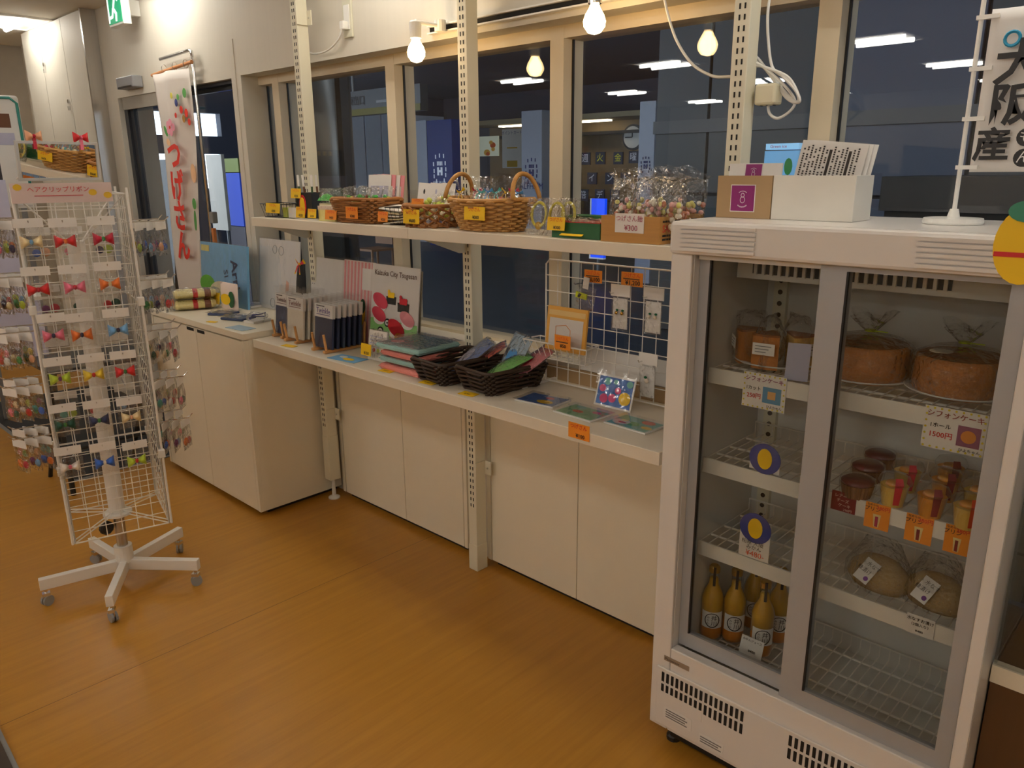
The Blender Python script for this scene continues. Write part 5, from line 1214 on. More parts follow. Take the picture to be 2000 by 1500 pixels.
# wire grid stand
ga = 0.0
gl = onz(1066, 746, Z)
gdir = Vector((math.cos(ga), -math.sin(ga), 0))
gr = thing('wire_grid_stand', 'white wire grid stand with hanging accessories by the fridge', 'grid stand', (gl.x, gl.y, Z), (0, 0, -ga))
GH = 0.345; GWD = 0.62
gpl = gl; gn = Vector((-math.sin(ga), -math.cos(ga), 0))
def ong(u, v, off=0.0):                       # pixel -> grid's own x, z on a plane off metres before the wires
    d = Vector(_ray(u, v)); p0 = Vector((gl.x, gl.y, Z)) + gn * off
    t = (p0 - Vector((0, 0, H))).dot(gn) / d.dot(gn)
    q = Vector((0, 0, H)) + d * t
    return (q - p0).dot(gdir), q.z - Z
GH = ong(1068, 506)[1]
MB().tube([(0, 0, 0.0), (0, 0, GH - 0.015), (0.015, 0, GH), (GWD, 0, GH), (GWD, 0, 0.01), (0, 0, 0.01)], 0.0032, 7).build('frame', WIREW, gr)
wv = MB()
for i in range(1, 13): wv.rod((GWD * i / 13, 0.002, 0.01), (GWD * i / 13, 0.002, GH), 0.0016, 5)
wv.build('upright_wires', WIREW, gr)
wv = MB()
k = 8
for i in range(1, k): wv.rod((0, -0.002, 0.01 + (GH - 0.01) * i / k), (GWD, -0.002, 0.01 + (GH - 0.01) * i / k), 0.0016, 5)
wv.build('cross_wires', WIREW, gr)
for fx in (0.0, GWD - 0.02): MB().box(fx - 0.004, -0.12, 0.0, fx + 0.004, 0.05, 0.008).build('foot', WIREW, gr)
def gworld(x, z, off): 
    p = Vector((gl.x, gl.y, Z)) + gdir * x + gn * off; return (p.x, p.y, Z + z)
hk = [ong(1152, 535), ong(1232, 545), ong(1140, 555), ong(1212, 566), ong(1278, 575), ong(1262, 705)]
for hx, hz in ((ong(1140, 552)), (ong(1210, 570)), (ong(1275, 578)), (ong(1265, 702))):
    MB().tube([(hx, 0, hz), (hx, -0.045, hz), (hx, -0.05, hz + 0.006)], 0.002, 6).build('hook', CHROME, gr)
# wire basket on the grid with a framed orange card
bx0, bz0 = ong(1050, 690, 0.03); bx1, bz1 = ong(1155, 690, 0.03)
wbk = thing('hanging_wire_basket', 'small white wire basket hooked on the grid stand', 'basket', gworld((bx0 + bx1) / 2, bz0, 0.042), (0, 0, -ga))
bw = (bx1 - bx0) / 2
b = MB(); hh = 0.055
for i in range(11):
    t = -1 + 0.2 * i; b.tube([(t * (bw + 0.02), -0.038, hh), (t * bw, -0.02, 0), (t * bw, 0.03, 0), (t * (bw + 0.01), 0.036, hh)], 0.0014, 4)
b.tube([(-bw, -0.02, 0), (bw, -0.02, 0), (bw, 0.03, 0), (-bw, 0.03, 0)], 0.0016, 4, closed=True); b.build('wires', WIREW, wbk)
MB().tube([(-bw - 0.02, -0.038, hh), (bw + 0.02, -0.038, hh), (bw + 0.01, 0.036, hh), (-bw - 0.01, 0.036, hh)], 0.0024, 5, closed=True).build('rim', WIREW, wbk)
ox0, oz0 = ong(1062, 680, 0.05); ox1, oz1 = ong(1140, 608, 0.05)
oc = card('framed_card', 'orange bordered white card pack in the hanging wire basket', 'card', ox1 - ox0, oz1 - oz0, gworld((ox0 + ox1) / 2, oz0 - 0.0, 0.045), (-0.12, 0, -ga), mat('orange_border', S(245, 185, 80), 0.5), 0.008)
ow, oh = ox1 - ox0, oz1 - oz0
MB().box(-ow * 0.42, -0.001, oh * 0.1, ow * 0.42, -0.0002, oh * 0.74).build('white_field', PAPER, oc); MB().box(-ow * 0.46, -0.001, oh * 0.8, ow * 0.46, -0.0002, oh * 0.92).build('pale_strip', mat('pale_orange', S(250, 215, 140), 0.5), oc)
MB().tube([(0.0 - ow * 0.25, -0.0015, oh * 0.2), (-ow * 0.25, -0.0015, oh * 0.55), (0.0, -0.0015, oh * 0.6), (ow * 0.12, -0.0015, oh * 0.5), (ow * 0.12, -0.0015, oh * 0.2)], 0.001, 4).build('drawn_line', ORANGE, oc)
MB().box(-ow * 0.5 - 0.004, -0.006, 0, ow * 0.5 + 0.004, -0.005, oh + 0.006).build('sleeve', SLEEVE, oc)
def gtag(label, u0, u1, vt, vb, price, off=0.012):
    x0, z0 = ong(u0, vb, off); x1, z1 = ong(u1, vt + (u1 - u0) * 0.1, off)
    o = card('price_card', label, 'price card', x1 - x0, z1 - z0, gworld((x0 + x1) / 2, z0, off), (0, 0, -ga), ORANGE, 0.0014, 'price cards')
    text(o, 'つげさん', (x1 - x0) * 0.2, 0, (z1 - z0) * 0.76, ORINK, thick=0.01); text(o, price, (x1 - x0) * 0.25, (x1 - x0) * 0.05, (z1 - z0) * 0.24, INK, thick=0.015)
    MB().box(-(x1 - x0) * 0.4, -0.001, (z1 - z0) * 0.48, (x1 - x0) * 0.35, -0.0002, (z1 - z0) * 0.56).build('print_line', BROWNG, o)
    return o
gtag('left one of the two orange price cards high on the wire grid', 1141, 1176, 526, 550, '¥1,100'); gtag('right one of the two orange price cards high on the wire grid', 1213, 1256, 530, 557, '¥1,200'); gtag('orange price card reading 50 on the hanging wire basket', 1083, 1114, 655, 680, '¥50', 0.085)
def earring_pack(label, u, vt, vb, w=0.062):
    x, zt = ong(u, vt, 0.03); _, zb = ong(u, vb, 0.03)
    r = thing('earring_pack', label, 'pack', gworld(x, zb, 0.03), (0, 0, -ga), 'accessory packs on the grid')
    h = zt - zb
    MB().box(-w * 0.56, 0, h * 0.74, w * 0.56, 0.0025, h).build('header_card', PAPER, r)
    MB().box(-w * 0.42, 0.001, 0.004, w * 0.42, 0.0025, h * 0.70).build('backing_card', PAPER, r)
    pillow(MB(), w, h * 0.76, 0.012, 0, h * 0.37, 0, 5, 6, 0, 0.001).build('bag', FILM, r, smooth=True)
    return r, w, h
GOLD = mat('gold', S(205, 160, 80), 0.25, metal=1.0); PEARL = mat('pearl', S(235, 220, 200), 0.25); EMER = mat('emerald', S(25, 110, 70), 0.25)
for (u, vt, vb, lb) in ((1212, 556, 645, 'earring pack with gold and green beads under the 1,200 card'), (1277, 562, 654, 'earring pack with pearl and green beads next to the fridge')):
    r, w, h = earring_pack(lb, u, vt, vb)
    for dx in (-0.01, 0.01):
        MB().ball((dx, -0.004, h * 0.38), 0.0055, 0.004, 0.0055, 10, 6).build('bead', PEARL if u > 1250 else GOLD, r, smooth=True); MB().ball((dx + 0.003, -0.004, h * 0.38 + 0.009), 0.005, 0.003, 0.0035, 8, 5).build('green_bead', EMER, r, smooth=True)
r, w, h = earring_pack('necklace pack with a single pearl low on the wire grid', 1266, 690, 779, 0.058)
MB().ball((0, -0.004, h * 0.40), 0.008, 0.004, 0.008, 10, 6).build('bead', PEARL, r, smooth=True); MB().ball((-0.003, -0.005, h * 0.40 + 0.010), 0.006, 0.003, 0.004, 8, 5).build('green_bead', EMER, r, smooth=True)
x, zt = ong(1138, 548, 0.03); _, zb = ong(1138, 602, 0.03)
ch = thing('key_charm_pack', 'clear pack with a lime yellow key charm on the wire grid', 'pack', gworld(x, zb, 0.03), (0, 0.15, -ga), 'accessory packs on the grid')
hh = zt - zb
MB().box(-0.01, 0, hh * 0.72, 0.012, 0.002, hh + 0.012).build('header_card', PAPER, ch); pillow(MB(), 0.075, hh * 0.85, 0.012, 0.006, hh * 0.42, 0, 5, 6, 0, 0.001).build('bag', FILM, ch, smooth=True)
MB().box(-0.032, -0.003, hh * 0.33, 0.012, 0.003, hh * 0.55).build('charm', mat('lime_charm', S(205, 215, 40), 0.4), ch, bevel=0.002); MB().poly([(-0.022, hh * 0.38), (-0.014, hh * 0.36), (-0.008, hh * 0.5), (-0.018, hh * 0.52)], -0.0042, -0.0031).build('black_print', INK, ch)
MB().tube([(0.018, 0, hh * 0.4), (0.026, -0.002, hh * 0.3), (0.03, 0, hh * 0.2)], 0.0022, 6).build('clasp', CHROME, ch)
# postcards
PINKF = mat('pink_flower', S(220, 70, 130), 0.5); AQUA = mat('aqua', S(110, 190, 185), 0.5); PBLUE = mat('postcard_blue', S(70, 120, 200), 0.5, var=0.25, scale=25); PGREEN = mat('postcard_green', S(130, 190, 140), 0.5, var=0.2, scale=25)
def art(o, w, h, spec):
    for mm, cx_, cz_, rx, rz in spec:
        MB().ell(cx_ * w, cz_ * h, rx * w, rz * h, -0.0012, -0.0002, 14).build('print_spot', mm, o)
pcx, pcy = onz(1196, 797, Z).x, onz(1196, 797, Z).y
pc = card('picture_postcard', 'blue picture postcard standing against the wire grid', 'postcard', 0.135, 0.098, (pcx, pcy - 0.004, Z), (-0.28, 0, -ga * 0.8), PAPER, 0.003, 'postcards by the grid')
MB().box(-0.062, -0.0008, 0.006, 0.062, -0.0001, 0.092).build('picture', PBLUE, pc)
for i, (cx_, cz_, rr_, mm) in enumerate(((-0.045, 0.055, 0.012, PINKF), (-0.035, 0.025, 0.015, PINKF), (-0.005, 0.03, 0.014, PINKF), (0.012, 0.055, 0.011, PINKF), (-0.03, 0.078, 0.012, AQUA), (0.0, 0.08, 0.008, AQUA), (0.05, 0.08, 0.011, AQUA), (0.04, 0.035, 0.021, YELLOW))):
    MB().ell(cx_, cz_, rr_, rr_ * 0.95, -0.0018 - 0.0001 * i, -0.0009, 14).build('print_spot', mm, pc)
MB().box(-0.072, -0.005, 0.0, 0.07, -0.004, 0.112).build('sleeve', SLEEVE, pc)
for (u, v, yaw, mm, lb, spec) in ((1060, 783, 0.1, PBLUE, 'blue picture postcard lying in front of the grid foot', ((PINKF, 0.1, 0.7, 0.1, 0.1), (YELLOW, 0.15, 0.3, 0.2, 0.15))), (1138, 808, -0.05, PGREEN, 'green picture postcard lying above the hundred yen card', ((ORINK, -0.1, 0.45, 0.14, 0.1), (PINKF, 0.25, 0.7, 0.1, 0.1), (AQUA, -0.2, 0.8, 0.12, 0.1))), (1240, 830, -0.05, AQUA, 'colourful picture postcard lying next to the fridge', ((ORINK, 0.2, 0.75, 0.15, 0.15), (YELLOW, 0.35, 0.35, 0.12, 0.1), (GREENP, 0.0, 0.4, 0.15, 0.15), (PAPER, -0.25, 0.35, 0.2, 0.2), (REDINK, -0.2, 0.3, 0.1, 0.06)))):
    o = flat_card('picture_postcard', lb, 'postcard', u, v, Z, 0.145, 0.10, yaw, PAPER, 0.004, 'postcards by the grid')
    MB().box(-0.067, -0.0008, 0.006, 0.067, -0.0001, 0.094).build('picture', mm, o); 
    for i, (m2, cx_, cz_, rx, rz) in enumerate(spec): MB().ell(cx_ * 0.145, cz_ * 0.1, rx * 0.145, rz * 0.1, -0.0016 - 0.0001 * i, -0.0009, 14).build('print_spot', m2, o)
    MB().box(-0.078, -0.0045, -0.004, 0.078, -0.0035, 0.106).build('sleeve', SLEEVE, o)
ptag('orange price card reading 100 on the front edge of the lower shelf', 1110, 1151, 828, 858, SHY - 0.003, ORANGE, '¥100', lean=0.0)

# ================================================================== on the tall left cabinet
Z = LCZ + 0.0005
YT = mat('pale_yellow_towel', S(240, 225, 150), 0.7)
for i, (lb, z) in enumerate((('rolled pale yellow towel pack with red band, lower of two', Z), ('rolled pale yellow towel pack with red band, upper of two', Z + 0.052))):
    p0 = onz(340, 614, Z); p1 = onz(424, 602, Z)
    p0 = Vector((-3.87, 1.60, 0)); p1 = Vector((-3.805, 1.79, 0))
    ang = math.atan2(p1.y - p0.y, p1.x - p0.x); L_ = (p1 - p0).length
    r = thing('rolled_towel', lb, 'towel', (p0.x - 0.012 * i, p0.y + 0.01 * i, z), (0, 0, ang), 'rolled towels on the cabinet')
    MB().lathe([(0.6, 0), (1, 0.02), (1, L_ - 0.02), (0.6, L_)], 16, (0, 0, 0), 0.025, 0.05).build('roll', YT, r, smooth=False)
    q = r.children[-1]; q.rotation_euler = (0, PI / 2, 0); q.location = (0, 0, 0.0255)
    for t_, mm, wd in ((0.45, REDINK, 0.022), (0.72, mat('brown_print', S(130, 70, 40), 0.5), 0.03)):
        b = MB().lathe([(1.02, L_ * t_), (1.02, L_ * t_ + wd)], 16, (0, 0, 0), 0.025, 0.05).build('band', mm, r); b.rotation_euler = (0, PI / 2, 0); b.location = (0, 0, 0.0255)
    b = MB().lathe([(0.7, -0.02), (1.06, 0.0), (1.06, L_), (0.7, L_ + 0.02)], 16, (0, 0, 0), 0.025, 0.05).build('wrap', FILM, r, smooth=True); b.rotation_euler = (0, PI / 2, 0); b.location = (0, 0, 0.0265)
bpk = thing('blue_picture_pack', 'light blue picture book pack standing on the tall cabinet', 'book', (lx(431, 530, 1.86), 1.86, Z), (-0.08, 0, 0))
bw = lx(475, 530, 1.85) - lx(387, 530, 1.85); bh = ony(431, 478, 1.85).z - Z
MB().box(-bw / 2, 0, 0, bw / 2, 0.012, bh).build('book', SKY, bpk)
MB().ell(-bw * 0.36, bh * 0.3, bw * 0.17, bh * 0.15, -0.0012, -0.0002, 18).build('green_print', mat('apple_green', S(90, 190, 40), 0.5), bpk); MB().ell(-bw * 0.05, bh * 0.12, bw * 0.28, bh * 0.26, -0.0014, -0.0003, 20, 0, PI).build('cream_print', CREAM, bpk)
t = text(bpk, 'Arri', bh * 0.30, bw * 0.26, bh * 0.52, mat('dark_blue_ink', S(40, 50, 90), 0.5), -0.0026, thick=0.02); t.rotation_euler = (PI / 2, 1.35, 0)
t = text(bpk, 'SI', bh * 0.2, bw * 0.06, bh * 0.52, mat('dark_blue_ink', S(40, 50, 90), 0.5), -0.002); t.rotation_euler = (PI / 2, 1.35, 0)
MB().box(-bw * 0.48, -0.0014, bh * 0.85, -bw * 0.30, -0.0003, bh * 0.95).build('yellow_print', mat('book_yellow', S(235, 225, 140), 0.5), bpk)
MB().box(-bw / 2 - 0.006, -0.004, 0, bw / 2 + 0.006, -0.003, bh + 0.008).build('sleeve', SLEEVE, bpk)
ptag('yellow price card behind the rolled towels on the tall cabinet', 397, 427, 570, 591, 1.79, YELLOW, '¥400')
sp2 = thing('small_pack', 'small pink and green printed pack beside the blue book', 'pack', (lx(447, 580, 1.80), 1.80, Z), (-0.05, 0, 0))
sw = lx(463, 580, 1.80) - lx(430, 580, 1.80); sh = ony(447, 553, 1.80).z - Z
pillow(MB(), sw, sh, 0.03, 0, sh / 2, 0, 6, 8, 0, 0).build('pack', mat('pack_pale', S(235, 215, 205), 0.5), sp2, smooth=True)
MB().ell(-0.01, sh * 0.4, sw * 0.28, sh * 0.2, -0.0175, -0.016, 14).build('yellow_print', YELLOW, sp2); MB().ell(sw * 0.25, sh * 0.42, sw * 0.14, sh * 0.3, -0.017, -0.013, 14).build('green_print', GRN, sp2)
for (u, v, w, d, yaw, mm, lb, nm) in ((437, 614, 0.12, 0.09, 0.5, NAVYT, 'navy cloth packet behind, of two on the tall cabinet', 'cloth_packet'), (466, 623, 0.13, 0.10, 0.35, NAVYT, 'navy cloth packet in front, of two on the tall cabinet', 'cloth_packet'), (495, 598, 0.12, 0.11, 0.1, PAPER, 'white and red flat packet at the back of the tall cabinet', 'flat_packet')):
    p = onz(u, v, Z); r = thing(nm, lb, 'packet', (p.x, p.y, Z), (0, 0, yaw))
    MB().box(-w / 2, -d / 2, 0, w / 2, d / 2, 0.012).build('cloth', mm, r, bevel=0.004); MB().box(-w * 0.15, -d * 0.2, 0.0122, w * 0.1, d * 0.1, 0.013).build('label', LILAC, r)
    MB().grid(8, 6, lambda u_, v_: ((u_ - 0.5) * w * 1.15, (v_ - 0.5) * d * 1.2, 0.0145 + random.uniform(0, 0.003))).build('wrap', FILM, r, smooth=True)
p = onz(503, 628, Z); r = thing('strap_pack', 'clear pack with a black strap next to the towel stands', 'pack', (min(p.x, LCX1 - 0.04), p.y, Z), (0, 0, 0.2))
MB().box(-0.035, -0.05, 0, 0.035, 0.05, 0.01).build('card', PAPER, r); MB().tube([(0.03 * math.cos(a), 0.042 * math.sin(a), 0.018 + 0.02 * (math.cos(a) > 0.2)) for a in [2 * PI * j / 18 for j in range(18)]], 0.003, 6, closed=True).build('strap', BLUEINK, r, smooth=True)
pillow(MB(), 0.085, 0.045, 0.12, 0, 0.022, 0, 6, 5, 0, 0.002).build('bag', FILM, r, smooth=True)
o = flat_card('picture_card', 'pale blue picture card lying at the front corner of the tall cabinet', 'card', 470, 641, Z, 0.13, 0.07, 0.1, mat('pale_blue_print', S(165, 190, 205), 0.5, var=0.12, scale=60))
flat_card('price_card', 'small yellow sticker lying on the tall cabinet', 'price card', 414, 629, Z, 0.05, 0.025, 0.3, YELLOW, group='price cards')
tr = thing('tape_ring', 'white ring-shaped tape roll standing behind the rolled towels', 'tape roll', (lx(366, 575, 1.75), 1.75, Z))
MB().tube([(0.036 * math.cos(a), 0, 0.043 + 0.036 * math.sin(a)) for a in [2 * PI * j / 24 for j in range(24)]], 0.007, 8, closed=True).build('ring', WHITEP, tr, smooth=True)
MB().box(-0.02, -0.008, 0, 0.02, 0.008, 0.004).build('foot', WHITEP, tr)
# ================================================================== inside the fridge
def fsh(u, v, k): return onz(u, v, shelf_z[k])
CAKE = mat('chiffon_brown', S(190, 120, 55), 0.75, var=0.18, scale=30, bump=0.3, bscale=90); CAKET = mat('chiffon_top', S(140, 85, 45), 0.8, var=0.2, scale=40, bump=0.3, bscale=90); CAKEIN = mat('chiffon_inside', S(225, 180, 95), 0.8, var=0.12, scale=60, bump=0.3, bscale=120)
PLATE = mat('white_plate', (0.80, 0.79, 0.77), 0.3); TIE = mat('lime_tie', S(190, 210, 40), 0.4); STICK = mat('cream_sticker', S(235, 230, 205), 0.5)
PLP = [(0.045, 0), (0.06, 0.002), (0.098, 0.012), (0.104, 0.016), (0.102, 0.017), (0.06, 0.006), (0.002, 0.005)]
cyc = FY + 0.225
def plate(label, x):
    t = thing('plate', label, 'plate', (x, cyc, shelf_z[0] + 0.0005)); MB().lathe(PLP, 36).build('dish', PLATE, t, smooth=True); return t
def bag_over(parent, r, h, top):
    prof = [(r * 1.04, 0.0), (r * 1.07, h * 0.4), (r * 1.05, h * 0.95), (r * 0.75, h * 1.12), (r * 0.12, h * 1.30)]
    b = MB()
    def fn(u, v):
        i = min(3, int(v * 4)); t = v * 4 - i
        rr = prof[i][0] * (1 - t) + prof[i + 1][0] * t; zz = prof[i][1] * (1 - t) + prof[i + 1][1] * t
        rr *= 1 + 0.05 * math.sin(u * 2 * PI * 7 + v * 3) * v + random.uniform(-0.01, 0.01)
        return (rr * math.cos(2 * PI * u), rr * math.sin(2 * PI * u), zz)
    b.grid(42, 12, fn).build('bag', FILM, parent, smooth=True)
    MB().grid(20, 4, lambda u, v: ((r * 0.12 + r * 0.38 * v) * math.cos(2 * PI * u) * (1 + 0.25 * math.sin(u * 31)), (r * 0.12 + r * 0.38 * v) * math.sin(2 * PI * u) * (1 + 0.25 * math.sin(u * 31)), h * 1.30 + r * 0.42 * v * (1 + 0.3 * math.sin(u * 19)))).build('bag_frill', FILM, parent, smooth=True)
    MB().lathe([(r * 0.13, h * 1.28), (r * 0.14, h * 1.32)], 12).box(0, -0.003, h * 1.29, r * 0.42, 0.003, h * 1.31).build('tie', TIE, parent)
def whole_cake(label, x, sticker=False):
    t = thing('chiffon_cake', label, 'cake', (x, cyc, shelf_z[0] + 0.0075))
    r, h = 0.089, 0.082
    MB().lathe([(r * 0.95, 0), (r, 0.01), (r * 0.97, h - 0.008), (r * 0.92, h - 0.002)], 40, capb=True, capt=False).build('crust', CAKE, t, smooth=True)
    MB().lathe([(r * 0.92, h - 0.002), (r * 0.6, h + 0.002), (0.024, h - 0.002), (0.021, h - 0.012), (0.019, 0.01)], 40, capb=False, capt=True).build('top', CAKET, t, smooth=True)
    bag_over(t, r, h, 0)
    if sticker: 
        MB().ell(0, 0, 0.022, 0.022, -0.001, 0, 20).build('sticker', STICK, t).matrix_local = Matrix.Translation((-0.03, -0.045, h + 0.009)) @ Matrix.Rotation(FLAT, 4, 'X')
    return t
xs_ = [max(ony(1490, 690, cyc).x, FX0 + oL + 0.118), ony(1690, 730, cyc).x, ony(1872, 750, cyc).x]
plate('white plate under the cut cake pieces in the fridge', xs_[0]); plate('white plate under the middle whole cake', xs_[1]); plate('white plate under the right-hand whole cake', xs_[2])
whole_cake('whole brown chiffon cake in a clear bag, middle of the fridge shelf', xs_[1]); whole_cake('whole brown chiffon cake with a round sticker, right of the shelf', xs_[2], True)
for i, (a, lb) in enumerate(((-2.5, 'left'), (-1.45, 'front'), (-0.45, 'right'))):
    t = thing('cake_slice', 'cut chiffon cake piece in a clear bag, %s piece on the plate' % lb, 'cake', (xs_[0] + 0.022 * math.cos(a), cyc + 0.022 * math.sin(a) , shelf_z[0] + 0.008), (0, 0, a), 'cut cake pieces on the left plate')
    pts = [(0.012, -0.006)] + [(0.078 * math.cos(q), 0.078 * math.sin(q)) for q in [-0.42 + 0.84 * j / 8 for j in range(9)]] + [(0.012, 0.006)]
    MB().prism(pts, 0, 0.078).build('sponge', CAKE if i != 2 else CAKEIN, t); MB().prism(pts, 0.0782, 0.083).build('crust', CAKET, t)
    pillow(MB(), 0.085, 0.135, 0.075, 0.045, 0.06, 0, 7, 9, 0.2, 0.003).build('bag', FILM, t, smooth=True)
    lab = MB().box(-0.026, 0, -0.014, 0.026, 0.001, 0.014).build('ingredient_label', PAPER, t); lab.location = (0.085, 0, 0.05); lab.rotation_euler = (0, 0, PI / 2)
    for j in range(3): MB().box(-0.02, -0.0006, 0.006 - 0.007 * j, 0.018 - 0.006 * j, -0.0001, 0.008 - 0.007 * j).build('print_line', GREY, lab)
lav = card('lavender_card', 'plain lavender card standing on the cake shelf', 'card', 0.05, 0.085, (ony(1560, 700, FY + 0.11).x, FY + 0.105, shelf_z[0] + 0.001), (-0.2, 0, 0.3), LILAC, 0.001)
# hanging price cards
FCY = FY + FSY - 0.0035
def fcard(name, label, u0, u1, vt, vb, m, texts=(), group='price cards in the fridge', lean=0.0, Yc=None):
    Yc = Yc or FCY
    x0, x1 = ony(u0, (vt + vb) / 2, Yc).x, ony(u1, (vt + vb) / 2, Yc).x; zb = ony((u0 + u1) / 2, vb, Yc).z; zt = ony((u0 + u1) / 2, vt, Yc).z
    w, h = x1 - x0, zt - zb
    o = card(name, label, 'price card', w, h, ((x0 + x1) / 2, Yc, zb), (-lean, 0, 0), m, 0.0012, group)
    for s_, sz, fx, fz, mm in texts: text(o, s_, sz * h, fx * w, fz * h, mm, thick=0.012)
    return o, w, h
BRN = mat('brown_red_ink', S(150, 50, 40), 0.5); PLUM = mat('plum_ink', S(140, 50, 100), 0.5); DOT = mat('yellow_dot', S(225, 205, 50), 0.5)
def chick_border(o, w, h):
    b = MB()
    for i in range(9):
        for zz_ in (0.04, 0.96): b.ell(-w * 0.46 + w * 0.92 * i / 8, h * zz_, w * 0.02, w * 0.02, -0.0009, -0.0002, 8)
    for i in range(1, 6):
        for xx_ in (-0.46, 0.46): b.ell(w * xx_, h * (0.04 + 0.92 * i / 6), w * 0.02, w * 0.02, -0.0009, -0.0002, 8)
    b.build('dotted_border', DOT, o)['kind'] = 'stuff'
o, w, h = fcard('price_card', 'white cake price card reading 250 hanging on the fridge shelf', 1450, 1535, 731, 800, PAPER, (('シフォンケーキ', 0.16, 0, 0.83, PLUM), ('1カット', 0.13, -0.24, 0.56, INK), ('250円', 0.17, -0.22, 0.34, REDINK), ('ひよちゃん', 0.09, 0.26, 0.10, INK)))
chick_border(o, w, h); q = MB().box(-0.02 * w, -0.0009, h * 0.2, w * 0.4, -0.0002, h * 0.65).build('photo', mat('photo_blue', S(90, 150, 190), 0.4), o); MB().box(w * 0.1, -0.0016, h * 0.32, w * 0.28, -0.001, h * 0.54).build('photo_cake', mat('photo_cake', S(225, 175, 110), 0.5), q)
o, w, h = fcard('price_card', 'white cake price card reading 1500 hanging at the right', 1801, 1928, 800, 884, PAPER, (('シフォンケーキ', 0.17, 0, 0.83, BRN), ('1ホール', 0.13, -0.22, 0.56, INK), ('1500円', 0.17, -0.2, 0.34, REDINK), ('ひよちゃん', 0.09, 0.28, 0.09, INK)))
chick_border(o, w, h); q = MB().box(0.06 * w, -0.0009, h * 0.18, w * 0.42, -0.0002, h * 0.66).build('photo', mat('photo_mauve', S(150, 90, 120), 0.4), o); MB().ell(w * 0.24, h * 0.42, w * 0.12, h * 0.15, -0.0016, -0.001, 18).build('photo_cake', mat('photo_cake2', S(220, 140, 60), 0.5), q)
DRED = mat('dark_red_card', S(135, 20, 35), 0.5); CR_INK = mat('cream_ink', S(230, 190, 180), 0.5)
fcard('price_card', 'dark red price card below the dark lidded cheesecakes', 1623, 1672, 962, 1000, DRED, (('レアー', 0.2, -0.12, 0.8, CR_INK), ('チーズ', 0.2, -0.02, 0.56, CR_INK), ('ケーキ', 0.2, 0.06, 0.32, CR_INK), ('290円', 0.17, 0.2, 0.11, CR_INK)))
for (u0, u1, vt, vb, lb) in ((1688, 1738, 984, 1034, 'first of three orange pudding price cards from the left'), (1767, 1822, 1007, 1061, 'second of three orange pudding price cards from the left'), (1843, 1896, 1028, 1083, 'rightmost of three orange pudding price cards')):
    o, w, h = fcard('price_card', lb, u0, u1, vt, vb, ORANGE, (('なめらか', 0.1, -0.2, 0.93, INK), ('プリン', 0.19, -0.2, 0.76, INK), ('380円', 0.19, 0.22, 0.85, REDINK)))
    q = MB().poly([(-w * 0.1, h * 0.08), (w * 0.1, h * 0.08), (w * 0.16, h * 0.58), (-w * 0.16, h * 0.58)], -0.0009, -0.0002).build('printed_cup', mat('print_custard', S(240, 215, 150), 0.5), o); MB().box(-w * 0.06, -0.0016, h * 0.1, w * 0.06, -0.001, h * 0.5).build('printed_band', MAGENTA if u0 < 1700 else DRED, q)
fcard('price_card', 'white price card below the bagged brown pickles', 1768, 1826, 1204, 1242, PAPER, (('水なすお漬け', 0.2, 0, 0.78, INK), ('（2個入り）', 0.18, 0, 0.52, INK), ('¥480', 0.17, 0, 0.2, INK)))
DNAVY = mat('disc_navy', S(60, 70, 150), 0.5)
for (u, vt, vb, k_, lb, pr_) in ((1494, 857, 921, 1, 'white card with a navy disc on the second fridge shelf', False), (1474, 990, 1092, 2, 'white card with a navy disc and a handwritten price', True)):
    o, w, h = fcard('disc_card', lb, u - 30, u + 30, vt + 30, vb, PAPER, Yc=FCY - 0.0005)
    MB().ell(0, h * (0.72 if not pr_ else 0.84), w * 0.52, w * 0.50, -0.0012, -0.0002, 26).build('navy_disc', DNAVY, o); MB().ell(0, h * (0.72 if not pr_ else 0.84), w * 0.24, w * 0.34, -0.002, -0.0013, 18).build('yellow_print', YELLOW, o)
    if pr_:
        text(o, '柏原 大阪', w * 0.17, -w * 0.05, h * 0.42, INK); text(o, 'みかん', w * 0.17, 0, h * 0.29, INK); text(o, '¥480-', w * 0.26, w * 0.05, h * 0.12, ORINK)
fcard('price_card', 'small white card leaning before the juice bottles', 1442, 1487, 1250, 1287, PAPER, (('みかんジュース', 0.14, 0, 0.85, INK), ('¥480', 0.18, 0.05, 0.35, INK)), lean=0.3, Yc=FY + FSY + 0.01)
# dark lidded cheesecakes and puddings
PLEAT = mat('pleated_paper', S(130, 85, 50), 0.7); MAROON = mat('maroon_lid', S(105, 15, 30), 0.4); CUST = mat('custard', S(240, 200, 95), 0.5); CUSTO = mat('pumpkin_custard', S(225, 150, 45), 0.5)
for i, (u, v) in enumerate(((1672, 968), (1692, 938), (1716, 914))):
    p = fsh(u, v, 1); t = thing('cheesecake_cup', 'cheesecake with dark red lid, %s of three' % ('front', 'middle', 'rear')[i], 'cake', (p.x, min(p.y, FY + 0.34), shelf_z[1] + 0.0005), group='dark red lidded cheesecakes')
    b = MB(); 
    b.grid(48, 1, lambda a, q: ((0.028 + 0.006 * q + 0.0012 * math.cos(24 * 2 * PI * a)) * math.cos(2 * PI * a), (0.028 + 0.006 * q + 0.0012 * math.cos(24 * 2 * PI * a)) * math.sin(2 * PI * a), 0.03 * q)).build('paper_cup', PLEAT, t)
    MB().lathe([(0.027, 0.001), (0.033, 0.028)], 24).build('cake', CAKET, t); MB().lathe([(0.034, 0.031), (0.0345, 0.036), (0.026, 0.042), (0.004, 0.043)], 24).build('lid_label', MAROON, t, smooth=True)
    MB().lathe([(0.036, 0.002), (0.038, 0.03), (0.036, 0.043), (0.024, 0.047)], 24, capb=False).build('clear_case', ACRYL, t, smooth=True)
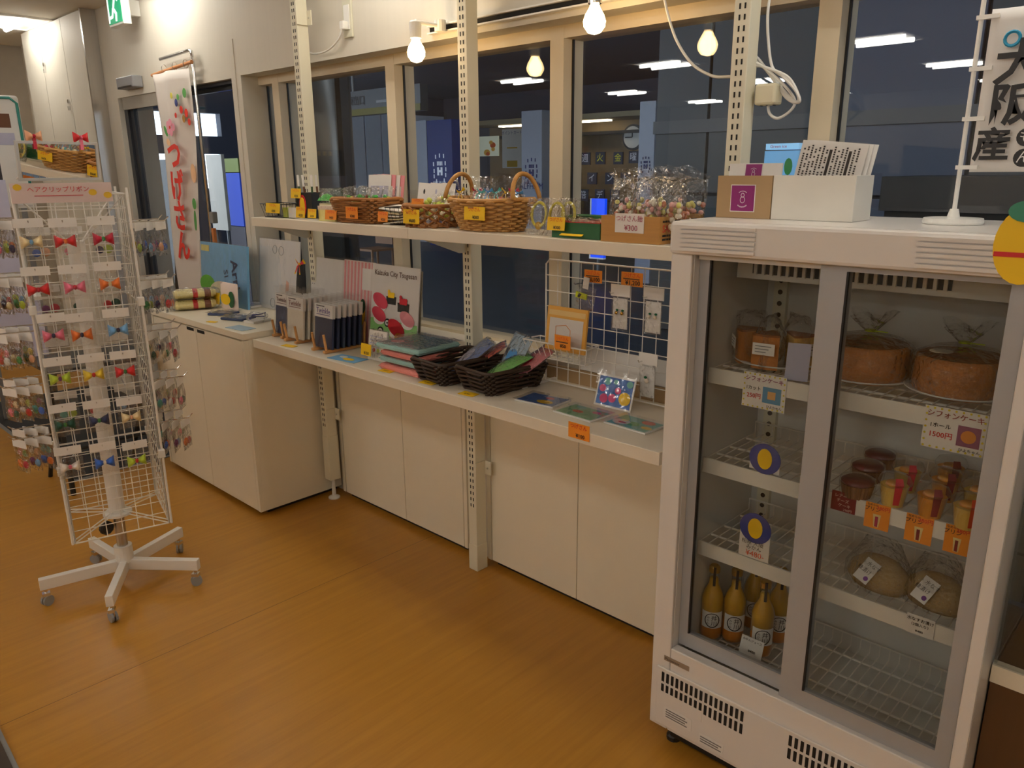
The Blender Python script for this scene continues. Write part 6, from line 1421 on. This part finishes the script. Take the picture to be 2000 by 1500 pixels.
def pudding(u, v, lb, fill, band):
    p = fsh(u, v, 1); t = thing('pudding_cup', lb, 'pudding', (p.x, min(p.y, FY + 0.35), shelf_z[1] + 0.0005), group='pudding cups in the fridge')
    MB().lathe([(0.021, 0.001), (0.028, 0.046)], 22).build('pudding', fill, t, smooth=False); MB().lathe([(0.018, 0.047), (0.016, 0.053), (0.004, 0.054)], 18).build('topping', CUSTO, t, smooth=True)
    MB().lathe([(0.022, 0.0), (0.0300, 0.05), (0.034, 0.052), (0.034, 0.056), (0.028, 0.068), (0.01, 0.071)], 24, capb=False).build('cup', ACRYL, t, smooth=True)
    bd = MB()
    for (z0, r0, z1, r1) in ((0.008, 0.0235, 0.05, 0.0305), (0.05, 0.0305, 0.0565, 0.0345), (0.0565, 0.0345, 0.07, 0.027)):
        a0, a1 = -1.5, -1.0
        bd._add([((r0 + 0.0008) * math.cos(a), (r0 + 0.0008) * math.sin(a), z0) for a in (-1.25, -0.75)] + [((r1 + 0.0008) * math.cos(a), (r1 + 0.0008) * math.sin(a), z1) for a in (-0.75, -1.25)], [(0, 1, 2, 3)])
    bd.build('paper_band', band, t)
BANDR = mat('band_red', S(205, 40, 60), 0.5); BANDM = mat('band_maroon', S(130, 25, 40), 0.5); BANDO = mat('band_orange', S(225, 70, 35), 0.5)
pudding(1742, 986, 'pale custard pudding cup with red band at the front', CUST, BANDR); pudding(1768, 958, 'pale custard pudding cup with red band in the second row', CUST, BANDR); pudding(1815, 1008, 'orange pudding cup with maroon band at the front', CUSTO, BANDM)
pudding(1842, 976, 'orange pudding cup with maroon band in the second row', CUSTO, BANDM); pudding(1852, 950, 'orange pudding cup with maroon band at the back', CUSTO, BANDM); pudding(1886, 1030, 'custard pudding cup with orange band next to the door edge', CUST, BANDO); pudding(1906, 1000, 'custard pudding cup with orange band behind, by the door edge', CUST, BANDO)
# bagged pickles
BRAN = mat('rice_bran', S(175, 145, 95), 0.8, var=0.12, scale=40, bump=0.3, bscale=60)
for (u, v, lb, sx) in ((1698, 1160, 'bag of brown pickles with a calligraphy label, left one', 1.0), (1835, 1205, 'bag of brown pickles with a calligraphy label, right one', 0.95)):
    p = fsh(u, v, 2); t = thing('pickle_bag', lb, 'bag', (min(p.x, FX0 + oR - 0.105), max(FY + 0.17, min(p.y, FY + 0.22)), shelf_z[2] + 0.0005), (0, 0, -0.25), 'bagged pickles in the fridge'); t.scale = (0.86, 0.9, 0.95)
    MB().lathe([(0.075, 0.002), (0.088, 0.018), (0.078, 0.045), (0.05, 0.066), (0.012, 0.072)], 24, (0, 0, 0), sx, 0.62).build('bran', BRAN, t, smooth=True)
    MB().grid(28, 10, lambda a, q: ((0.093 * (1 - 0.75 * max(0, q - 0.3)) + 0.004 * math.sin(a * 40)) * sx * math.cos(2 * PI * a), 0.062 * (1 - 0.75 * max(0, q - 0.3)) * math.sin(2 * PI * a), 0.002 + 0.115 * q + random.uniform(-0.002, 0.002))).build('bag', FILM, t, smooth=True)
    l = MB().box(-0.02, 0, -0.03, 0.02, 0.0008, 0.03).build('label', PAPER, t); l.location = (0.0, -0.056, 0.054); l.rotation_euler = (-0.8, 0.25, 0)
    text(l, '水なす', 0.013, 0.008, 0.016, INK, -0.0008); text(l, '糠漬け', 0.013, -0.006, -0.002, INK, -0.0008); MB().ell(0.01, -0.018, 0.006, 0.006, -0.0008, -0.0001, 10).build('purple_mark', mat('violet', S(120, 60, 150), 0.5), l)
# juice bottles
BG = clear('bottle_glass', 0.05, 4, 0.9, tint=(0.95, 0.95, 0.92)); JUICE = mat('orange_juice', S(225, 130, 20), 0.4, var=0.1); JUICET = mat('juice_top', S(215, 165, 40), 0.4); CAPG = mat('gold_cap', S(190, 150, 70), 0.3, metal=0.7)
bz = shelf_z[3]
for i, (u, v, lb) in enumerate(((1378, 1236, 'orange juice bottle at the left of five'), (1430, 1247, 'orange juice bottle second from the left'), (1468, 1220, 'orange juice bottle at the back in the middle'), (1484, 1274, 'orange juice bottle at the very front'), (1516, 1248, 'orange juice bottle at the right of five'))):
    p = onz(u, v, bz); t = thing('juice_bottle', lb, 'bottle', (max(p.x, FX0 + oL + 0.033), max(FY + FSY + 0.035, min(p.y, FY + 0.3)), bz + 0.0005), (0, 0, 0.55), 'orange juice bottles'); t.scale = (1.18, 1.18, 1.2)
    MB().lathe([(0.022, 0.003), (0.0235, 0.01), (0.0235, 0.055)], 20).build('juice', JUICE, t, smooth=True); MB().lathe([(0.0235, 0.0552), (0.0235, 0.098), (0.019, 0.113), (0.0105, 0.13), (0.0095, 0.145)], 20).build('clear_juice', JUICET, t, smooth=True)
    MB().lathe([(0.022, 0), (0.025, 0.004), (0.025, 0.10), (0.02, 0.116), (0.0115, 0.134), (0.0105, 0.16)], 22).build('glass', BG, t, smooth=True)
    MB().lathe([(0.0125, 0.1605), (0.0125, 0.172), (0.009, 0.176)], 16).build('cap', CAPG, t)
    MB().box(-0.003, -0.0125, 0.13, 0.003, -0.0118, 0.176).build('seal_strip', INK, t)
    lbm = MB().grid(8, 1, lambda a, q: (0.0256 * math.sin((a - 0.5) * 2.0), -0.0256 * math.cos((a - 0.5) * 2.0), 0.032 + 0.04 * q)).build('label', PAPER, t, smooth=True)
    ring = [(0.0262 * math.sin(0.62 * math.cos(a)), -0.0262 * math.cos(0.62 * math.cos(a)), 0.052 + 0.017 * math.sin(a)) for a in [2 * PI * j / 18 for j in range(18)]]
    MB().tube(ring, 0.0011, 4, closed=True).build('ring_mark', INK, lbm)
    vtext(lbm, '井川', 0.014, 0.004, 0.058, INK, 0.95, -0.0275); vtext(lbm, 'みかん', 0.007, -0.009, 0.059, INK, 1.0, -0.0262)
# ================================================================== rotating wire rack
RC = Vector((-2.905, 0.90, 0)); RY = math.radians(76)
rk = thing('wire_display_rack', 'white rotating wire rack on five castors, hung with hair clips', 'display rack', RC, (0, 0, RY))
WH = mat('white_powder_coat', (0.84, 0.81, 0.76), 0.35, var=0.01)
for k in range(5):
    a = math.radians(-103 + 72 * k) - RY
    ca, sa = math.cos(a), math.sin(a); M_ = Matrix.Rotation(a, 3, 'Z')
    MB().obox((ca * 0.142, sa * 0.142, 0.088), (0.285, 0.026, 0.042), M_).build('base_leg', WH, rk, bevel=0.002)
    cx_, cy_ = ca * 0.268, sa * 0.268
    cs_ = MB().rod((cx_, cy_, 0.05), (cx_, cy_, 0.067), 0.006, 8).obox((cx_, cy_, 0.045), (0.026, 0.022, 0.012), M_).obox((cx_ , cy_, 0.034), (0.03, 0.004, 0.02), Matrix.Rotation(a + 0.6, 3, 'Z')).build('castor', CHROME, rk)
    for sgn in (-1, 1):
        dx, dy = -math.sin(a + 0.6) * 0.007 * sgn, math.cos(a + 0.6) * 0.007 * sgn
        n0 = Vector((-math.sin(a + 0.6), math.cos(a + 0.6), 0)) * 0.004
        MB().tube([Vector((cx_ + dx, cy_ + dy, 0.02)) - n0, Vector((cx_ + dx, cy_ + dy, 0.02)) + n0], 0.02, 14).build('wheel', mat('wheel_grey', (0.30, 0.30, 0.30), 0.5), cs_)
MB().lathe([(0.032, 0.10), (0.032, 0.165)], 18).build('hub', WH, rk); MB().rod((0, 0, 0.1655), (0, 0, 0.29), 0.019, 14).build('inner_pole', STAIN, rk)
kn = MB().lathe([(0.02, -0.012), (0.026, -0.006), (0.026, 0.006), (0.02, 0.012)], 10).build('clamp_knob', BLACKP, rk); kn.rotation_euler = (PI / 2, 0, 0.4); kn.location = (-0.045, -0.02, 0.255)
MB().lathe([(0.028, 0.29), (0.028, 1.30)], 18).build('pole', WH, rk, smooth=False)
S0, ZB, ZT = 0.152, 0.278, 1.455
def panel(rot):
    M_ = Matrix.Rotation(rot, 3, 'Z'); b = MB()
    P_ = lambda x, y, z: M_ @ Vector((x, y, z))
    for i in range(7): 
        x = -S0 + 2 * S0 * i / 6
        b.rod(P_(x, -S0, ZB), P_(x, -S0, ZT), 0.0032 if i in (0, 6) else 0.0018, 5)
    n = 26
    for i in range(n + 1): b.rod(P_(-S0, -S0 - 0.0025, ZB + (ZT - ZB) * i / n), P_(S0, -S0 - 0.0025, ZB + (ZT - ZB) * i / n), 0.0028 if i in (0, n) else 0.0016, 5)
    b.build('wire_panel', WIREW, rk)
for r_ in (0, PI / 2, PI, -PI / 2): panel(r_)
for sx_ in (-1, 1):
    for sy_ in (-1, 1):
        MB().rod(((S0 + 0.008) * sx_, (S0 + 0.008) * sy_, ZB), ((S0 + 0.008) * sx_, (S0 + 0.008) * sy_, ZT + 0.02), 0.0042, 8).build('corner_rod', WIREW, rk)
        for z_ in (0.55, 1.1): MB().cb((S0 + 0.006) * sx_, (S0 + 0.006) * sy_, z_, 0.022, 0.022, 0.03).build('corner_clip', WH, rk, bevel=0.003)
        for dz in (0, 0.012): MB().rod((S0 * sx_, S0 * sy_, ZB + dz), (0.02 * sx_, 0.02 * sy_, ZB + 0.02 + dz), 0.0026, 6).build('brace', WIREW, rk)
        MB().rod((S0 * sx_, S0 * sy_, ZT), (0.02 * sx_, 0.02 * sy_, 1.295), 0.0026, 6).build('brace', WIREW, rk)
MB().lathe([(0.05, ZB + 0.015), (0.05, ZB + 0.024)], 18).build('collar', WH, rk)
# front plane helper
rn = Vector((math.sin(RY), -math.cos(RY), 0)); rd = Vector((math.cos(RY), math.sin(RY), 0))
def onr(u, v, off=0.03):
    d = Vector(_ray(u, v)); p0 = RC + rn * (S0 + off); t = (p0 - Vector((0, 0, H))).dot(rn) / d.dot(rn)
    q = Vector((0, 0, H)) + d * t
    return (q - RC).dot(rd), q.z
def rworld(lx_, ly_, z): return RC + rd * lx_ - rn * (ly_) + Vector((0, 0, z))      # local x, y of the rack
# sign card and mirror on top
x0, z0 = onr(24, 398, 0.012); x1, z1 = onr(216, 356, 0.012)
sgn_ = card('rack_sign', 'pale pink hair clip sign across the top of the wire rack', 'sign', x1 - x0, z1 - z0, rworld((x0 + x1) / 2, -S0 - 0.014, z0), (0, 0, RY), mat('sign_pink', S(240, 218, 215), 0.5), 0.003)
text(sgn_, 'ヘアクリップリボン', (x1 - x0) * 0.068, -0.01, (z1 - z0) * 0.66, mat('sign_red', S(215, 70, 80), 0.5), thick=0.01)
MB().box(-(x1 - x0) * 0.28, -0.001, (z1 - z0) * 0.34, (x1 - x0) * 0.2, -0.0002, (z1 - z0) * 0.38).build('small_print', mat('sign_red', S(215, 70, 80), 0.5), sgn_)
for fx, fz in ((-0.43, 0.8), (0.30, 0.5), (0.45, 0.35)): MB().ell((x1 - x0) * fx, (z1 - z0) * fz, 0.012, 0.010, -0.001, -0.0002, 10).build('yellow_print', YELLOW, sgn_)
MB().box(-(x1 - x0) / 2 - 0.002, -0.004, -0.004, (x1 - x0) / 2 + 0.002, -0.003, (z1 - z0) + 0.002).build('sleeve', SLEEVE, sgn_)
mc = onr(122, 350, 0.0)
mp0 = rworld(mc[0], -S0 + 0.02, mc[1] - 0.004)
my = math.radians(101.3)
mr = thing('framed_mirror', 'small framed mirror standing on top of the wire rack', 'mirror', mp0, (0.085, 0, my))
mw, mh = 0.255, 0.118
MB().box(-mw / 2, 0, 0, mw / 2, 0.008, 0.008).box(-mw / 2, 0, mh - 0.008, mw / 2, 0.008, mh).box(-mw / 2, 0, 0.008, -mw / 2 + 0.008, 0.008, mh - 0.008).box(mw / 2 - 0.008, 0, 0.008, mw / 2, 0.008, mh - 0.008).build('frame', mat('frame_silver', (0.62, 0.61, 0.58), 0.35, metal=0.5), mr)
MB().box(-mw / 2 + 0.008, 0.003, 0.008, mw / 2 - 0.008, 0.006, mh - 0.008).build('mirror_glass', mat('mirror_silver', (0.88, 0.88, 0.87), 0.0, metal=1.0, var=0.0), mr)
for sx_ in (-1, 1): MB().rod((sx_ * mw * 0.4, 0.012, 0.03), (sx_ * mw * 0.4, 0.07, -0.0), 0.003).build('stand_leg', WIREW, mr)
def bow(parent, c, s, m1, m2, name='bow'):
    c = Vector(c)
    for sg, mm in ((-1, m1), (1, m1)):
        b = MB()
        b.grid(6, 5, lambda u, v: (c.x + sg * s * (0.08 + 0.95 * u), c.y - s * 0.35 * math.sin(PI * u) * (0.4 + math.sin(PI * v)), c.z + (v - 0.5) * s * (0.35 + 1.0 * u) * 1.05 + s * 0.05 * math.sin(9 * v) * u))
        b.grid(6, 5, lambda u, v: (c.x + sg * s * (0.08 + 0.9 * u), c.y + s * 0.15 * math.sin(PI * u), c.z + (v - 0.5) * s * (0.35 + 0.9 * u)))
        b.build('bow_loop', mm, parent, smooth=True)
    MB().ball((c.x, c.y - s * 0.1, c.z), s * 0.2, s * 0.22, s * 0.28, 8, 6).build('bow_knot', m2, parent, smooth=True)
def bm_(n, r, g, b): return mat('bow_' + n, S(r, g, b), 0.5, var=0.15, scale=90)
BC = dict(red=bm_('red', 220, 40, 45), crimson=bm_('crimson', 200, 25, 60), pink=bm_('pink', 245, 120, 150), orange=bm_('orange', 235, 120, 45), yellow=bm_('yellow', 240, 210, 60), lime=bm_('lime', 190, 215, 60), green=bm_('green', 60, 150, 80), darkgreen=bm_('darkgreen', 20, 80, 60), teal=bm_('teal', 80, 180, 170), blue=bm_('blue', 50, 110, 220), sky=bm_('sky', 120, 180, 235), navy=bm_('navy', 35, 45, 90), cream=bm_('cream', 245, 220, 170), white=bm_('white', 240, 235, 230), purple=bm_('purple', 130, 50, 120), peach=bm_('peach', 245, 180, 140))
for i, (u, c1_, c2_, lb) in enumerate(((60, 'peach', 'crimson', 'pale red bow clip on the left of the small mirror'), (172, 'red', 'pink', 'bright red bow clip on the right of the small mirror'))):
    dx = (-0.07, 0.075)[i]
    Mz = Matrix.Rotation(my, 3, 'Z'); p_ = mp0 + Mz @ Vector((dx, -0.004, mh + 0.006))
    t = thing('bow_clip', lb, 'hair clip', p_, (0, 0, my)); bow(t, (0, -0.004, 0.008), 0.024, BC[c1_], BC[c2_]); MB().box(-0.005, -0.006, -0.03, 0.005, -0.002, 0.002).build('tail', BC[c2_], t)
# bags on the front
hookm = MB().tube([(0, 0.0, 0), (0, -0.03, 0), (0, -0.034, 0.005)], 0.0018, 6).mesh('hook', CHROME)
def clip_bag(label, pos, rotz, c1_, c2_, w=0.08, h=0.105, group='bagged hair clips', tilt=0.0, header=True, bs=0.029, detail=True):
    t = thing('hair_clip_bag', label, 'hair clip', pos, (tilt, 0, rotz), group)
    if header: MB().box(-w / 2, -0.0016, -0.012, w / 2, 0.0004, 0.016).build('header_card', PAPER, t)
    pillow(MB(), w, h - 0.022, 0.02, 0, -0.012 - (h - 0.022) / 2, 0, 5, 6, 0, 0.002).build('bag', FILM, t, smooth=True)
    if detail: bow(t, (0.0, 0.0, -0.056), bs, BC[c1_], BC[c2_])
    else:
        MB().ball((-0.013, 0, -0.07), 0.016, 0.006, 0.016, 8, 5).build('clip', BC[c1_], t, smooth=True); MB().ball((0.015, 0, -0.072), 0.014, 0.006, 0.014, 8, 5).build('second_clip', BC[c2_], t, smooth=True)
    return t
rows_ = [(('cream', 'sky'), ('red', 'orange'), ('crimson', 'green')), (('red', 'crimson'), ('pink', 'crimson'), ('orange', 'cream')), (('pink', 'navy'), ('orange', 'navy'), ('sky', 'navy')), (('lime', 'purple'), ('yellow', 'red'), ('red', 'green')), (('darkgreen', 'green'), ('navy', 'green'), ('cream', 'peach')), (('white', 'pink'), ('blue', 'white'), ('lime', 'red'))]
hdr = [[(55, 437), (122, 436), (197, 432)], [(69, 531), (141, 527), (210, 521)], [(99, 622), (155, 621), (226, 612)], [(112, 707), (178, 700), (240, 694)], [(122, 798), (189, 790), (252, 784)], [(132, 881), (200, 873), (263, 870)]]
rown_ = ['top', 'second', 'third', 'fourth', 'fifth', 'lowest']; coln_ = ['left', 'middle', 'right']
for j in range(6):
    for i in range(3):
        x_, z_ = onr(*hdr[j][i], 0.032)
        c1_, c2_ = rows_[j][i]
        clip_bag('clear bag with a %s and %s hair bow, %s row %s on the rack front' % (c1_, c2_, rown_[j], coln_[i]), rworld(x_, -S0 - 0.032, z_), RY + random.uniform(-0.1, 0.1), c1_, c2_)
        inst(hookm, 'hook', rk, (x_, -S0 - 0.004, z_ + 0.004))
# long hooks and bags on the two sides and the back
hk2 = MB().tube([(0, 0, 0), (0, -0.12, 0.0), (0, -0.135, 0.014)], 0.0022, 6).mesh('hook', CHROME)
names = list(BC)
def side(rot, sname, zs, xs, dists, twist=0.0):
    M_ = Matrix.Rotation(rot, 3, 'Z'); c = 0
    for j, z_ in enumerate(zs):
        for i, x_ in enumerate(xs):
            p = M_ @ Vector((x_, -S0 - 0.004, z_)); inst(hk2, 'hook', rk, p, (0, 0, rot))
            for k, d_ in enumerate(dists):
                q = M_ @ Vector((x_, -S0 - d_, z_ - 0.018)); c += 1
                a_, b_ = names[(c * 5 + j * 3) % 16], names[(c * 7 + 4) % 16]
                clip_bag('%s and %s clips, %s row, %s hook, %s bag, %s of rack' % (a_, b_, rown_[j] if j < 5 else 'lowest', ('near', 'far')[i] if len(xs) == 2 else coln_[i], ('inner', 'middle', 'outer')[k] if len(dists) == 3 else ('inner', 'outer')[k] if len(dists) == 2 else 'single', sname), RC + Matrix.Rotation(RY, 3, 'Z') @ q, RY + rot + twist + random.uniform(-0.15, 0.15), a_, b_, 0.075, 0.11, 'hair clip bags on side hooks', detail=False)
side(PI / 2, 'right side', [1.36, 1.16, 0.98, 0.80, 0.64], [-0.07, 0.06], [0.04, 0.075, 0.11], -0.55)
side(-PI / 2, 'left side', [1.38, 1.20, 1.02, 0.84, 0.66], [0.07, -0.06], [0.04, 0.075, 0.11], 0.55)
side(PI, 'back', [1.34, 1.14, 0.94, 0.74], [-0.1, 0.0, 0.1], [0.04])
# ================================================================== display corner at the left edge
dt = thing('poster_stand', 'white poster panel with teal rounded border at the left edge', 'poster', (-5.55, onx(43, 240, -5.55).y, 0), (0, 0, math.radians(80)))
pw_ = 0.42
ztp = onx(20, 186, -5.55).z; zbt = onx(20, 290, -5.55).z
MB().box(-pw_, 0, zbt - 0.35, 0.0, 0.03, ztp).build('panel', PAPER, dt, bevel=0.02)
MB().tube([(-0.012, -0.004, zbt - 0.3), (-0.012, -0.004, ztp - 0.045), (-0.045, -0.004, ztp - 0.015), (-pw_, -0.004, ztp - 0.015)], 0.008, 6).build('teal_border', mat('teal_border', S(40, 140, 130), 0.5), dt)
MB().box(-0.14, -0.003, zbt + 0.12, -0.06, -0.0005, zbt + 0.2).build('photo', BROWNG, dt); MB().box(-0.15, -0.003, zbt + 0.02, -0.05, -0.0005, zbt + 0.09).build('photo', LILAC, dt)
MB().box(-pw_ + 0.05, 0.0, 0, -pw_ + 0.08, 0.03, zbt - 0.351).build('leg', GREY, dt); MB().box(-0.08, 0.0, 0, -0.05, 0.03, zbt - 0.351).build('leg', GREY, dt)
tb = thing('display_table', 'lilac-skirted display table with dark goods at the left edge', 'table', (-4.75, onx(10, 420, -4.75).y, 0), (0, 0, math.radians(76)))
zt_ = onx(30, 352, -4.7).z
MB().box(-0.5, 0, 0.86, 0.10, 0.3, 0.88).build('top', PAPER, tb); MB().box(-0.49, 0.005, 0.52, 0.09, 0.29, 0.859).build('skirt', LILAC, tb)
for sx_ in (-0.47, 0.07): MB().box(sx_ - 0.012, 0.14, 0, sx_ + 0.012, 0.16, 0.519).build('leg', BLACKP, tb)
sh_ = thing('goods_box', 'dark box of goods with yellow tags on the display table', 'box', (-4.83, onx(22, 420, -4.75).y, 0.8805), (0, 0, math.radians(76)))
MB().box(-0.35, 0.02, 0, 0.02, 0.2, zt_ - 0.88).build('white_riser', LILAC, sh_); MB().box(-0.34, 0.03, zt_ - 0.879, 0.01, 0.19, zt_ - 0.70).build('goods', mat('dark_goods', (0.02, 0.022, 0.03), 0.5, var=0.4, scale=60), sh_)
for k in range(4): MB().box(-0.04 - 0.06 * k, 0.027, zt_ - 0.74, -0.015 - 0.06 * k, 0.0295, zt_ - 0.71).build('yellow_tag', YELLOW, sh_)
